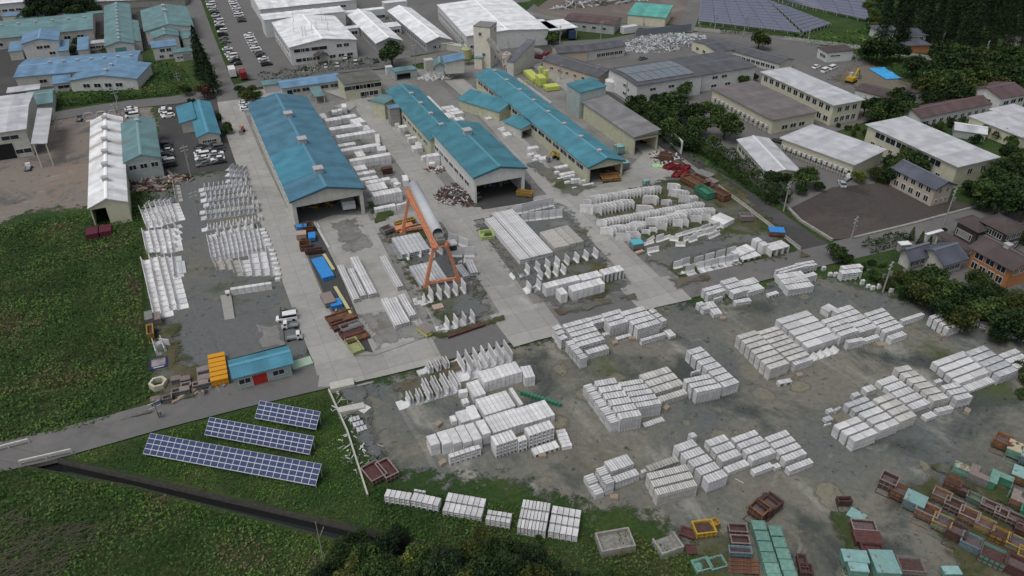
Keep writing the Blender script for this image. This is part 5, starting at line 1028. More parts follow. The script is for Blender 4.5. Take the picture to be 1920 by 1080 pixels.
lrow('01', (1290, 440, 1130, 460), 5, 1.6, 1.6, 1.2, 60, 'behind the tall lines of the leftmost strip', None)
lrow('01', (1325, 780, 1330, 640), 4, 1.5, 1.4, 1.2, 20, 'right margin of the leftmost strip', None)
lline('02', (1185, 510, 1155, 410), 2, 2.0, 1.8, 'near the blue sign at the strip foot', None)
lline('02', (1250, 490, 1215, 390), 2, 2.0, 1.5, 'second line near the blue sign', None)
lrow('02', (1285, 440, 1290, 430), 1, 1.8, 2.0, 1.4, 75, 'right of the blue sign', None)
# right strip of the left yard
for k in range(12):
    x = 130 + k * 37; y = 790 - k * 7.4
    lline('e', (x, y, x - 42, y - 195), 6, 2.2, 1.45, 'in line %s, ribbed middle block of the right yard strip' % od(k), None, lab='upright block')
for k in range(7):
    x = 170 + k * 72; y = 860 - k * 2 + (0 if k < 2 else 55)
    lline('e', (x, y, x - 42, y - (90 if k < 2 else 150 + 12 * k if k > 3 else 130)), 2 if k < 2 else 4, 2.1, 1.8, 'in line %s, lower block of the right yard strip' % od(k), 'dirty' if k < 3 else None, lab='stepped retaining block')
lrow('e', (90, 535, 505, 460), 9, 1.5, 1.4, 1.3, 90, 'from the left, single low row across the right strip', None, twin=True)
lrow('e', (175, 590, 460, 520), 6, 1.9, 2.0, 1.7, 90, 'from the left, row above the ribbed block', None)
for r, (x0, y0, x1, y1, n) in enumerate([(80, 445, 500, 390, 12), (70, 400, 490, 350, 12), (100, 340, 460, 290, 10), (80, 300, 440, 245, 11), (75, 250, 420, 200, 10), (60, 215, 400, 170, 10), (270, 145, 400, 140, 4), (265, 95, 385, 100, 4), (265, 50, 370, 65, 4)]):
    lrow('e', (x0, y0, x1, y1), n, 1.8, 1.75, 1.3, 90, 'in row %s up the far part of the right strip' % od(r), None if r % 2 else 'cool')
S('e', (265, 1010, 600, 960, 258, 985), 50, 1, 6, 1, 'front row at the foot of the right yard strip', 'row of white box culverts', tone='white', kind='s')
S('e', (225, 1040, 265, 1032, 215, 1010), 40, 1, 1, 1, 'left end at the foot of the right yard strip', 'open white box block', tone='white')
for k, (x, y) in enumerate([(650, 925), (655, 890), (645, 845), (635, 800), (622, 765), (612, 728), (600, 695), (578, 650), (565, 612), (552, 580), (540, 555), (525, 528)]):
    S('e', (x - 25, y, x + 22, y - 4, x - 22, y - 22), 22, 1, 1, 1, '%s from the near end, file along the left factory road' % od(k), 'white cube block', tone='white', kind='s')
# ---- V shaped wing wall blocks, folded plates standing on edge
def wing_mesh(a, h, th=.12, bend=52):
    b = MB(); c, s_ = math.cos(R(bend)), math.sin(R(bend))
    def plate(p, q): 
        p = Vector(p); q = Vector(q); n = Vector((-(q - p).y, (q - p).x)).normalized() * th
        return p, q, n
    p0, p1, p2 = Vector((-a, a * .10)), Vector((0, 0)), Vector((a * c * 1.0, -a * s_ * .9))
    p2 = Vector((-a * .12, -a * .55)); p0 = Vector((-a * .85, a * .50))
    n1 = Vector((-(p1 - p0).y, (p1 - p0).x)).normalized() * -th; n2 = Vector((-(p2 - p1).y, (p2 - p1).x)).normalized() * -th; nm = (n1 + n2)
    b.prism([tuple(p0), tuple(p0 + n1), tuple(p1 + nm), tuple(p2 + n2), tuple(p2), tuple(p1)][::-1], 0, h)
    return b.me('wing_block', cmat('white'))
WM = {}
WGANG = [0.0]
def wings(t, p, n, a, h, place):
    k = (a, h)
    if k not in WM: WM[k] = wing_mesh(a, h)
    p0, p1 = [G(q, h) for q in Q(t, *p)]
    if n > 6: n = int(n * .78)
    ang = dirang((1000, 500), (1100, 470))
    for i in range(n):
        o = p0.lerp(p1, i / max(1, n - 1)); o.z = 0
        lab = fit('V shaped block, %s %s' % (od(i) + ',' if n > 1 else '', place)).replace(' ,', ',').replace('  ', ' ')
        tag(link('wing_block', WM[k], None, o, ang + R(random.uniform(-3, 3))), lab, 'wing wall block', 'V shaped concrete wing wall blocks')
wings('j', (225, 230, 940, 108), 26, 1.9, 1.9, 'furthest row of the wing wall lot')
wings('j', (270, 330, 630, 260), 14, 2.6, 2.1, 'second row, left part of the wing wall lot')
wings('j', (170, 320, 190, 318), 1, 2.4, 2.1, 'alone at the left end of the second row')
wings('j', (880, 225, 905, 215), 2, 2.6, 2.1, 'right of the second row')
wings('j', (160, 262, 190, 260), 1, 1.6, 1.7, 'small one behind the second row')
wings('j', (800, 322, 850, 330), 3, 2.4, 1.9, 'before the gap in the long middle row')
wings('j', (1130, 80, 1155, 85), 3, 2.0, 1.9, 'furthest right, near the lane')
wings('j', (1155, 145, 1250, 160), 4, 2.2, 2.1, 'near the rusty frames')
wings('j', (1270, 215, 1345, 215), 5, 2.2, 2.1, 'in the short row beside the green frames')
wings('j', (1035, 265, 1060, 262), 2, 1.5, 1.6, 'in the open grass of the lot')
wings('j', (330, 490, 1425, 290), 40, 1.9, 1.7, 'long middle row of the wing wall lot')
wings('j', (1230, 385, 1540, 355), 11, 2.2, 2.1, 'right part of the nearer long row')
wings('j', (900, 470, 1215, 420), 13, 2.3, 2.0, 'middle of the nearer long row')
wings('j', (1120, 420, 1235, 400), 5, 2.0, 1.8, 'between the two halves of the nearer row')
wings('j', (400, 580, 585, 545), 8, 2.3, 1.8, 'left front cluster of the wing wall lot')
wings('j', (665, 545, 765, 505), 5, 2.3, 1.8, 'second front cluster of the wing wall lot')
wings('j', (590, 640, 700, 620), 2, 2.6, 1.9, 'pair nearest the factory road')
wings('j', (820, 600, 900, 575), 2, 1.5, 1.3, 'two small ones before the middle row')
wings('j', (1010, 525, 1012, 525), 1, 1.5, 1.9, 'single upright one before the middle row')
wings('j', (1185, 490, 1250, 480), 2, 1.7, 1.9, 'twin before the right row')
wings('j', (1395, 440, 1500, 425), 2, 1.8, 1.9, 'last two before the right row')
# mixed corner and step blocks beside the lot road
for i, (x, y, wd, h, d, an) in enumerate([(740, 800, 3, 1.0, 2.4, 0), (800, 760, 2.6, 1.0, 2, 20), (800, 880, 2.6, 1.6, 1.6, -8), (900, 760, 1.9, 2.2, 1.2, 0), (970, 735, 2.0, 1.2, .8, 0), (1050, 735, 1.8, 1.6, 1.4, -40), (1115, 800, 2.0, 1.5, 1.5, -30), (1115, 700, 1.8, 1.1, 1, 0), (1195, 680, 1.8, 1.2, 1.2, 0), (1210, 750, 1.4, 1.4, 1.2, 10), (1265, 760, 2.2, 2.0, .9, 0), (1260, 660, 2, 1.3, 1, 0), (1310, 715, 1.6, 1.6, 1, 0), (1340, 640, 2, 1.3, 1, 0), (1380, 690, 1.9, 1.3, 1, 0), (1410, 625, 2.4, 1.6, 1, 0), (1450, 675, 2.2, 1.9, 1, 0), (1490, 650, 2, 1.7, 1, 0), (1490, 720, 3.4, 1.5, 1.1, 8), (1545, 610, 1.6, 2.0, 1, 0)]):
    place_l(G(Q('j', x, y)[0]), dirang((1000, 500), (1100, 470)) + R(an), wd, h, d, 'white', fit('white step block, %s from the left, beside the grass edge row' % od(i)), 'white step blocks on the grass edge', name='step_block')
# ---- tiny culverts and cubes near the right bushes
for i, (x, y, w_, h_) in enumerate([(1465, 985, 1.3, 1.8), (1510, 985, 1.3, 1.8), (1590 + 60, 1010, 1.5, 1.6), (1695 + 60, 1060, 1.3, 2.2), (1740 + 60, 1075, 1.4, 2.2), (1780 + 75, 1060, 1.3, 3), (1910 - 10, 1075, 1.3, 1.4), (410 + 1000, 930, 1.6, 1.5), (1885 - 40, 1095, 1.5, 2.0)]):
    X, Y = {0: (478, 985), 1: (520, 985), 2: (722, 1040), 3: (765, 1075), 4: (800, 1085), 5: (850, 1070), 6: (918, 1080), 7: (430, 940), 8: (940, 1100)}[i]
    S('31', (X - 15, Y - 12, X + 12, Y - 16, X - 12, Y - 28), 24 + 6 * (i % 3), 1, 2, 2, '%s from the left among the bushes' % od(i), 'small white open block stack', tone='white')
# ================================================================ scattered small things
def box_thing(name, label, cat, t, xy, sz, m, rz=0, group=None):
    b = MB(); x, y, z = sz; b.box(-x / 2, -y / 2, 0, x / 2, y / 2, z); return tag(b.build(name, m, None, G(Q(t, *xy)[0]), R(rz)), label, cat, group)
YEL = pm('yellow painted steel', (.45, .30, .03)); ORG = mat('faded orange crane paint', (.60, .26, .15), .6, noise=(.5, .12), stain=((.30, .12, .07), .6, .6, .8))
RUS = mat('rusty steel', (.115, .06, .042), .9, noise=(.8, .3), col2=(.19, .095, .055)); DKR = mat('dark red brown painted steel', (.10, .045, .042), .7, noise=(.6, .25))
MINT = mat('worn mint green paint', (.17, .33, .275), .6, noise=(.5, .2), stain=((.14, .06, .035), .9, .56, .62), var=.25); LMINT = mat('pale cyan steel lid', (.25, .43, .42), .5, noise=(.4, .15), stain=((.17, .08, .05), .9, .55, .62), var=.2)
GRN = mat('green painted steel', (.06, .20, .13), .6, noise=(.6, .2)); BLU = mat('blue tarpaulin', (.04, .24, .60), .6, noise=(1.2, .3)); GALV = mat('galvanised grey pipe', (.50, .52, .54), .6, noise=(.15, .06), metal=0)
GRY = mat('grey painted steel', (.2, .2, .2), .7, noise=(.6, .2)); CHAR = mat('yellow green machine paint', (.50, .56, .14), .6, noise=(.5, .12)); REDP = mat('red machine paint', (.19, .025, .03), .5, noise=(.5, .15))
# gantry crane straddling the flume lot
nb_a, nb_b = G((799, 541)), G((860, 530)); ux = (nb_b - nb_a).normalized(); uy = Vector((-ux.y, ux.x, 0)); span0 = (nb_b - nb_a).length
fa_ = G((738, 443)); mid = (nb_a + nb_b) / 2; LY_ = (fa_ - mid).dot(uy); HC = hgt((826, 458), 78)
gc = empty('gantry_crane', (mid.x, mid.y, 0), math.atan2(ux.y, ux.x), label='orange gantry crane with a long silver pipe shaped cover on its girder', cat='crane')
TW = 2.2
for y, nm in ((0, 'near'), (LY_, 'far')):
    for s_ in (-1, 1):
        b = MB(); b.bar((s_ * span0 / 2, y, .8), (s_ * TW / 2, y, HC), .46, 4, r2=.38); b.build('leg', ORG, gc)
        b = MB(); b.box(s_ * span0 / 2 - .6, y - .35, .1, s_ * span0 / 2 + .6, y + .35, .8); b.build('wheel_truck', ORG, gc)
    b = MB(); b.box(-span0 / 2, y - .22, .85, span0 / 2, y + .22, 1.35); b.build('sill_beam', ORG, gc)
    b = MB(); b.box(-TW / 2 - .6, y - .5, HC - .3, TW / 2 + .6, y + .5, HC + .25); b.build('head_beam', ORG, gc)
b = MB()
for s_ in (-1, 1): b.box(s_ * .8 - .2, -1.6, HC - .2, s_ * .8 + .2, LY_ + 1.6, HC + .65)
for i in range(14): yy = -1.4 + i * (LY_ + 2.8) / 13; b.box(-.6, yy - .08, HC + .27, .6, yy + .08, HC + .4)
b.build('girder', ORG, gc)
b = MB()
for i in range(20): yy = -1.4 + i * (LY_ + 2.8) / 19; b.box(-1.65, yy - .04, HC + .3, -1.57, yy + .04, HC + 1.3); 
b.box(-1.67, -1.5, HC + 1.26, -1.56, LY_ + 1.5, HC + 1.34); b.box(-1.7, -1.5, HC + .2, -1.0, LY_ + 1.5, HC + .28); b.build('walkway', ORG, gc)
# silver pipe shaped cover, hollow
b = MB(); n = 28; rr_ = 1.05; zc = HC + 1.6; y0, y1 = 1.2, LY_ + .6; ri = rr_ - .08; vs = []
for y in (y0, y1):
    for q in (rr_, ri): vs += [(q * math.cos(2 * math.pi * i / n), y, zc + q * math.sin(2 * math.pi * i / n)) for i in range(n)]
f_ = []
for i in range(n):
    j = (i + 1) % n; f_ += [(i, 2 * n + i, 2 * n + j, j), (n + i, n + j, 3 * n + j, 3 * n + i), (i, j, n + j, n + i), (2 * n + i, 3 * n + i, 3 * n + j, 2 * n + j)]
b.add(vs, f_); pc = b.build('pipe_cover', GALV, gc)
for p_ in pc.data.polygons: p_.use_smooth = True
b = MB(); b.box(-.75, y0 - 2.4, HC + .7, .75, y0 + 1.5, HC + 1.5); b.bar((-.5, y0 - 1.5, HC + 1.7), (.6, y0 - 1.5, HC + 1.7), .4, 12); b.build('hoist', GRY, gc)
b = MB(); b.box(TW / 2 + .4, -.2, HC - 2.6, TW / 2 + 2.0, 1.6, HC - .4); cb = b.build('cab', mat('pale cab panel', (.45, .47, .5), .5), gc)
b = MB(); b.box(TW / 2 + .45, -.26, HC - 1.7, TW / 2 + 1.95, -.19, HC - .7); b.build('window', GLASS, cb)
# batching tower
def tall(name, label, cat, base, top_y, sx, sy, m, rz, roofm, over=.06, wins=()):
    o = G(base); lo, hi = 0, 60
    for _ in range(30):
        q = (lo + hi) / 2
        if pix(o + Vector((0, 0, q)))[1] > top_y: lo = q
        else: hi = q
    H = lo; e = empty(name, o, rz, label=label, cat=cat); b = MB(); b.box(-sx / 2, -sy / 2, 0, sx / 2, sy / 2, H); b.build('wall', m, e)
    b = MB(); b.box(-sx / 2 - over, -sy / 2 - over, H + .01, sx / 2 + over, sy / 2 + over, H + .35); b.build('roof', roofm, e)
    for fc, t, z, ww, wh in wins:
        loc, rr = {'F': ((t * sx, -sy / 2, z * H), 0), 'R': ((sx / 2, t * sy, z * H), math.pi / 2), 'L': ((-sx / 2, t * sy, z * H), -math.pi / 2)}[fc]
        link('window', win_mesh(ww, wh), e, loc, rr)
    return e, H
UX = math.atan2(ux.y, ux.x)
tw, TH = tall('batching_tower', 'tall cream concrete batching tower with flat roof beside the conveyor', 'tower', (911, 122), 47, 5.6, 6.0, WALL['tower'], UX - R(38), mat('grey flat roof', (.22, .22, .22), .9), wins=[('F', -.1, .8, .9, 1.0), ('R', .2, .86, .9, 1.0), ('R', .2, .35, .9, 1.0), ('F', .1, .3, .9, 1), ('R', .2, .16, 1, 1)])
tall('cabin_annex', 'small cream annex with teal roof at the foot of the batching tower', 'shed', (900, 127), 108, 2.6, 3, WALL['tower'], UX - R(38), pm('teal annex roof', (.12, .25, .25)))
def silo(label, base, topy, r, m, cone=True):
    o = G(base); lo, hi = 0, 60
    for _ in range(30):
        q = (lo + hi) / 2
        if pix(o + Vector((0, 0, q)))[1] > topy: lo = q
        else: hi = q
    e = empty('silo', o, 0, label=label, cat='silo'); b = MB(); b.bar((0, 0, 2.2), (0, 0, lo - .6), r, 20); s = b.build('tank', m, e)
    b = MB(); b.bar((0, 0, lo - .59), (0, 0, lo), r * .98, 20, r2=r * .3); b.build('lid', m, e)
    for i in range(4): b = MB(); t = math.pi / 4 + i * math.pi / 2; b.bar((r * .8 * math.cos(t), r * .8 * math.sin(t), 0), (r * .8 * math.cos(t), r * .8 * math.sin(t), 2.2), .15); b.build('leg', m, e)
silo('yellow green cement silo left of the batching tower', (875, 121), 88, 1.7, pm('dull yellow green silo paint', (.36, .37, .2)))
silo('white silo with brown rust streaks right of the batching tower', (950, 138), 97, 1.35, mat('rust streaked white silo', (.55, .53, .5), .7, noise=(.5, .15), stain=((.22, .10, .06), .7, .48, .6)))
silo('small green cement silo behind the batching tower', (869, 112), 84, .8, pm('small green silo paint', (.25, .33, .25)))
for i, (x, y, r_, h_) in enumerate([(735, 670, 2.1, 3), (790, 685, 1.6, 2.6)]):
    e = empty('tank', G(Q('20', x + 10, y + 5)[0]), 0, label=['larger white round tank at the corner of the solar roofed hall', 'smaller white round tank at the corner of the solar roofed hall'][i], cat='tank')
    b = MB(); b.bar((0, 0, 0), (0, 0, h_), r_, 18); b.build('tank_body', pm('white plastic tank', (.6, .6, .6)), e); b = MB(); b.bar((0, 0, h_), (0, 0, h_ + .4), r_ * .95, 18, r2=r_ * .3); b.build('lid', pm('white plastic tank', (.6, .6, .6)), e)
# conveyor from the tower down to the sloping house
b = MB(); p0 = G((917, 128)); p1 = G((955, 138)); q0 = p0 + Vector((0, 0, TH * .75)); b.bar(q0, p1 + Vector((0, 0, 2)), .9, 4)
tag(b.build('conveyor', WALL['conc']), 'inclined grey conveyor gallery leaning on the batching tower', 'conveyor')
# yellow green mould machine behind the longest shed
e = empty('forming_machine', G((1010, 155)), UX, label='bright yellow green forming line in the gap behind the longest shed', cat='machine')
pts = [G(Q('20', x, y)[0]) for x, y in ((130, 560), (200, 660), (330, 690))]
for i, (x, y, sx, sy, sz, tilt) in enumerate([(150, 590, 2.6, 9, 1.2, 0), (215, 640, 2.2, 4, 2.6, 0), (295, 675, 4.2, 3, 1.2, 0), (255, 620, 1.2, 1.2, 3.6, 0), (215, 600, 1.0, 1.0, 3.8, 0)]):
    b = MB(); b.box(-sx / 2, -sy / 2, .3, sx / 2, sy / 2, .3 + sz); w_ = G(Q('20', x, y)[0]) - G((1010, 155)); w_.rotate(Matrix.Rotation(-UX, 3, 'Z')); b.build(['feed_table', 'press', 'discharge_table', 'hopper', 'hopper'][i], CHAR, e, w_)
b = MB()
for k in range(9): b.bar((-6 + k * 1.3, -3, 0), (-6 + k * 1.3, -3, 2.2), .1); b.bar((-6 + k * 1.3, -3, 2.2), (-4.7 + k * 1.3, -3, 2.2), .08)
b.build('railing', CHAR, e)
poles('20', (290, 770, 300, 775, 30, 585), 14, 1, 5, 1, 'beside the bright yellow green forming line', None)
# ================================================================ vehicles
TYRE = mat('black tyre rubber', (.02, .02, .02), .9)
def smooth(me):
    for p in me.polygons: p.use_smooth = False
    return me
def hull(secs):
    "car shell from cross sections (x, half width, z0, z1) with chamfered upper edges"
    b = MB(); rings = []
    for x, w_, z0, z1 in secs:
        c = min(.12, (z1 - z0) * .3)
        rings.append([(x, -w_, z0), (x, -w_, z1 - c), (x, -w_ + c, z1), (x, w_ - c, z1), (x, w_, z1 - c), (x, w_, z0)])
    vs = [q for r_ in rings for q in r_]; f = [tuple(range(5, -1, -1)), tuple(len(vs) - 6 + i for i in range(6))]
    for k in range(len(rings) - 1):
        for i in range(6): j = (i + 1) % 6; f.append((6 * k + i, 6 * k + j, 6 * k + 6 + j, 6 * k + 6 + i))
    b.add(vs, f); return b
def car_proto(kind, key, col):
    m = mat('car paint ' + key, col, .35, spec=.5); k = PF({'car': 'parked_car', 'van': 'parked_van', 'truck': 'small_truck'}[kind])
    if kind == 'car':
        bd = hull([(-2.1, .7, .35, .75), (-1.95, .82, .25, .9), (-1.3, .85, .22, .95), (1.0, .85, .22, .93), (1.9, .8, .25, .78), (2.1, .66, .35, .62)]); k.part('body', bd.me('body', m))
        k.part('cabin_glass', hull([(-1.75, .66, .85, .95), (-1.25, .72, .85, 1.36), (.1, .72, .85, 1.4), (1.05, .66, .85, .95)]).me('cabin_glass', GLASS))
        k.part('roof', hull([(-1.25, .66, 1.3, 1.43), (.15, .66, 1.3, 1.46)]).me('roof', m)); wx = (-1.3, 1.3); hx = 2.05
    elif kind == 'van':
        k.part('body', hull([(-2.2, .8, .3, 1.0), (-2.1, .85, .25, 1.1), (1.3, .85, .25, 1.1), (2.0, .8, .3, .9), (2.15, .7, .35, .7)]).me('body', m))
        k.part('cabin_glass', hull([(-2.12, .76, 1.05, 1.6), (-2.0, .78, 1.05, 1.72), (.6, .78, 1.05, 1.72), (1.5, .7, 1.05, 1.12)]).me('cabin_glass', GLASS))
        k.part('roof', hull([(-2.1, .76, 1.66, 1.82), (.7, .76, 1.66, 1.84)]).me('roof', m)); wx = (-1.4, 1.35); hx = 2.12
    else:
        k.part('cab', hull([(.55, .7, .35, 1.7), (1.2, .7, .35, 1.72), (1.65, .7, .35, 1.0), (1.7, .66, .4, .8)]).me('cab', m))
        b = MB(); b.box(-1.65, -.7, .5, .5, .7, .62); 
        for q in ((-1.65, -.7, .5, -.64), (-1.65, .64, .5, .7)): b.box(q[0], q[1], .62, q[2], q[3], .9)
        b.box(-1.65, -.64, .62, -1.59, .64, .9); k.part('cargo_bed', b.me('cargo_bed', mat('truck bed grey', (.25, .26, .27), .6)))
        b = MB(); b.box(1.28, -.6, 1.15, 1.52, .6, 1.5); b.box(.7, -.73, 1.1, 1.15, .73, 1.5); k.part('cabin_glass', b.me('cabin_glass', GLASS)); wx = (-1.1, 1.15); hx = 1.68
    b = MB(); b.bar((0, -.1, 0), (0, .1, 0), .32, 10); wm_ = b.me('wheel', TYRE)
    for x in wx:
        for s_ in (-.76, .76): k.part('wheel', wm_, (x, s_, .32))
    b = MB(); b.box(-.03, -.16, -.07, .04, .16, .07); hm = b.me('headlight', mat('headlight glass', (.7, .7, .68), .2))
    for s_ in (-.52, .52): k.part('headlight', hm, (hx - .05, s_, .68))
    return k
CCOL = {'white': (.75, .75, .76), 'black': (.018, .018, .02), 'silver': (.38, .39, .40), 'grey': (.12, .125, .13), 'blue': (.09, .16, .25), 'red': (.3, .03, .03)}
CP = {}
def car(p, ang, key, kind='car', label='', group=None, tilt=0):
    if (kind, key) not in CP: CP[(kind, key)] = car_proto(kind, key, CCOL[key])
    return CP[(kind, key)].stamp(G(p), R(ang), label, {'car': 'car', 'van': 'van', 'truck': 'small truck'}[kind], group, (.84,) * 3)
def lane(pts, n, ang, place, grp, keys='wwwbsgwb', kinds='ccv'):
    P = [Vector(p) for p in pts]; rr = random.Random(len(place)); W3 = [G(p) for p in P]
    seg = [(W3[i + 1] - W3[i]).length for i in range(len(W3) - 1)]; T_ = sum(seg)
    for i in range(n):
        d = T_ * (i + .5) / n; k = 0
        while d > seg[k]: d -= seg[k]; k += 1
        o = W3[k].lerp(W3[k + 1], d / seg[k]) + Vector((rr.uniform(-.2, .2), rr.uniform(-.1, .1), 0))
        key = {'w': 'white', 'b': 'black', 's': 'silver', 'g': 'grey', 'l': 'blue', 'r': 'red'}[rr.choice(keys)]; kd = {'c': 'car', 'v': 'van', 't': 'truck'}[rr.choice(kinds)]
        if (kd, key) not in CP: CP[(kd, key)] = car_proto(kd, key, CCOL[key])
        CP[(kd, key)].stamp(o, R(ang + rr.uniform(-3, 3) + (180 if rr.random() < .3 else 0)), fit('%s %s, %s %s' % (key, 'car' if kd == 'car' else kd, od(i), place)), 'van' if kd == 'van' else 'car', grp, (.84, .76, .8))
g1 = 'cars parked in the rows beside the top avenue'
lane(F(392, 2, 412, 45, 424, 85), 14, 0, 'from the top in the left row by the avenue', g1)
lane(F(426, 92, 446, 125), 7, 0, 'in the lower half of the left avenue row', g1)
lane(F(436, 2, 446, 22, 455, 44), 9, 0, 'from the top in the middle row by the avenue', g1)
lane(F(466, 65, 478, 90, 503, 126), 12, 0, 'in the row facing the two storey white works', g1)
lane(F(460, 192, 463, 209), 4, 0, 'beside the far corner of the tall hall', 'white cars by the tall hall', 'w')
lane(F(310, 206, 316, 222), 5, 0, 'in the short row by the sage warehouse', 'cars beside the sage warehouse', 'wwwb')
lane(F(309, 268, 316, 316), 9, 0, 'down the side of the sage warehouse', 'cars beside the sage warehouse', 'wbbws')
lane(F(247, 205, 249, 222), 4, 0, 'behind the sage warehouse', 'cars beside the sage warehouse', 'wgww')
lane(F(378, 276, 382, 314), 7, 0, 'in the left column of the small car park', 'cars in the small car park', 'bwglw')
lane(F(405, 273, 410, 309), 7, 0, 'in the right column of the small car park', 'cars in the small car park', 'wbbwwg')
for i, (x, y, c_, kd) in enumerate([(1547, 135, 'white', 'van'), (1530, 128, 'white', 'car'), (1561, 130, 'white', 'van')]):
    car((x, y), 18, c_, kd, ['white van nearest the cream block, in the dusty yard', 'white car furthest left in the dusty yard', 'white van furthest right in the dusty yard'][i], 'white cars in the dusty yard')
lane(Q('20', 620, 425, 735, 400), 5, 80, 'behind the dark grey L shaped office', 'vans behind the dark office', 'ws', 'v')
lane(Q('10', 655, 440, 750, 415), 4, 80, 'along the front of the white works', 'cars before the white works', 'lwbs')
for i, (x, y, c_) in enumerate([(522, 505, 'white'), (608, 497, 'white'), (748, 475, 'white'), (785, 475, 'grey'), (905, 465, 'black'), (365, 525, 'black')]):
    car(Q('10', x, y)[0], 80, c_, 'car', ['white car left of the flagpoles side hedge', 'white car at the middle of the clipped hedge', 'white car right of the white works entrance', 'grey car right of the white works entrance', 'black car near the broad dark tree', 'black car beside the flagpoles'][i])
lane(F(1455, 266, 1480, 274), 4, -60, 'beside the cream block with air conditioners', 'dark cars by the cream block', 'b')
lane(F(1499, 288, 1525, 298), 3, -45, 'further along the cream block with air conditioners', 'dark cars by the cream block', 'bg')
car((1588, 338), 20, 'white', 'truck', 'white small truck at the corner of the cinder lot')
car((1578, 348), 60, 'silver', 'car', 'silver car beside the white small truck at the cinder lot')
car((54, 318), 85, 'white', 'truck', 'white small truck outside the tall pale building')
car((1205, 112), 10, 'grey', 'car', 'grey car alone in the yard behind the solar roof')
for i, (x, y, kd) in enumerate([(538, 600, 'van'), (545, 614, 'truck'), (552, 636, 'truck')]):
    car((x, y), [172, 168, -10][i], 'white', kd, ['white van, furthest of three parked by the left factory road', 'white small truck with reddish load between van and second truck', 'white small truck nearest the bright blue workshop'][i])
car((541, 588), 170, 'grey', 'truck', 'grey trailer like truck behind the white van by the factory road')
car((150, 226), 80, 'grey', 'truck', 'grey truck parked above the rust streaked warehouse')
for i, (x, y) in enumerate([(210, 440), (290, 500)]):
    e = empty('mixer_truck', G(Q('20', x, y)[0]), R([-60, -45][i]), label=['red concrete mixer truck nearer the sloping house', 'red concrete mixer truck nearer the lane'][i], cat='truck', group='red mixer trucks')
    b = hull([(1.6, 1.1, .6, 2.6), (3.2, 1.1, .6, 2.7), (3.4, 1.1, .6, 1.4)]); b.build('cab', REDP, e)
    b = MB(); b.bar((-2.6, 0, 2.6), (-.6, 0, 2.2), .6, 14, r2=1.15); b.bar((-.6, 0, 2.2), (1.3, 0, 1.9), 1.15, 14, r2=.8); b.build('drum', GRY, e)
    b = MB(); b.box(-3, -1, .6, 3.2, 1, .9); b.build('chassis', REDP, e)
    for x in (-2.3, -1.1, 2.4):
        for s_ in (-1, 1): b = MB(); b.bar((0, -.15, 0), (0, .15, 0), .5, 10); b.build('wheel', TYRE, e, (x, s_ * .95, .5))
e = empty('container_truck', G((437, 143)), 0, label='white box lorry at the foot of the left avenue row', cat='truck'); b = MB(); b.box(-1, -2.4, .6, 1, 2, 2.9); b.build('cargo_box', pm('white lorry box', (.7, .7, .7)), e); b = MB(); b.box(-.95, 2.1, .5, .95, 3.4, 2.2); b.build('cab', pm('white lorry box', (.7, .7, .7)), e)
for s_ in (-.85, .85):
    for y in (-1.6, 2.7): b = MB(); b.bar((-.12, 0, 0), (.12, 0, 0), .45, 10); b.build('wheel', TYRE, e, (s_, y, .45))
e = empty('container_truck', G((457, 147)), 0, label='lorry with dark red box beside the white box lorry', cat='truck'); b = MB(); b.box(-1, -2.4, .6, 1, 2, 2.6); b.build('cargo_box', REDP, e); b = MB(); b.box(-.95, 2.1, .5, .95, 3.4, 2.2); b.build('cab', pm('white lorry box', (.7, .7, .7)), e)
for s_ in (-.85, .85):
    for y in (-1.6, 2.7): b = MB(); b.bar((-.12, 0, 0), (.12, 0, 0), .45, 10); b.build('wheel', TYRE, e, (s_, y, .45))
def digger(p, rz, label, cat='excavator', m=None, s=1):
    m = m or YEL; e = empty('excavator', G(p), R(rz), label=label, cat=cat)
    for q in (-1, 1): b = MB(); b.extr_y([(-1.8 * s, .2), (-1.5 * s, 0), (1.5 * s, 0), (1.8 * s, .2), (1.6 * s, .75), (-1.6 * s, .75)], q * .95 * s - .25, q * .95 * s + .25); b.build('track', TYRE, e)
    b = MB(); b.box(-1.6 * s, -1.15 * s, .85, 1.1 * s, 1.15 * s, 1.9); b.build('body', m, e); b = MB(); b.box(.1 * s, .15 * s, 1.92, 1.1 * s, 1.1 * s, 2.9 * s); b.build('cab', pm('pale cab grey', (.4, .4, .4)), e)
    b = MB(); b.bar((.9 * s, -.2, 1.5), (3.2 * s, -.2, 3.8 * s), .28); b.bar((3.2 * s, -.2, 3.8 * s), (5 * s, -.2, 1.6), .22); b.build('boom', m, e)
    b = MB(); b.box(4.6 * s, -.7, .6, 5.5 * s, .3, 1.5); b.build('bucket', GRY, e); return e
digger((1595, 155), 20, 'yellow excavator working beside the blue tarpaulin')
digger((1047, 297), 200, 'small yellow loader against the longest shed', 'loader', s=.7)
digger((1211, 268), 150, 'orange yellow machine inside the open end of the grey shed', 'machine', pm('orange machine paint', (.5, .2, .03)), s=.8)
digger((455, 248), 260, 'small orange machine on the left factory road', 'machine', pm('salmon machine paint', (.5, .24, .16)), s=.45)
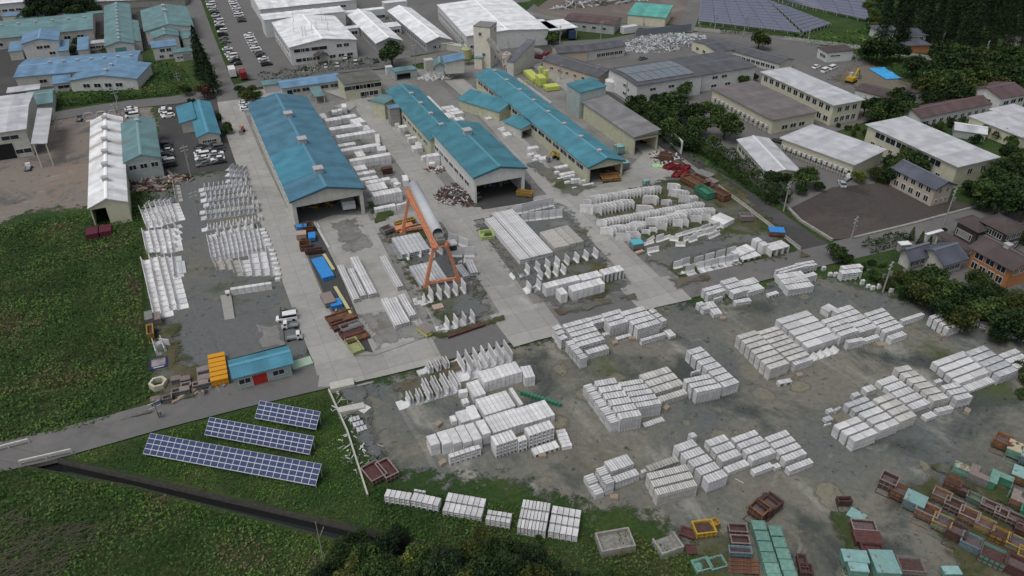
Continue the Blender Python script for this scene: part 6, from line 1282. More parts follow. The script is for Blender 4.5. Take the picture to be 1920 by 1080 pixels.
# ================================================================ steel moulds in the lower right
gm_ = 'pale mint lidded moulds in two files'
def mould(t, x, y, sx, sy, h, rz, m, label, inner=None, lid=False, legs=True, rim=None, group='steel moulds in the lower right yard', kind=None):
    if t in ('g', 'h', '23', '33', 'j') and abs(rz) < 60: rz = -24 - math.degrees(math.atan(math.tan(R(-rz)) / (.6 if t == 'j' else .74)))
    elif rz == -120: rz = -24 - math.degrees(math.atan(math.tan(R(30)) / .74)) - 90
    kk = .78 if (group or '').startswith('steel') else (1 if group else .85)
    if group is gm_: kk = 1
    sx *= kk; sy *= kk; h *= kk
    e = empty('steel_mould', G(Q(t, x, y)[0]) + Vector((0, 0, random.uniform(.004, .06))), R(rz), label=fit(label), cat='mould', group=group)
    z0 = .5 if legs else .1; T = .12; b = MB(); X, Y = sx / 2, sy / 2
    if kind == 'angle':   # L shaped plan
        pr = [(-X, -Y), (X, -Y), (X, -Y + .8), (-X + .8, -Y + .8), (-X + .8, Y), (-X, Y)]
        b.prism(pr, z0, z0 + h); b.build('box', m, e)
        b = MB(); q = [(-X - .06, -Y - .06), (X + .06, -Y - .06), (X + .06, -Y + .95), (-X + .95, -Y + .95), (-X + .95, Y + .06), (-X - .06, Y + .06)]; b.prism(q, z0 + h + .003, z0 + h + .12); b.build('rim', rim or m, e)
    else:
        for p in ((-X, -Y, X, -Y + T), (-X, Y - T, X, Y), (-X, -Y + T, -X + T, Y - T), (X - T, -Y + T, X, Y - T)): b.box(p[0], p[1], z0, p[2], p[3], z0 + h)
        b.box(-X + T, -Y + T, z0, X - T, Y - T, z0 + .12 if not lid else z0 + h * .4); b.build('box', m, e)
        if lid: b = MB(); b.box(-X - .1, -Y - .1, z0 + h + .003, X + .1, Y + .1, z0 + h + .14); b.build('lid', rim or m, e)
        else:
            b = MB(); Z = z0 + h; o_ = .1
            for p in ((-X - o_, -Y - o_, X + o_, -Y + .06), (-X - o_, Y - .06, X + o_, Y + o_), (-X - o_, -Y + .06, -X + .06, Y - .06), (X - .06, -Y + .06, X + o_, Y - .06)): b.box(p[0], p[1], Z + .003, p[2], p[3], Z + .1)
            b.build('rim', rim or m, e)
            if inner:
                b = MB(); b.box(-X + T + .02, -Y + T + .02, z0 + h * .55, X - T - .02, Y - T - .02, z0 + h * .62); b.build('inner_plate', inner, e)
    b = MB()   # stiffening ribs on the outside
    n_ = max(2, int(sx / .55))
    for i in range(n_ + 1):
        q = -X + sx * i / n_
        for s_ in (-1, 1): b.box(q - .04, s_ * Y + (0.003 if s_ > 0 else -.13), z0 + .02, q + .04, s_ * Y + (.13 if s_ > 0 else -.003), z0 + h - .02)
    b.box(-X - .02, -Y - .15, z0 + h * .45, X + .02, -Y - .135, z0 + h * .6)
    b.build('ribs', rim if (rim and not lid) else m, e)
    if legs:
        b = MB()
        for q in (-1, 1):
            for r_ in (-1, 1): b.box(q * (X - .15) - .07, r_ * (Y - .15) - .07, 0, q * (X - .15) + .07, r_ * (Y - .15) + .07, z0 - .003)
        b.box(-X, -Y - .9, .1, -X + .08, -Y - .1, .2); b.box(X - .08, -Y - .9, .1, X, -Y - .1, .2); b.box(-X, -Y - .95, .1, X, -Y - .9, .2)
        b.build('support_frame', m, e)
    return e
BRN = mat('brown oxide mould steel', (.085, .05, .045), .85, noise=(.9, .3)); MAU = mat('purple brown mould floor', (.13, .095, .10), .8, noise=(.8, .2))
OGR = mat('orange rust mould steel', (.24, .12, .055), .8, noise=(.9, .3), col2=(.13, .07, .045)); YMO = mat('worn yellow mould paint', (.32, .21, .05), .7, noise=(.8, .25), stain=((.12, .08, .05), .9, .55, .65)); BGR = mat('blue grey mould paint', (.13, .19, .21), .7, noise=(.8, .25), stain=((.14, .09, .06), .8, .56, .66))
PNK = mat('pale worn rim metal', (.24, .20, .185), .6, noise=(1, .25), var=.3); OLV = mat('dull green mould paint', (.12, .16, .12), .8, noise=(.8, .25))
ml = [('h', 160, 440, 2.6, 2.4, 1.7, -30, BRN, MAU, PNK, 'rusty open', 'with raised dark end plate, leftmost'), ('h', 240, 520, 2.8, 2.2, 1.5, -30, OGR, MAU, BRN, 'orange brown', 'second from the left, front line'),
      ('h', 435, 660, 3.2, 2.4, 1.6, -30, OGR, BRN, PNK, 'long brown', 'with a pale rim below the cyan lid'), ('h', 540, 740, 2.6, 2.2, 1.5, -30, BGR, MAU, YMO, 'blue grey', 'with yellow strip, front line'), ('h', 645, 810, 2.7, 2.4, 1.7, -30, BRN, MAU, BRN, 'dark brown', 'deep one, middle of the front line'), ('h', 750, 885, 2.8, 2.4, 1.5, -30, BGR, MAU, BGR, 'slate', 'with purple floor near the front'),
      ('h', 540, 545, 2.6, 2.0, 1.4, -30, OGR, MAU, PNK, 'orange', 'second line, left end'), ('h', 630, 615, 2.8, 2.0, 1.4, -30, BRN, BRN, PNK, 'brown', 'pale edged, second line'), ('h', 735, 690, 2.8, 2.1, 1.5, -30, OGR, BRN, PNK, 'rust orange', 'third in the second line'), ('h', 850, 755, 2.6, 2.1, 1.4, -30, YMO, MAU, PNK, 'yellow', 'with pale rim, second line'), ('h', 960, 830, 2.8, 2.2, 1.5, -30, YMO, BRN, BRN, 'dull yellow', 'with brown rim, second line'), ('h', 1080, 900, 2.9, 2.3, 1.5, -30, BGR, MAU, YMO, 'grey', 'with yellow side, second line'),
      ('h', 625, 450, 2.4, 2.0, 1.4, -30, OGR, BRN, BRN, 'brown', 'with raised dark back, top line'), ('h', 700, 500, 1.8, 1.6, 1.1, -30, BRN, MAU, BRN, 'small', 'second in the top line'), ('h', 785, 560, 2.5, 1.5, 1.1, -30, OLV, OLV, OLV, 'dull green', 'in the top line'), ('h', 890, 620, 2.7, 1.6, 1.2, -30, BRN, MAU, PNK, 'long reddish', 'in the top line'), ('h', 970, 670, 1.8, 1.6, 1.1, -30, BRN, BRN, PNK, 'small square', 'in the top line'), ('h', 1075, 715, 2.4, 1.8, 1.2, -30, BRN, MAU, PNK, 'pale edged', 'right end of the top line'),
      ('h', 910, 980, 3.6, 3.0, 1.6, -30, MINT, BRN, BRN, 'large green sided', 'with a brown frame inside'), ('h', 1080, 1060, 3.4, 2.6, 1.8, -30, DKR, MAU, BRN, 'large dark red', 'at the lower right corner'), ('h', 1130, 790, 2.4, 2.0, 1.4, -30, BRN, BRN, BRN, 'all brown', 'at the right edge, top line'), ('h', 1150, 980, 2.4, 2.2, 1.4, -30, YMO, BRN, YMO, 'yellow framed', 'at the right edge below'),  # the mould at the right edge, top line, is brown throughout
      ('h', 985, 150, 2.8, 2.6, 1.5, -32, OGR, MAU, OGR, 'orange front', 'with dark lid, upper right'), ('33', -20, 600, 2.8, 2.6, 1.7, -45, BRN, MAU, BRN, 'twin of the dark', 'nearer one in the pair above the mint boxes')]
ml.append(('33', 15, 585, 2.8, 2.4, 1.6, -40, BRN, MAU, OGR, 'rusty', 'nearest the right of the pair')) if False else None
for i, (t, x, y, sx, sy, h, rz, m, inn, rim, adj, tail) in enumerate(ml): mould(t, x, y, sx, sy, h, rz, m, '%s steel mould %s' % (adj, tail), inn, rim=rim)
mould('g', 620, 340, 2.6, 2.4, 1.7, -42, BRN, 'dark brown steel mould, upper right of the pair above the mint lids', MAU, rim=BRN)
mould('g', 485, 410, 2.6, 2.4, 1.7, -40, BRN, 'rusty brown steel mould, lower left of the pair above the mint lids', MAU, rim=OGR)
mould('h', 345, 590, 3.0, 2.6, 1.7, -30, BGR, 'steel mould with a big pale cyan lid and yellow side', lid=True, rim=LMINT)
mould('h', 1085, 215, 3.0, 2.8, 1.6, -30, MINT, 'green mould with cream rim and large rust patch', lid=True, rim=mat('cream lid with rust patch', (.42, .40, .27), .6, noise=(.5, .1), stain=((.12, .04, .025), .35, .48, .5)))
mould('h', 1115, 400, 2.8, 2.6, 1.5, -30, OGR, 'cyan lidded mould streaked with rust at the right edge', lid=True, rim=LMINT)
mould('h', 1165, 270, 2.2, 2.4, 1.6, -30, BGR, 'cyan lidded mould cut by the right edge', lid=True, rim=LMINT)
mould('h', 685, 350, 2.4, 1.4, 1.4, -30, MINT, 'mint mould with corroded orange top, alone in the gravel', lid=True, rim=mat('corroded mould top', (.22, .17, .11), .9, noise=(1, .3), stain=((.28, .40, .33), 1.2, .5, .55)))
mould('h', 810, 400, 3.0, 2.8, 1.6, -30, GRY, 'grey angle shaped steel mould', kind='angle', rim=PNK)
mould('h', 960, 450, 3.4, 3.2, 1.6, -120, GRN, 'mint and yellow angle shaped steel mould', kind='angle', rim=MINT)
mould('h', 1105, 570, 2.6, 2.6, 1.4, -30, OGR, 'orange angle shaped mould with grey top near the right edge', kind='angle', rim=PNK)
mould('h', 1150, 660, 1.6, 1.6, 1.4, -30, GRN, 'small green mould cut by the right edge')
for i in range(6): mould('g', 475 + i * 37, 590 + i * 121, 1.5, 1.22, 1.2, -2, MINT, 'mint lidded mould, %s from the top of the left file' % od(i), lid=True, rim=MINT, group=gm_, legs=False)
for i in range(5): mould('g', 663 + i * 42, 655 + i * 128, 1.4, 1.3, 1.2, -2, MINT, 'mint lidded mould, %s from the top of the right file' % od(i), lid=True, rim=MINT, group=gm_, legs=False)
mould('g', 1585, 430, 2.4, 1.9, .5, -35, MINT, 'thin pale mint panel box lying by itself', lid=True, rim=LMINT, legs=False)
mould('g', 1435, 290, 2.2, .9, 1.0, 0, BRN, 'narrow brown trough standing alone on the gravel')
mould('g', 1650, 580, 3.6, 2.0, .9, -4, BRN, 'mould with two barred panels and a pale rim', MAU, rim=PNK)
mould('g', 1690, 720, 4.0, 2.1, 1.0, -4, DKR, 'dark maroon flat mould below the barred one', lid=True, rim=DKR)
mould('g', 1745, 850, 3.2, 2.0, 1.0, -4, DKR, 'maroon mould with slatted top next to the cyan lids', DKR, rim=BRN)
mould('g', 1540, 960, 3.6, 2.0, 1.5, -4, MINT, 'mint lid with one big orange rust stripe', lid=True, rim=LMINT)
mould('g', 1580, 1075, 2.6, 1.4, 1.3, -4, MINT, 'mint lid just below the rust striped one', lid=True, rim=LMINT)
mould('h', 105, 1010, 3.4, 2.1, 1.7, -2, MINT, 'mint lid right of the rust striped one', lid=True, rim=LMINT)
mould('h', 135, 1085, 3.4, 2.1, 1.7, -2, MINT, 'mint lid at the bottom edge beside the grid frame', lid=True, rim=LMINT)
mould('h', 320, 1040, 3.6, 2.6, .9, -4, GRY, 'grey mould with ornate grid pattern at the bottom edge', BRN, rim=PNK)
mould('h', 610, 1085, 2.4, 1.2, .8, 0, MINT, 'mint lid peeping in at the bottom edge', lid=True, rim=LMINT)
mould('g', 240, 625, 2.8, 1.5, 1.2, -3, BRN, 'open dark mould with pale rim, upper of three', BRN, rim=PNK)
mould('g', 265, 755, 2.8, 1.5, 1.2, -3, BRN, 'open dark mould with pale rim and yellow brackets', BRN, rim=PNK)
mould('g', 270, 860, 3.4, 1.2, 1.0, -3, BGR, 'blue grey mould below the two open dark ones', BRN)
mould('g', 960, 990, 1.2, 2.2, 1.1, -6, BRN, 'narrow upright dark mould right of the mint files', BRN)
mould('g', 1000, 1075, 1.8, 1.6, 1.1, -6, BRN, 'dark mould cut by the bottom edge right of the files', BRN)
mould('23', 1420, 1020, 2.6, 2.0, .7, 12, MINT, 'shallow empty mint tray, left one of two in the grass', legs=False)
mould('23', 1530, 1005, 2.6, 2.0, .7, 12, MINT, 'shallow empty mint tray, right one of two in the grass', legs=False)
mould('23', 1430, 765, 3.2, 2.4, 1.1, 6, YMO, 'yellow mould with dark square opening in the grass', BRN, rim=YEL)
mould('23', 1505, 725, 1.4, 1.2, 1.0, 20, YMO, 'small yellow mould piece beside the larger yellow one', YMO)
mould('23', 1315, 770, 2.2, 1.6, .4, -20, DKR, 'flat dark red grating beside the yellow mould', legs=False)
mould('23', 1360, 890, 2.2, 1.6, .2, 0, DKR, 'flat rusty plate lying in the grass', legs=False)
for i in range(4): mould('g', 320, 935 + i * 42, 4.4, .35, .35, -2, BRN, 'dark brown beam lying in the grass, %s from the top' % od(i), legs=False, lid=True, rim=RUS)
# rusty things beside the solar field and factory
mould('13', 890, 330, 2.3, 3.0, .9, 14, DKR, 'left rust brown slatted crate in the lower yard corner', DKR, rim=PNK, group='slatted crates in the lower yard corner', legs=False)
mould('13', 985, 310, 1.8, 3.2, .9, 12, DKR, 'right rust brown slatted crate in the lower yard corner', DKR, rim=PNK, group='slatted crates in the lower yard corner', legs=False)
gj = 'steel frames heaped by the lane wall'
mould('j', 1310, 115, 7, 3.5, 1.6, -45, RUS, 'large rusty frame stack beside the lane wall', RUS, rim=OGR, group=gj)
mould('j', 1400, 90, 6, 2.4, 1.2, -45, BRN, 'darker rusty frame right of the large one', BRN, rim=RUS, group=gj)
mould('j', 1440, 240, 5.5, 2.8, 1.9, -50, GRN, 'green steel frame stack by the lane wall', GRN, rim=GRN, group=gj)
mould('j', 1600, 250, 6.5, 2.8, 1.8, -45, RUS, 'rusty frame right of the green one', BRN, rim=OGR, group=gj)
mould('j', 1440, 30, 5, 3, 1.0, -35, GRY, 'grey plate stack behind the rusty frames', lid=True, group=gj)
mould('j', 1525, 110, 3, 2.4, 1.0, -35, GRY, 'smaller grey crate behind the rusty frames', lid=True, rim=PNK, group=gj)
mould('j', 1900, 510, 3.2, 2.4, 1.3, 0, GRY, 'open grey steel basket on the grass by the lane', PNK, rim=PNK)
mould('j', 1105, 60, 4.5, .6, .6, 0, GRY, 'low grey rack at the top of the wing wall lot', legs=False)
mould('31', 55, 690, 3.8, 2.6, 1.2, -30, OGR, 'orange box under a bright blue sheet by the lane corner', lid=True, rim=BLU)
for i, (x, y, sx, sy, r_) in enumerate([(1180, 185, 3, 1.6, 20), (1230, 190, 3, 1.4, -20), (1300, 195, 2.4, 1.3, 30), (1230, 250, 3, 1.4, 40), (1285, 240, 3, 1.4, 25)]):
    mould('21', x, y, sx, sy, .8, r_, REDP, 'red steel form, %s in the red heap near the grey shed' % od(i), REDP, group='red steel forms near the grey shed', legs=False)
mould('21', 1095, 170, 3.4, 2.2, .15, -15, mat('pale green board', (.35, .6, .3), .7, noise=(.5, .1)), 'flat pale green board beside the red forms', legs=False, lid=True)
mould('21', 1150, 120, 4, 3, 1.2, -40, RUS, 'brown scrap frame behind the red forms', BRN)
mould('21', 735, 275, 5.5, 3.5, .9, -15, OGR, 'orange brown beams stacked before the longest shed', OGR, rim=YMO)
mould('21', 760, 225, 4.5, 2.6, .9, -40, RUS, 'rusty frames at the mouth of the longest shed', RUS)
mould('21', 840, 195, 2.4, 2.0, 2.0, 0, GRY, 'cyan topped cabinet beside the longest shed mouth', lid=True, rim=LMINT)
mould('21', 1003, 305, 1.6, 1.2, 1.2, 0, LMINT, 'small cyan bin at the top of the wing wall lot', lid=True, rim=LMINT, legs=False)
mould('21', 800, 75, 2.4, 2.4, 2.2, 0, LMINT, 'small teal kiosk behind the longest shed', lid=True, rim=LMINT)
mould('21', 930, 790, 2.8, 2.4, 1.5, -8, GRY, 'cyan topped table beside the white step blocks', lid=True, rim=mat('bright cyan sheet', (.10, .42, .52), .5))
mould('21', 955, 825, 2.2, .8, .5, 5, WOOD, 'pale timber bundle below the cyan topped table', lid=True, legs=False)
mould('21', 95, 400, 4.5, 1.8, 1.2, -40, YMO, 'orange brown beams beside the short hall corner', OGR)
mould('11', 1110, 650, 5, 1.8, .6, 8, ORG, 'salmon flat frame under the far crane leg', lid=True, rim=ORG)
mould('11', 1120, 615, 5.5, 1.4, 1.0, 8, YMO, 'yellow steel forms under the far crane leg', YMO)
mould('11', 985, 670, 3, 2.4, 1.0, 20, GRY, 'dark heap of bars left of the far crane leg', BRN)
mould('11', 985, 225, 3.0, 1.6, 1.3, 0, DKR, 'maroon crate in the gap beside the tall hall', lid=True)
mould('11', 1730, 700, 3.4, 3.6, 1.0, -10, mat('pale lime machine paint', (.42, .52, .22), .7, noise=(.5, .1)), 'pale lime lifting frame left of the flume field', legs=False)
for i, (x, y, sx, sy, hh, m_) in enumerate([(350, 660, 2.4, 1.6, 1.2, BLU), (395, 660, 2.6, 2.6, 1.6, RUS), (345, 715, 2.4, 2.0, 1.2, WOOD), (425, 725, 1.6, 3.0, .9, BLU), (375, 795, 2.6, 2.6, 1.4, RUS), (440, 830, 4.4, 1.2, .9, BRN)]):
    mould('11', x, y, sx, sy, hh, -10, m_, ['blue covered box at the top of the junk strip', 'rusty box at the top of the junk strip', 'timber crate in the junk strip', 'narrow blue covered box in the junk strip', 'round looking rusty bin in the junk strip', 'long dark rack in the junk strip'][i], lid=i in (0, 2, 3), rim=m_)
mould('11', 505, 960, 2.7, 9.5, 1.1, 4, BLU, 'long bright blue sheeted stack in the junk strip', lid=True, rim=BLU, legs=False)
mould('11', 548, 905, .5, 8, .6, 4, mat('pale yellow beam', (.5, .48, .25), .7), 'pale yellow beam beside the blue sheeted stack', lid=True, legs=False)
mould('12', 655, 110, .5, 12, .6, 4, mat('pale yellow beam', (.5, .48, .25), .7), 'second pale yellow beam lower in the junk strip', lid=True, legs=False)
mould('12', 600, 140, 2.4, 2.6, 1.0, 0, BLU, 'small blue heap lower in the junk strip', lid=True, rim=BLU, legs=False)
mould('12', 545, 120, 2.4, 4.2, 1.0, 4, GRY, 'pale grey bundle left of the small blue heap', lid=True, rim=PNK)
for i, (x, y, sx, sy, m_) in enumerate([(640, 245, 6, 3.5, RUS), (620, 300, 3, 3, DKR), (715, 310, 4.5, 2.4, GRY), (720, 355, 5, 2.2, DKR), (760, 395, 5, 2.2, RUS), (740, 455, 2.4, 5, mat('faded lime timber', (.3, .32, .16), .8, noise=(1, .3)))]):
    mould('12', x, y, sx, sy, .9, 8, m_, ['large rusty plates at the head of the rail yard junk', 'small dark red plate stack left of the rusty plates', 'grey bars between the rusty plates', 'first maroon plate stack before the gate', 'second rusty plate stack before the gate', 'lime coloured timber at the foot of the rail yard'][i], m_, legs=False)
mould('12', 1265, 350, 1.4, 3.4, .8, 18, CHAR, 'small lime green machine beside the rail yard kerb', lid=True, rim=PNK)
mould('12', 1580, 335, 9, .5, .5, 6, DKR, 'long dark red beam on the kerb by the retaining blocks', lid=True, legs=False)
mould('12', 1365, 155, 2.2, 1.6, .4, 0, WOOD, 'brown pallet in the gravel below the crane', lid=True, legs=False)
mould('12', 345, 580, 4.0, 2.4, .4, 4, mat('pale green steel cover', (.35, .48, .36), .6, noise=(.4, .1)), 'pale green flat cover beside the bright blue workshop', lid=True, legs=False)
b = MB(); p0, p1 = G(Q('a', 985, 450)[0]), G(Q('a', 1300, 550)[0]); 
b.bar(p0 + Vector((0, 0, .4)), p1 + Vector((0, 0, .4)), .28, 4)
for i in range(12): q = p0.lerp(p1, i / 11); b.bar(q + Vector((0, 0, .05)), q + Vector((0, 0, .75)), .36, 4, r2=.36)
tag(b.build('steel_column', GRN), 'long green steel column lying behind the white cluster', 'steel column')
for i, y in enumerate([555, 590, 622, 655, 690, 725]):
    mould('02', 1640 + i * 4.5 - 5, y, 2.4, .78, 1.2, -3, mat('bright orange yellow boxes', (.62, .29, .02), .6), 'orange yellow box, %s from the top of its column' % od(i), lid=True, rim=mat('bright orange yellow boxes', (.62, .29, .02), .6), group='orange yellow boxes by the workshop', legs=False)
for i, (x, y) in enumerate([(1545, 640), (1548, 672), (1552, 704), (1580, 735), (1535, 745), (1490, 755), (1400, 715), (1405, 760), (1330, 715), (1335, 805), (1395, 795), (1265, 855), (1180, 870)]):
    mould('02', x, y, 2.2 if i < 3 else 1.3, .9, .9, -3, mat('dark grey steel boxes', (.15, .165, .19), .6, noise=(.5, .2)), 'dark grey steel box, %s counting from the orange boxes' % od(i), lid=i % 2 == 0, rim=PNK, group='dark grey steel boxes by the workshop', legs=False)
mould('02', 1140, 360, 1.2, 3.6, 1.2, 0, YMO, 'yellow and brown rack at the foot of the leftmost strip', BRN)
mould('02', 1135, 275, 1.4, 3.2, 1.8, 0, GRY, 'dark grey block at the end of the long lines', lid=True); mould('02', 1190, 265, 1.4, 2.8, 1.8, 0, PNK, 'pale brown block at the end of the long lines', lid=True, legs=False)
# old sign board lying in the grass, and a cream hexagonal ring
e = empty('sign_board', G(Q('02', 1195, 580)[0]), R(-2), label='dark blue framed picture board lying in the mossy grass', cat='sign board')
b = MB(); b.box(-1.35, -1.4, .3, 1.35, 1.4, .5); b.build('panel', pm('navy sign border', (.02, .03, .12)), e); b = MB(); b.box(-1.05, -.75, .503, 1.05, 1.15, .53); b.build('picture', mat('faded picture print', (.34, .29, .27), .7, noise=(.8, .3), col2=(.15, .14, .18)), e)
b = MB(); b.box(-.8, -1.2, .503, .8, -1.0, .53); b.build('caption', pm('white sign lettering bar', (.5, .55, .6)), e)
b = MB(); pr = [(1.4 * math.cos(i * math.pi / 3), 1.4 * math.sin(i * math.pi / 3)) for i in range(6)]; pi = [(1.0 * math.cos(i * math.pi / 3), 1.0 * math.sin(i * math.pi / 3)) for i in range(6)]
for i in range(6): j = (i + 1) % 6; b.hexa([(*pr[i], .1), (*pr[j], .1), (*pi[j], .1), (*pi[i], .1), (*pr[i], 1.1), (*pr[j], 1.1), (*pi[j], 1.1), (*pi[i], 1.1)])
tag(b.build('hexagonal_ring', pm('cream concrete ring', (.5, .48, .38)), None, G(Q('02', 1195, 740)[0])), 'cream six sided concrete ring on the mossy grass', 'concrete ring')
# open concrete pits at the bottom
for i, (t, x, y, sx, sy, h, rz, lab) in enumerate([('23', 770, 850, 4.4, 2.9, 1.2, 10 - 16, 'open rectangular concrete pit with grey sludge inside'), ('23', 1160, 870, 3.1, 2.7, 1.2, 4, 'three sided concrete bay filled with grey sand')]):
    e = empty('concrete_pit', G(Q(t, x, y)[0]), R(rz - 6), label=lab, cat='pit'); b = MB(); X, Y = sx / 2, sy / 2
    for p in ([(-X, -Y, X, -Y + .22), (-X, -Y + .22, -X + .22, Y - .22), (X - .22, -Y + .22, X, Y - .22)] + ([(-X, Y - .22, X, Y)] if i == 0 else [])): b.box(p[0], p[1], 0, p[2], p[3], h)
    b.build('wall', WALL['conc'], e); b = MB(); b.box(-X + .24, -Y + .24, 0, X - .24, Y - .24, h * .55); b.build('fill', mat('grey sludge', (.22, .22, .20), .9, noise=(.5, .3)), e)
# rubble heaps, tarpaulin, scrap
def heap(t, x, y, rx, ry, h, m, n, label, cat='heap', rz=0, sz=.5, name='scrap_heap', seed=1):
    rr = random.Random(seed + n); b = MB(); o = G(Q(t, x, y)[0])
    for i in range(n):
        r_ = math.sqrt(rr.random()); a_ = rr.uniform(0, 6.28); px_, py_ = rx * r_ * math.cos(a_), ry * r_ * math.sin(a_); z = h * (1 - r_ * r_) * rr.uniform(.3, 1)
        L_ = rr.uniform(.5, 2.2) * sz; d = Vector((rr.uniform(-1, 1), rr.uniform(-1, 1), rr.uniform(-.3, .3))).normalized() * L_
        p = Vector((px_, py_, max(.1, z))); b.bar(p - d, p + d, rr.uniform(.1, .3) * sz * 1.3, 4, rr.randrange(len(m)))
    return tag(b.build(name, m, None, o, R(rz)), label, cat, None, 'stuff')
WSC = pm('pale scrap panels', (.55, .57, .58))
heap('20', 1140, 325, 18, 9, 1.3, [WSC, pm('grey scrap', (.25, .26, .27)), pm('mid grey scrap', (.4, .42, .44))], 700, 'wide heap of pale grey and white scrap panels', sz=.8, rz=5)
heap('11', 1510, 400, 4.5, 6, 1.4, [RUS, BRN, WSC, GRY, BRN], 420, 'rusty scrap heap with rings beside the short teal hall', rz=35, sz=.5)
heap('11', 1370, 195, 3, 1.5, .6, [RUS, WSC], 60, 'small rusty scrap strip left of the short teal hall', sz=.7)
heap('21', 1150, 110, 3.5, 4, .9, [RUS, BRN, WSC], 90, 'brown scrap near the end of the grey shed', sz=.8)
heap('11', 500, 430, 5, 3, 1.0, [RUS, YEL, BRN, GRY], 110, 'mixed gear on the floor inside the tall hall mouth', sz=.8)
heap('11', 1800, 300, 4, 2, 1.2, [mat('blue crate plastic', (.03, .08, .3), .5), YEL, GRY], 60, 'blue and yellow gear inside the short hall mouth', sz=.9)
heap('12', 640, 230, 2.5, 7, .4, [RUS, BRN, WOOD], 60, 'rusty bars and timbers scattered in the rail yard strip', rz=-8, sz=.5)
heap('01', 1150, 310, 9, 3.5, .5, [GRY, WOOD, BRN], 120, 'weathered slabs and bars in weeds behind the sage warehouse', sz=1.2)
heap('02', 1460, 770, 4, 1.4, .4, [WOOD, GRY], 30, 'few pale planks beside the dark grey boxes', sz=.9)
heap('12', 700, 870, 3, 4, .4, [WSC, WOOD], 40, 'loose rubble inside the low walled bay', sz=.3)
heap('13', 780, 130, 3, 5, .4, [WSC, WSC, GRY], 60, 'broken pale blocks along the low wall', sz=.3)
heap('20', 700, 25, 26, 4, 4.5, [GALV, WSC, GRY], 160, 'tangle of grey substation gear and insulators', 'substation gear', sz=1.0, name='substation_gear')
heap('10', 1370, 575, 6, 3, 1.0, [WSC, pm('pale sand', (.5, .5, .48))], 160, 'white aggregate spill below the hopper shed', sz=.8)
b = MB(); nn = 9
for i in range(nn + 1):
    for j in range(nn + 1):
        p = Q('30', 750 + 115 * i / nn + 135 * j / nn, 520 - 8 * i / nn + 82 * j / nn)[0]; q = G(p); b.v.append((q.x, q.y, .35 + .5 * random.random() * (0 < i < nn and 0 < j < nn)))
for i in range(nn):
    for j in range(nn): a_ = i * (nn + 1) + j; b.f.append((a_, a_ + 1, a_ + nn + 2, a_ + nn + 1)); b.m.append(0)
o = b.build('tarpaulin', mat('bright blue tarpaulin sheet', (.06, .36, .72), .5, noise=(.5, .12))); tag(o, 'large bright blue tarpaulin on the ground by the verge', 'tarpaulin')
md = o.modifiers.new('thick', 'SOLIDIFY'); md.thickness = .06
# ladder like white skid on the paved yard in front of the tall hall
e = empty('service_cart', G(Q('11', 695, 480)[0]), R(-6), label='white hooded cart on the slab at the tall hall mouth', cat='cart'); b = MB(); b.extr_x([(-2, .7), (2, .7), (2, 1.6), (1.2, 2.2), (-1.2, 2.2), (-2, 1.6)], -1.4, 1.4); b.build('hood', pm('white canvas hood', (.7, .71, .72)), e)
for q in (-1, 1): b = MB(); b.box(q * 1.2 - .1, -1.8, 0, q * 1.2 + .1, 1.8, .68); b.build('frame', GRY, e)
for lab, p, q in (('left of two pale crane rails in the rail yard', (590, 420), (617, 468)), ('pale beam on the rail yard edge', (593, 421), (599, 430))):
    b = MB(); a_, c_ = G(p), G(q); b.bar(a_ + Vector((0, 0, .3)), c_ + Vector((0, 0, .3)), .3, 4); tag(b.build('concrete_beam', CC), lab, 'beam')
for i, (t, x, y, lab) in enumerate([('22', 770, 425, 'pinkish timber crate between the two upper piles of the yard'), ('22', 898, 392, 'brown stump like timber bundle before the middle upper pile'), ('22', 1155, 915, 'small timber bundle in front of the smooth centre column'), ('32', 232, 668, 'white timber crate before the big right hand group'), ('32', 835, 442, 'small timber bundle before the fourth column of the big group'), ('32', 1305, 370, 'timber bundle at the pile beside the right bushes'), ('32', 1650, 338, 'timber bundle below the line by the bushes'), ('32', 1488, 935, 'pale brown pallet at the right end of the lower right group'), ('23', 228, 190, 'pinkish timber crate below the white cluster'), ('23', 765, 505, 'tan timber bundle beside the tall narrow ribbed pair'), ('13', 1400, 245, 'pinkish timber crate at the left front of the white cluster'), ('22', 1580, 240, 'timber bundle beside the isolated short stack by the road'), ('a', 280, 715, 'pinkish timber board behind the large box pairs')]):
    e = empty('timber_bundle', G(Q(t, x, y)[0]), random.uniform(-.5, .5), label=fit(lab), cat='timber bundle', group='timber bundles beside the stacks'); e.scale = (.75, .75, .75); PK = mat('pinkish sawn timber', (.33, .27, .22), .9, noise=(2, .3))
    for k in range(2):
        b = MB()
        for q in range(5): b.box(-.7 + q * .28, -.5, .1 + k * .42, -.46 + q * .28, .5, .42 + k * .42)
        b.box(-.7, -.55, .0 + k * .42 + .03, .68, -.42, .1 + k * .42 - .003); b.build('timber_layer', PK, e)
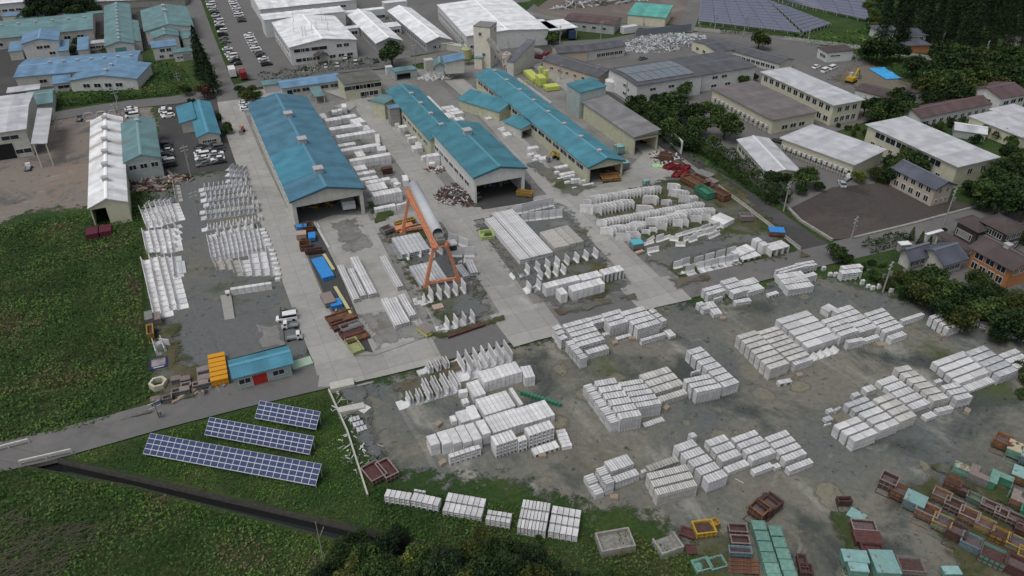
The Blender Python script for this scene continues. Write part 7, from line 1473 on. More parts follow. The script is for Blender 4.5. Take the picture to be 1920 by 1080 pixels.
# ================================================================ solar panels in the grass
SOL = mat('dark blue solar glass', (.028, .048, .13), .5, spec=.2, noise=(.5, .1), var=.1)
def solar(name, label, TL, TR, BR, cols, rows, zt=2.3, zb=.7, m=None, frame=True, group=None):
    a, b_, c_ = G(BR, zb), G(TR, zt), G(TL, zt); u = (b_ - c_); L = u.length; u.normalize(); n2 = Vector((u.y, -u.x, 0)); D = (a - b_).dot(n2)
    if D < 0: n2 = -n2; D = -D
    e = empty(name, (c_.x, c_.y, 0), math.atan2(u.y, u.x), label=label, cat='solar array', group=group); sg = 1 if n2.dot(Vector((u.y, -u.x, 0))) > 0 else -1
    pw, ph = L / cols, D / rows; dz = (zt - zb) / rows
    me = MB(); g = .05; me.hexa([(g, -sg * 0 - g * sg, 0 - g * dz / ph), (pw - g, -g * sg, -g * dz / ph), (pw - g, -sg * (ph - g), -dz * (ph - g) / ph), (g, -sg * (ph - g), -dz * (ph - g) / ph)] + [(x, y, z + .05) for x, y, z in [(g, -g * sg, -g * dz / ph), (pw - g, -g * sg, -g * dz / ph), (pw - g, -sg * (ph - g), -dz * (ph - g) / ph), (g, -sg * (ph - g), -dz * (ph - g) / ph)]]); me = me.me('solar_panel', m or SOL)
    k = 0
    for i in range(cols):
        for j in range(rows): link('solar_panel', me, e, (pw * i, -sg * ph * j, zt - dz * j)); k += 1
    b = MB(); b.hexa([(0, 0, zt - .09), (L, 0, zt - .09), (L, -sg * D, zb - .09), (0, -sg * D, zb - .09), (0, 0, zt + .02), (L, 0, zt + .02), (L, -sg * D, zb + .02), (0, -sg * D, zb + .02)]); b.build('backing_frame', mat('pale aluminium rails', (.50, .53, .58), .5), e)
    b = MB()
    for i in range(cols // 3 + 1):
        x = min(L - .1, .1 + i * L / (cols // 3)); b.bar((x, -.3 * sg, 0), (x, -.3 * sg, zt - .2), .06); b.bar((x, -sg * (D - .3), 0), (x, -sg * (D - .3), zb - .05), .06)
    b.build('support_posts', GALV, e); return e
solar('solar_array', 'uppermost and shortest blue solar array in the weeds', (487, 751), (601, 772), (590, 805), 9, 4)
solar('solar_array', 'middle blue solar array in the weeds', (393, 782), (589, 818), (584, 853), 16, 4)
solar('solar_array', 'longest blue solar array, nearest the canal', (282, 812), (603, 870), (592, 911), 25, 4)
SOF = mat('grey blue solar farm glass', (.145, .155, .215), .35, spec=.5, noise=(.1, .08))  # grey blue glass colour, slightly mottled, the same for every farm row
def farm(TL, TR, BL, BR, n, lab):
    for k in range(n):
        t0, t1 = k / n, (k + .9) / n; ip = lambda p, q, t: (p[0] + (q[0] - p[0]) * t, p[1] + (q[1] - p[1]) * t)
        q = [ip(TL, BL, t0), ip(TR, BR, t0), ip(TR, BR, t1), ip(TL, BL, t1)]
        e = empty('solar_array', G(q[0]), 0, label=fit('grey blue solar row, %s from the top, %s' % (od(k), lab)), cat='solar array', group='rows of the distant solar farm'); o = G(q[0])
        z = [1.7, 1.7, 1.15, 1.15]; P = [G(q[i], z[i]) - o for i in range(4)]; nseg = 6
        for s_ in range(nseg):
            a0, a1 = s_ / nseg, (s_ + .97) / nseg; p = [P[0].lerp(P[1], a0), P[0].lerp(P[1], a1), P[3].lerp(P[2], a1), P[3].lerp(P[2], a0)]
            b = MB(); b.hexa([(v.x, v.y, v.z) for v in p[::-1]] + [(v.x, v.y, v.z + .08) for v in p[::-1]]); b.build('solar_panel', SOF, e)
        b = MB()
        for s_ in range(9): v = P[0].lerp(P[1], s_ / 8); w_ = P[3].lerp(P[2], s_ / 8); b.bar((v.x, v.y, 0), (v.x, v.y, 1.6), .08); b.bar((w_.x, w_.y, 0), (w_.x, w_.y, 1.05), .08)
        b.build('support_posts', GALV, e)
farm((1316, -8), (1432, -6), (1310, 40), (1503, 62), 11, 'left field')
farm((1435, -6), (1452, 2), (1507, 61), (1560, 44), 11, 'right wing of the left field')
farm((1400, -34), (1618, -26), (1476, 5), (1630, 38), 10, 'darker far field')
# ================================================================ poles, fences, bridge, small walls
POLE = mat('grey concrete pole', (.30, .30, .29), .9)
def pole(p, top_y, label, arms=2, lamp=False):
    o = G(p); lo, hi = 2, 40
    for _ in range(30):
        q = (lo + hi) / 2
        if pix(o + Vector((0, 0, q)))[1] > top_y: lo = q
        else: hi = q
    e = empty('utility_pole', o, R(20), label=label, cat='utility pole', group='utility poles along the roads'); b = MB(); b.bar((0, 0, 0), (0, 0, lo), .17, 8, r2=.10); b.build('post', POLE, e)
    for k in range(arms): b = MB(); b.box(-.9, -.05, lo - .6 - k * .8, .9, .05, lo - .5 - k * .8); b.build('crossarm', GALV, e)
    if arms: b = MB(); b.bar((.3, -.3, lo - 3.0), (.3, -.3, lo - 2.2), .22, 8); b.build('transformer', GRY, e)
for p, t, l in [((1469, 396), 340, 'pole at the lane beside the cinder lot'), ((1595, 450), 405, 'thin pole at the lower edge of the cinder lot'), ((1768, 424), 352, 'tall pole right of the beige house'), ((1655, 548), 490, 'leaning pole among the bushes by the orange house'), ((230, 228), 165, 'tall pole beside the rust streaked warehouse'), ((221, 222), 192, 'shorter pole behind the rust streaked warehouse'), ((359, 334), 272, 'thin pole in the small car park'), ((372, 405), 357, 'thin pole in the left storage yard'), ((298, 785), 750, 'pole at the road by the weed field'), ((1126, 78), 38, 'pole by the brown roofed building'), ((1050, 150), 120, 'thin white post behind the sloping house'), ((1120, 158), 118, 'pole beside the dark grey office'), ((1173, 198), 152, 'pole in front of the solar roofed hall'), ((1049, 105), 48, 'tall thin pole near the round tree'), ((867, 112), 65, 'pole left of the small green silo'), ((779, 124), 82, 'pole right of the broad dark tree'), ((722, 122), 96, 'pole in front of the broad dark tree'), ((1340, 55), 20, 'pole at the corner of the solar farm road'), ((1308, 75), 35, 'pole beside the white scrap heap wall'), ((1515, 75), 55, 'pole in front of the solar farm'), ((1393, 72), 22, 'pole at the turning area'), ((1205, 62), 32, 'pole before the mint roofed building'), ((335, 155), 135, 'thin pole on the grassy lot'), ((1640, 70), 52, 'pole by the far grey roofed house'), ((1845, 108), 75, 'pole among trees right of the far houses'), ((1767, 78), 62, 'pole below the dark forest')]:
    pole(p, t, l)
def railing(p0, p1, label, m, h=.9):
    e = empty('guard_rail', G(p0), 0, label=label, cat='guard rail'); o = G(p0); d = G(p1) - o; n_ = max(2, int(d.length / 2.2))
    for i in range(n_ + 1): q = d * (i / n_); b = MB(); b.box(q.x - .09, q.y - .09, 0, q.x + .09, q.y + .09, h); b.build('post', m, e)
    b = MB(); b.bar((0, 0, h), (d.x, d.y, h), .16, 4); b.build('top_rail', m, e); b = MB(); b.bar((0, 0, h * .55), (d.x, d.y, h * .55), .07, 4); b.build('lower_rail', m, e)
WHT = pm('weathered white railing', (.55, .54, .5))
railing((40, 873), (136, 851), 'white guard rail on the near side of the canal bridge', WHT); railing((-60, 862), (56, 832), 'cream guard rail on the far side of the canal bridge', WHT)
b = MB(); q = [G(p).xy for p in ((-40, 885), (48, 874), (137, 853), (100, 832), (20, 842), (-60, 860))]; b.prism([tuple(v) for v in q], -.7, .012); tag(b.build('bridge_deck', WALL['conc']), kind='structure')
def lowwall(pts, h, th, m, label, name='low_wall', cat='wall'):
    P = [G(p).xy for p in pts]; b = MB()
    for a_, c_ in zip(P, P[1:]): d = (c_ - a_).normalized(); n_ = Vector((-d.y, d.x)) * th / 2; b.hexa([(*(a_ + n_), 0), (*(a_ - n_), 0), (*(c_ - n_), 0), (*(c_ + n_), 0), (*(a_ + n_), h), (*(a_ - n_), h), (*(c_ - n_), h), (*(c_ + n_), h)])
    return tag(b.build(name, m), label, cat)
PW = pm('pale wall concrete', (.47, .46, .42))
lowwall(F(617, 734, 652, 812, 690, 932), .6, .22, PW, 'long thin pale wall between the solar weeds and the lower yard'); lowwall(F(620, 732, 664, 722), .9, 1.6, PW, 'thick pale slab wall at the lower yard gate'); lowwall(F(636, 776, 684, 766), .8, 1.2, PW, 'short cross wall in the lower yard corner')
lowwall(F(1238, 252, 1277, 290), 3.6, .3, WALL['white'], 'tall white panel wall behind the grey shed'); lowwall(F(1278, 300, 1400, 390, 1500, 468), .6, .3, WALL['conc'], 'long low wall between the wing wall lot and the lane')
lowwall(F(1478, 392, 1500, 415, 1560, 452), .5, .5, WALL['conc'], 'low stone edge on the lane side of the cinder lot'); lowwall(F(1600, 448, 1700, 424, 1835, 388), .5, .5, WALL['conc'], 'low stone edge on the road side of the cinder lot')
lowwall(Q('20', 930, 275, 1340, 232), 2.6, .25, pm('slate blue fence sheet', (.16, .18, .21)), 'slate blue sheet fence behind the scrap heap', 'sheet_fence', 'fence'); lowwall(Q('20', 925, 330, 1040, 395, 1340, 345), .8, .3, WALL['conc'], 'low wall in front of the white scrap heap')
lowwall(F(905, 76, 940, 72), 3, 2.4, pm('yellow tank house', (.4, .42, .25)), 'yellow green low block between tower and road', 'tank_block', 'tank')
for i, (x, y) in enumerate([(358, 540), (392, 540), (425, 530), (438, 530)]):
    o = G(Q('10', x, y)[0]); e = empty('flagpole', o, 0, label='white flagpole, %s from the left before the white works' % od(i), cat='flagpole', group='flagpoles before the white works'); b = MB(); b.bar((0, 0, 0), (0, 0, 8.5), .07, 6); b.build('post', WHT, e); b = MB(); b.bar((0, 0, 0), (0, 0, .3), .35, 8); b.build('base', PW, e)
for i, (x, y) in enumerate([(230, 60), (270, 110), (290, 50), (305, 160), (320, 240), (430, 60), (475, 95), (520, 220), (118, 50), (510, 60)]):
    pass
b = MB(); p = G(Q('01', 755, 690)[0])
b.box(-2.4, -1.6, 0, -.1, 1.6, 1.6); b.box(.1, -1.6, 0, 2.4, 1.6, 1.6); tag(b.build('dark_container', pm('dark maroon sheet', (.10, .02, .035)), None, p), 'dark maroon twin container sunk in the weeds', 'container', None)
for i, (x, y, w_, d_, h_, lab, m_) in enumerate([(1000, 560, 2, 2, 2.6, 'white cylinder like cabinet beside the open green garage', WSC), (1297, 525, 2.6, 2.4, 3.4, 'cream container below the tanks', PW), (1365, 375, 5, 2.2, 1.6, 'cream low tank row at the gabled wing end', PW), (1430, 372, 4, 2.6, 2.4, 'cream square tank by the gabled wing', PW), (1500, 380, 9, 2.6, 2.0, 'long cream tank beside the main hall', PW)]):
    e = empty('tank_box', G(Q('10', x, y)[0]), R(-4 if i < 4 else -48), label=lab, cat='tank'); b = MB(); b.box(-w_ / 2, -d_ / 2, 0, w_ / 2, d_ / 2, h_); b.build('body', m_, e); b = MB(); b.box(-w_ / 2 - .08, -d_ / 2 - .08, h_ + .003, w_ / 2 + .08, d_ / 2 + .08, h_ + .12); b.build('lid', m_, e)
e = empty('tank_box', G(Q('20', 875, 250)[0]), 0, label='small white truck box parked on the green strip', cat='container'); b = MB(); b.box(-3, -1.2, .3, 3, 1.2, 2.6); b.build('body', WSC, e); b = MB(); b.box(-3.05, -1.25, 2.603, 3.05, 1.25, 2.7); b.build('lid', WSC, e)
e = empty('lorry', G(Q('20', 440, 280)[0]), R(70), label='dark blue lorry under the white loading canopy', cat='truck'); b = MB(); b.box(-4, -1.2, .7, 1.8, 1.2, 3.2); b.build('cargo_box', pm('dark blue lorry', (.03, .05, .12)), e); b = MB(); b.box(2, -1.1, .6, 3.6, 1.1, 2.6); b.build('cab', pm('dark blue lorry', (.03, .05, .12)), e)
for x in (-3, 2.8):
    for s_ in (-1, 1): b = MB(); b.bar((0, -.15, 0), (0, .15, 0), .5, 10); b.build('wheel', TYRE, e, (x, s_ * 1.0, .5))
for i, (x, y) in enumerate([(645, 905), (740, 895), (830, 885), (350, 925)]):
    o = G(Q('00', x + 30, y)[0]); e = empty('precast_frame', o, 0, label=['white six sided precast frame, left of three behind the streaked roof', 'white six sided precast frame, middle of three behind the streaked roof', 'white six sided precast frame, right of three behind the streaked roof', 'dark steel trestle frame on the stained yard'][i], cat='frame'); b = MB(); m_ = CC if i < 3 else GRY
    pr = [(-1, 0), (1, 0), (1.5, 1), (.8, 2), (-.8, 2), (-1.5, 1)]
    for k in range(6): p0, p1 = pr[k], pr[(k + 1) % 6]; b.bar((p0[0], 0, p0[1] + .2), (p1[0], 0, p1[1] + .2), .16)
    b.build('frame', m_, e); b = MB(); b.box(-1, -.6, 0, 1, .6, .12); b.build('base', m_, e)
# ================================================================ trees, hedges, ground cover
def leafmat(name, c1, c2, c3=None, scale=.5, var=.25):
    m = bpy.data.materials.new(name); m.use_nodes = True; N = m.node_tree.nodes; L = m.node_tree.links; p = N["Principled BSDF"]; p.inputs["Roughness"].default_value = .75; p.inputs["Specular IOR Level"].default_value = .15
    g = N.new("ShaderNodeNewGeometry"); n = N.new("ShaderNodeTexNoise"); n.inputs["Scale"].default_value = scale; n.inputs["Detail"].default_value = 4; L.new(g.outputs["Position"], n.inputs["Vector"])
    cr = N.new("ShaderNodeValToRGB"); e = cr.color_ramp.elements; e[0].position = .40; e[0].color = (*c1, 1); e[1].position = .56; e[1].color = (*c2, 1)
    if c3: x = e.new(.66); x.color = (*c3, 1)
    L.new(n.outputs[0], cr.inputs[0])
    def vm(cur, sock, a, b):
        r = N.new("ShaderNodeMapRange"); r.inputs[3].default_value = a; r.inputs[4].default_value = b; L.new(sock, r.inputs[0])
        x = N.new("ShaderNodeMix"); x.data_type = 'RGBA'; x.blend_type = 'MULTIPLY'; x.inputs[0].default_value = 1; L.new(cur, x.inputs[6]); L.new(r.outputs[0], x.inputs[7]); return x.outputs[2]
    cur = vm(cr.outputs[0], g.outputs["Random Per Island"], .6, 1.4)
    oi = N.new("ShaderNodeObjectInfo"); cur = vm(cur, oi.outputs["Random"], 1 - var, 1 + var)
    L.new(cur, p.inputs["Base Color"]); return m
LF = {
 'dark': leafmat('dark broadleaf foliage', (.014, .030, .011), (.036, .064, .020)), 'mid': leafmat('mid green foliage', (.024, .050, .014), (.062, .098, .027)),
 'olive': leafmat('olive foliage', (.030, .042, .012), (.075, .088, .024)), 'yellow': leafmat('yellow green foliage', (.055, .075, .014), (.13, .15, .03)),
 'red': leafmat('reddish foliage', (.04, .028, .016), (.11, .06, .04)), 'conifer': leafmat('blackish conifer foliage', (.011, .024, .011), (.024, .044, .018)),
 'weed': leafmat('field weeds', (0.022, 0.057, 0.014), (0.057, 0.119, 0.024), (0.101, 0.115, 0.038), .09, 0), 'weedlight': leafmat('bright bank weeds', (0.031, 0.084, 0.014), (0.074, 0.168, 0.024), (0.132, 0.192, 0.042), .14, 0),
 'weedbrown': leafmat('brown tinged weeds', (0.034, 0.080, 0.018), (0.076, 0.140, 0.031), (0.123, 0.102, 0.052), .10, 0), 'hedge': leafmat('clipped hedge foliage', (.014, .032, .010), (.034, .062, .018), None, .8, 0),
}
BARK = mat('grey brown bark', (.075, .06, .045), .95, noise=(1.5, .3))
def quads(C, S, up=.35, seed=0):
    "C: centres (n,3); S: sizes (n,). returns mesh arrays of randomly turned leaf clumps"
    rg = np.random.default_rng(seed); n = len(C)
    nrm = rg.normal(size=(n, 3)); nrm[:, 2] = np.abs(nrm[:, 2]) + up; nrm /= np.linalg.norm(nrm, axis=1)[:, None]
    a = np.cross(nrm, rg.normal(size=(n, 3))); a /= np.linalg.norm(a, axis=1)[:, None] + 1e-9; b = np.cross(nrm, a)
    s1 = (S * rg.uniform(.7, 1.2, n))[:, None]; s2 = (S * rg.uniform(.35, .8, n))[:, None]
    V = np.stack([C - a * s1, C - b * s2 + nrm * s2 * .2, C + a * s1, C + b * s2 - nrm * s2 * .2], 1).reshape(-1, 3)
    return V
def qmesh(name, V, m):
    n = len(V) // 4; me = bpy.data.meshes.new(name); me.vertices.add(4 * n); me.vertices.foreach_set('co', V.astype(np.float32).ravel())
    me.loops.add(4 * n); me.loops.foreach_set('vertex_index', np.arange(4 * n, dtype=np.int32)); me.polygons.add(n)
    me.polygons.foreach_set('loop_start', np.arange(0, 4 * n, 4, dtype=np.int32)); me.polygons.foreach_set('loop_total', np.full(n, 4, np.int32))
    me.materials.append(m); me.update(calc_edges=True); return me
def crown_broad(seed, n=2600, flat_=.8):
    rg = np.random.default_rng(seed); nb_ = rg.integers(9, 14); th = rg.uniform(0, 6.28, nb_); rr = np.sqrt(rg.uniform(0, 1, nb_)) * .66
    bc = np.stack([rr * np.cos(th), rr * np.sin(th), .95 + (1 - rr) * rg.uniform(-.3, .55, nb_) * flat_ * 1.2], 1); br = rg.uniform(.32, .52, nb_)
    k = rg.integers(0, nb_, n); d = rg.normal(size=(n, 3)); d /= np.linalg.norm(d, axis=1)[:, None]; d[:, 2] = np.where(d[:, 2] < -.75, -d[:, 2], d[:, 2])
    C = bc[k] + d * (br[k] * rg.uniform(.55, 1.12, n))[:, None] * [1, 1, .85]
    return quads(C, rg.uniform(.055, .115, n), .3, seed)
def crown_conifer(seed, n=2200):
    rg = np.random.default_rng(seed); t = rg.uniform(0, 1, n) ** 1.3; z = .5 + 3.3 * t; R0 = (1 - t) ** .8 * (.85 + .2 * np.sin(t * 40 + seed)); a = rg.uniform(0, 6.28, n)
    q = R0 * rg.uniform(.55, 1.08, n) * (1 + .18 * np.sin(a * 5 + t * 9)); C = np.stack([q * np.cos(a), q * np.sin(a), z - q * .25], 1)
    return quads(C, rg.uniform(.05, .11, n), .5, seed)
def crown_bush(seed, n=1500):
    rg = np.random.default_rng(seed); nb_ = 7; th = rg.uniform(0, 6.28, nb_); rr = rg.uniform(.1, .6, nb_); bc = np.stack([rr * np.cos(th), rr * np.sin(th), rg.uniform(.3, .7, nb_)], 1); br = rg.uniform(.3, .48, nb_)
    k = rg.integers(0, nb_, n); d = rg.normal(size=(n, 3)); d /= np.linalg.norm(d, axis=1)[:, None]; d[:, 2] = np.abs(d[:, 2]) - .2
    return quads(bc[k] + d * (br[k] * rg.uniform(.6, 1.1, n))[:, None], rg.uniform(.06, .11, n), .3, seed)
CRV = {('b', i): crown_broad(10 + i) for i in range(5)}; CRV.update({('c', i): crown_conifer(30 + i) for i in range(3)}); CRV.update({('s', i): crown_bush(50 + i) for i in range(3)})
CRM = {}; TRK = {}
def trunk(k):
    if k not in TRK:
        b = MB(); rr = random.Random(3)
        if k == 'b':
            b.bar((0, 0, 0), (0, 0, .8), .07, 7, r2=.05)
            for i in range(6): a_ = i * 1.05 + .3; b.bar((0, 0, .5 + .05 * i), (.5 * math.cos(a_), .5 * math.sin(a_), 1.1 + .08 * i), .035, 5, r2=.012)
        elif k == 'c': b.bar((0, 0, 0), (0, 0, 3.5), .09, 7, r2=.02)
        else:
            for i in range(5): a_ = i * 1.25; b.bar((0, 0, 0), (.35 * math.cos(a_), .35 * math.sin(a_), .6), .03, 4, r2=.012)
        TRK[k] = b.me('trunk', BARK)
    return TRK[k]
_tc = [0]
def tree(x, y, rp, lf, label, kind='b', group=None, hs=1.0):
    "x, y: photo pixel of the crown's middle; rp: crown radius in photo pixels"
    g0 = G((x, y)); z = (g0 - Vector((0, 0, CAM_H))).dot(_f); r_ = rp * z / FOC
    mz = {'b': 1.15, 'c': 1.9, 's': .45}[kind] * r_ * hs; base = G((x, y), mz); base.z = 0
    _tc[0] += 1; v = _tc[0] % {'b': 5, 'c': 3, 's': 3}[kind]; key = (kind, v, lf)
    if key not in CRM: CRM[key] = qmesh('crown', CRV[(kind, v)], LF[lf])
    e = empty({'b': 'tree', 'c': 'conifer_tree', 's': 'bush'}[kind], base, random.uniform(0, 6.28), label=fit(label), cat={'b': 'tree', 'c': 'conifer', 's': 'bush'}[kind], group=group)
    e.scale = (r_, r_, r_ * hs)
    link('crown', CRM[key], e); link('trunk' if kind != 's' else 'stems', trunk(kind), e); return e
def trees(s, lf, label, kind='b', hs=1.0):
    "several trees nothing tells apart share one label and group"
    od_ = sorted(range(0, len(s), 3), key=lambda i: s[i])
    for k, i in enumerate(od_): tree(s[i], s[i + 1], s[i + 2] * 1.15, lf[(i // 3) % len(lf)] if isinstance(lf, list) else lf, label + (', %s from the left' % od(k) if len(s) > 3 else ''), kind, label, hs)
trees([60, 18, 16, 80, 10, 18, 100, 18, 16, 120, 8, 18, 140, 18, 15, 160, 6, 16, 175, 14, 12, 70, 0, 18, 105, -4, 18, 150, -8, 18], ['dark', 'conifer'], 'dark tree in the clump behind the far left hall')
trees([366, 78, 13, 373, 96, 14, 380, 113, 15, 388, 130, 15, 394, 146, 14, 372, 120, 12], 'conifer', 'blackish conifer in the row beside the avenue', 'c', 1.0)
tree(380, 166, 16, 'red', 'reddish brown tree at the avenue corner'); tree(346, 166, 12, 'dark', 'dark green tree left of the reddish one'); tree(360, 190, 10, 'dark', 'dark shrub beside the blue roofed office wing', 's')
tree(410, 219, 10, 'dark', 'round dark bush, upper of two beside the blue office', 's', None, 1.3); tree(424, 243, 17, 'mid', 'large round bush, lower of two beside the blue office', 's', None, 1.3)
tree(146, 76, 11, 'dark', 'dark tree left of the blue link house'); tree(137, 92, 11, 'dark', 'dark tree hugging the outside stair building'); tree(191, 92, 6, 'yellow', 'small yellow green tree before the deep sage hall'); tree(190, 66, 5, 'yellow', 'small yellow tree between the sage halls')
trees([452, 167, 12, 466, 176, 12, 482, 175, 11, 472, 165, 9], ['mid', 'olive'], 'green tree at the near end of the car rows'); tree(335, 55, 10, 'dark', 'dark shrub beside the big sage hall')
tree(733, 92, 27, 'dark', 'broad dark tree in front of the first white gabled wing'); tree(1035, 68, 14, 'mid', 'round tree at the main hall corner'); tree(1425, 70, 19, 'olive', 'olive tree beside the solar farm road'); tree(843, 80, 5, 'dark', 'small tree at the second gabled wing')
tree(604, 103, 5, 'red', 'small brown shrub at the rounded porch', 's')
GROVE = 'dense tree in the grove by the lane'
trees([1195, 188, 18, 1188, 200, 16, 1218, 205, 20, 1240, 182, 18, 1262, 190, 26, 1284, 162, 17, 1300, 208, 22, 1240, 225, 24, 1262, 238, 24, 1288, 250, 22, 1215, 222, 16, 1312, 228, 20, 1305, 262, 18, 1272, 262, 16, 1255, 210, 20], ['dark', 'dark', 'mid'], GROVE)
tree(1335, 202, 24, 'mid', 'rounded green tree beside the cream hall air conditioners'); tree(1362, 228, 30, 'mid', 'broadest green tree at the edge of the grove'); tree(1336, 262, 14, 'yellow', 'light green bush on the grass beside the grove', 's')
tree(1398, 146, 13, 'mid', 'green tree at the corner of the dark mauve roofed hall'); tree(1414, 142, 9, 'dark', 'smaller dark tree beside the mauve roofed hall')
trees([1625, 192, 20, 1650, 202, 18, 1672, 190, 24, 1698, 200, 22, 1690, 178, 22, 1640, 212, 16, 1712, 212, 14], ['dark', 'mid'], 'dark tree behind the two storey cream block')
trees([1572, 235, 6, 1590, 240, 7, 1608, 238, 8, 1625, 250, 9, 1600, 250, 7], ['mid', 'olive', 'yellow'], 'small garden tree between the cream blocks', 's', 1.4)
trees([1650, 82, 26, 1672, 88, 20, 1632, 92, 16, 1690, 92, 16], 'dark', 'dark tree before the far grey roofed houses')
trees([1715, 118, 20, 1740, 130, 22, 1765, 148, 26, 1735, 160, 22, 1790, 165, 26, 1750, 178, 20, 1800, 140, 26, 1825, 162, 24, 1780, 118, 24, 1815, 115, 24, 1850, 130, 26, 1845, 105, 22, 1880, 118, 26, 1905, 140, 26, 1900, 100, 22, 1870, 150, 20, 1930, 120, 26, 1765, 100, 20, 1800, 92, 20], ['dark', 'dark', 'mid', 'olive'], 'dense tree in the wood on the upper right')
_rg = random.Random(5)
for row in range(7):
    for i in range(13):
        x = 1655 + i * 26 + _rg.uniform(-9, 9) + row * 6; y = 62 - row * 22 + i * 2.4 + _rg.uniform(-4, 4)
        if x < 1960: tree(x, y - 14, 15 + _rg.uniform(-2, 3), 'conifer', 'blackish cedar, %s row back, %s from the left, in the upper right forest' % (od(row), od(i)), 'c', 'cedars of the upper right forest', 1.05)
trees([1628, 8, 9, 1640, 22, 10, 1650, 35, 10, 1632, 36, 8, 1645, -4, 10, 1636, 50, 8], ['yellow', 'mid'], 'light green tree at the left edge of the dark forest')
tree(1461, 332, 25, 'dark', 'big dark tree left of the cinder lot'); tree(1515, 328, 24, 'mid', 'rounded green tree at the far corner of the cinder lot'); tree(1501, 352, 13, 'dark', 'small dark tree between two larger ones by the cinder lot'); tree(1537, 348, 12, 'dark', 'small dark tree at the cinder lot edge'); tree(1448, 365, 14, 'dark', 'dark tree where hedge meets the cinder lot'); tree(1475, 362, 14, 'dark', 'dark tree below the big one by the cinder lot')
tree(1611, 328, 14, 'yellow', 'yellow green tree beside the small white truck'); tree(1645, 322, 16, 'olive', 'olive tree right of the yellow green one')
trees([1668, 318, 20, 1690, 302, 24, 1715, 300, 24, 1705, 285, 20, 1672, 300, 16], ['dark', 'mid'], 'dark tree left of the beige house')
trees([1828, 345, 18, 1850, 352, 28, 1878, 368, 30, 1905, 350, 30, 1875, 332, 26, 1930, 375, 34, 1900, 315, 28, 1925, 300, 26, 1840, 375, 16, 1905, 285, 24], ['dark', 'mid', 'dark'], 'broad dark tree right of the tall cream block')
tree(1566, 470, 20, 'dark', 'round dark tree at the lane crossing'); tree(1588, 482, 13, 'dark', 'smaller dark tree at the lane crossing')
for i, (x, y, r_) in enumerate([(1711, 438, 8), (1728, 446, 8), (1744, 452, 7)]): tree(x, y, r_, 'mid', 'small pointed conifer, %s from the left by the bungalow drive' % od(i), 'c')
trees([1690, 515, 14, 1720, 520, 20, 1750, 512, 24, 1705, 545, 16, 1740, 545, 26, 1780, 540, 30, 1770, 575, 26, 1815, 560, 30, 1810, 595, 26, 1850, 575, 30, 1885, 590, 30, 1860, 545, 24, 1920, 570, 28, 1840, 520, 22, 1920, 610, 26, 1880, 625, 18, 1665, 530, 12, 1640, 515, 12], ['olive', 'mid', 'dark', 'dark'], 'dense bush on the bank behind the yard edge')
trees([1905, 430, 14, 1925, 450, 18, 1890, 420, 10], ['olive', 'yellow'], 'light green shrub above the dark houses', 's', 1.2)
trees([1915, 690, 14, 1925, 715, 16, 1918, 740, 14], 'mid', 'green bush at the right edge beside the gravel', 's', 1.2)
trees([1632, 492, 10, 1655, 498, 9, 1620, 500, 9, 1600, 500, 10, 1585, 505, 8], ['dark', 'mid'], 'low garden shrub beside the trimmed hedge', 's', 1.1)
trees([1760, 440, 7, 1775, 445, 6, 1790, 452, 7, 1805, 460, 7, 1770, 430, 6], ['olive', 'mid'], 'garden shrub before the dark timber houses', 's', 1.1)
trees([1735, 240, 12, 1760, 238, 12, 1785, 230, 12, 1805, 228, 10, 1850, 245, 14, 1880, 255, 16, 1830, 262, 12, 1900, 270, 16, 1870, 235, 10], ['dark', 'mid', 'olive'], 'shrub before the maroon roofed wing', 's', 1.3)
BT = 'dark tree in the thicket along the bottom edge'
trees([640, 1030, 24, 668, 1012, 22, 690, 1045, 30, 720, 1020, 24, 650, 1066, 30, 750, 1075, 34, 720, 1065, 26, 795, 1040, 30, 835, 1065, 36, 870, 1035, 26, 900, 1070, 34, 960, 1060, 34, 930, 1030, 26, 1005, 1045, 26, 1000, 1080, 32, 1050, 1070, 28, 790, 1085, 34, 690, 1085, 30, 610, 1075, 26, 880, 1095, 34, 1090, 1090, 24, 1135, 1085, 22, 1180, 1085, 20, 745, 1000, 18, 905, 1000, 16, 960, 1020, 18], ['dark', 'dark', 'mid', 'conifer', 'olive'], BT)
tree(765, 1055, 27, 'yellow', 'lighter yellow green tree left of centre on the bottom edge', 'b', None, 1.2); tree(942, 1075, 24, 'olive', 'olive green tree at the middle of the bottom edge'); tree(1012, 1010, 12, 'mid', 'green bush directly below the third block line', 's')
b = MB(); p = G((609, 1060)); b.bar(p, p + Vector((0, 0, 8)), .12, 6, r2=.05); b.bar(p + Vector((0, 0, 5)), p + Vector((.8, .3, 6.4)), .05, 5); tag(b.build('dead_trunk', mat('pale bare wood', (.3, .27, .22), .9)), 'single pale bare trunk left of the bottom thicket', 'dead tree')
# hedges
def hedge(pts, wd, h, label, lf='hedge', dens=26):
    P = [G(p) for p in pts]; C = []; rg = np.random.default_rng(len(label))
    for a_, c_ in zip(P, P[1:]):
        d = c_ - a_; n = int(d.length * dens); t = rg.uniform(0, 1, n); s_ = rg.uniform(-1, 1, n); z = rg.uniform(.1, 1, n); top = rg.uniform(0, 1, n) < .5; z = np.where(top, rg.uniform(.9, 1.05, n), z); s_ = np.where(top, s_, np.sign(s_) * rg.uniform(.85, 1.08, n))
        nx, ny = -d.y / d.length, d.x / d.length
        wob = 1 + .18 * np.sin(t * d.length * .9) + rg.normal(0, .06, n)
        C.append(np.stack([a_.x + d.x * t + nx * s_ * wd / 2 * wob, a_.y + d.y * t + ny * s_ * wd / 2 * wob, z * h * wob], 1))
    C = np.concatenate(C); o = link('hedge', qmesh('hedge', quads(C, rg.uniform(.18, .34, len(C)), .3, 5), LF[lf]))
    return tag(o, label, 'hedge')
hedge(F(486, 154, 560, 144, 640, 130, 704, 124), 2.2, 2.4, 'long clipped hedge between the sky blue office and white works')
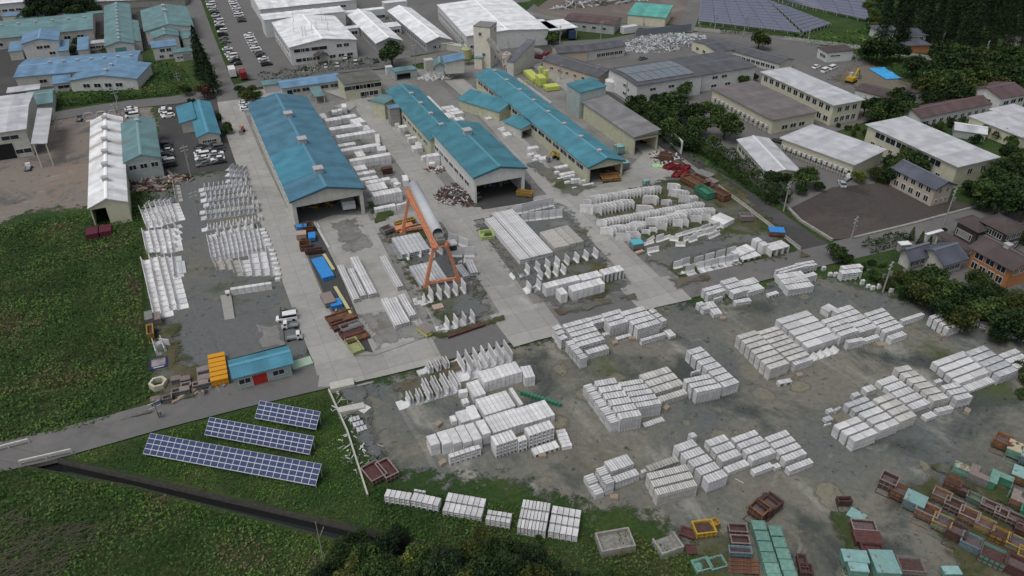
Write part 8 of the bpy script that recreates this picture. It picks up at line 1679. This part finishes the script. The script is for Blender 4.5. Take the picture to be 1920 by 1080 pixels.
hedge(F(1322, 285, 1380, 325, 1440, 372, 1462, 388), 4.4, 3.4, 'thick tall hedge along the factory side lane', dens=110); hedge(F(1622, 472, 1660, 462, 1700, 448), 2.4, 1.8, 'rounded clipped hedge by the bungalow', dens=45)
hedge(F(130, 197, 220, 188, 320, 180), 1.6, 1.4, 'low rough hedge along the road on the weedy verge', 'weed'); hedge(F(1040, 112, 1100, 152), 1.0, 1.2, 'row of small shrubs beside the dark grey office'); hedge(F(1350, 62, 1470, 68), 2, 1.4, 'low shrubs along the foot of the solar farm', 'weed')
# ground cover: nobody could count it
def cover(poly, dens, lf, size, hmax, label, seed, name='weeds', excl=()):
    P = np.array([tuple(G(p).xy) for p in poly]); rg = np.random.default_rng(seed); lo, hi = P.min(0), P.max(0); n = int((hi - lo).prod() * dens)
    X = rg.uniform(lo, hi, (n, 2)); ins = np.zeros(n, bool); j = len(P) - 1
    for i in range(len(P)):
        c = ((P[i, 1] > X[:, 1]) != (P[j, 1] > X[:, 1])) & (X[:, 0] < (P[j, 0] - P[i, 0]) * (X[:, 1] - P[i, 1]) / (P[j, 1] - P[i, 1] + 1e-12) + P[i, 0]); ins ^= c; j = i
    X = X[ins]; n = len(X); f = np.zeros(n)
    for k in range(7):
        w_ = rg.normal(size=2) * [.12, .25, .5, .9, .3, .16, 1.3][k]; f += np.sin(X @ w_ + rg.uniform(0, 6.28)) * [1, .8, .6, .4, .8, .9, .3][k]
    f = (f - f.min()) / (f.max() - f.min()); Z = hmax * (.12 + .88 * f ** 1.6) * rg.uniform(.5, 1, n)
    C = np.stack([X[:, 0], X[:, 1], Z], 1); o = link(name, qmesh(name, quads(C, rg.uniform(.6, 1.3, n) * size, .8, seed), LF[lf])); print('cover', label, n)
    return tag(o, label, 'weeds', None, 'stuff')
cover(F(-30, 432, 0, 430, 60, 412, 170, 402, 262, 362, 268, 480, 272, 640, 284, 745, 170, 800, 0, 832, -30, 838), 11, 'weedbrown', .23, 2.2, 'overgrown field of dark and brownish weeds left of the storage yard', 1)
cover(F(-30, 885, 60, 884, 250, 920, 480, 980, 640, 1022, 660, 1090, 600, 1110, -40, 1110), 13, 'weedbrown', .21, 1.7, 'rank weeds on the near bank below the canal', 2)
cover(F(130, 860, 190, 842, 480, 768, 612, 740, 655, 840, 695, 910, 740, 920, 700, 995, 480, 940, 300, 898), 18, 'weedlight', .14, .9, 'bright green weeds round the blue solar arrays', 3)
cover(F(700, 912, 960, 945, 1100, 985, 1200, 1010, 1290, 1045, 1290, 1100, 1000, 1066, 760, 1010, 705, 990), 12, 'weed', .20, .9, 'green weeds below the line of open channel stacks', 4)
cover(F(56, 886, 250, 924, 480, 982, 620, 1018, 600, 1035, 470, 1000, 240, 945, 40, 895), 12, 'weedlight', .18, .8, 'lighter weeds fringing the near canal edge', 5)
cover(F(100, 172, 262, 142, 275, 115, 338, 120, 362, 158, 335, 176, 200, 192, 92, 206), 1.6, 'weed', .45, 1.2, 'scrubby weeds in front of the pale blue wing', 6)
cover(F(1640, 540, 1760, 570, 1860, 615, 1960, 645, 1960, 600, 1800, 550, 1700, 520, 1600, 500, 1575, 510), 3, 'weed', .35, .7, 'weeds on the bank behind the gravel yard', 7)
cover(F(1166, 198, 1260, 215, 1330, 270, 1400, 330, 1455, 390, 1400, 350, 1290, 300, 1210, 238), 1.5, 'weed', .4, .8, 'grass strip under the grove beside the lane', 8)
cover(F(1570, 60, 1640, 50, 1700, 110, 1790, 165, 1740, 180, 1640, 115, 1590, 118, 1500, 80, 1440, 66), 1.0, 'weedlight', .45, .8, 'grass verge in front of the distant solar farm', 9)
cover(F(236, 345, 300, 330, 330, 345, 325, 370, 300, 392, 262, 400, 240, 385), 3, 'weed', .3, .7, 'weeds round the weathered slabs behind the sage warehouse', 10)
cover(F(1490, 462, 1540, 488, 1490, 480, 1380, 395, 1300, 325, 1340, 320, 1420, 375), 1.5, 'weed', .2, .3, 'thin grass along the low lane wall', 11)
cover(F(695, 385, 740, 400, 735, 412, 702, 420), 5, 'weedlight', .2, .3, 'bright grass patch behind the white stacks by the tall hall', 12)
cover(F(1290, 1010, 1370, 1000, 1400, 1090, 1290, 1090), 9, 'weedlight', .16, .35, 'short grass round the yellow mould and mint trays', 13)
# brush piles of cut branches at the lower left
def brush(p, rx, ry, n, label, seed):
    rr = random.Random(seed); b = MB(); o = G(p)
    for i in range(n):
        t = rr.uniform(0, 6.28); q = math.sqrt(rr.random()); c = Vector((rx * q * math.cos(t), ry * q * math.sin(t), (1 - q) * 1.3 + rr.uniform(.5, .9))); a_ = rr.gauss(.35, .5); L_ = rr.uniform(1, 3); d = Vector((math.cos(a_), math.sin(a_), rr.uniform(-.2, .2))) * L_
        b.bar(c - d / 2, c + d / 2, rr.uniform(.02, .055), 4, r2=.01)
    tag(b.build('brush_pile', mat('dry grey branches', (.12, .102, .08), .9, noise=(1, .3)), None, o), label, 'brush pile', None, 'stuff')
brush((95, 1040), 6, 4, 230, 'large pile of dry grey branches in the lower left', 1); brush((10, 1000), 3, 3, 90, 'smaller heap of dry branches at the left edge', 2); brush((60, 1075), 5, 2.5, 120, 'pale broken limbs at the lower left corner', 3)
for ob in scene.objects:
    for k in ('_L', '_W'):
        if k in ob: del ob[k]
print('OBJECTS', len(scene.objects))

for ob in scene.objects:
    l = ob.get('label')
    if l and not 4 <= len(l.replace('-', ' ').split()) <= 16: print('LONG', l)
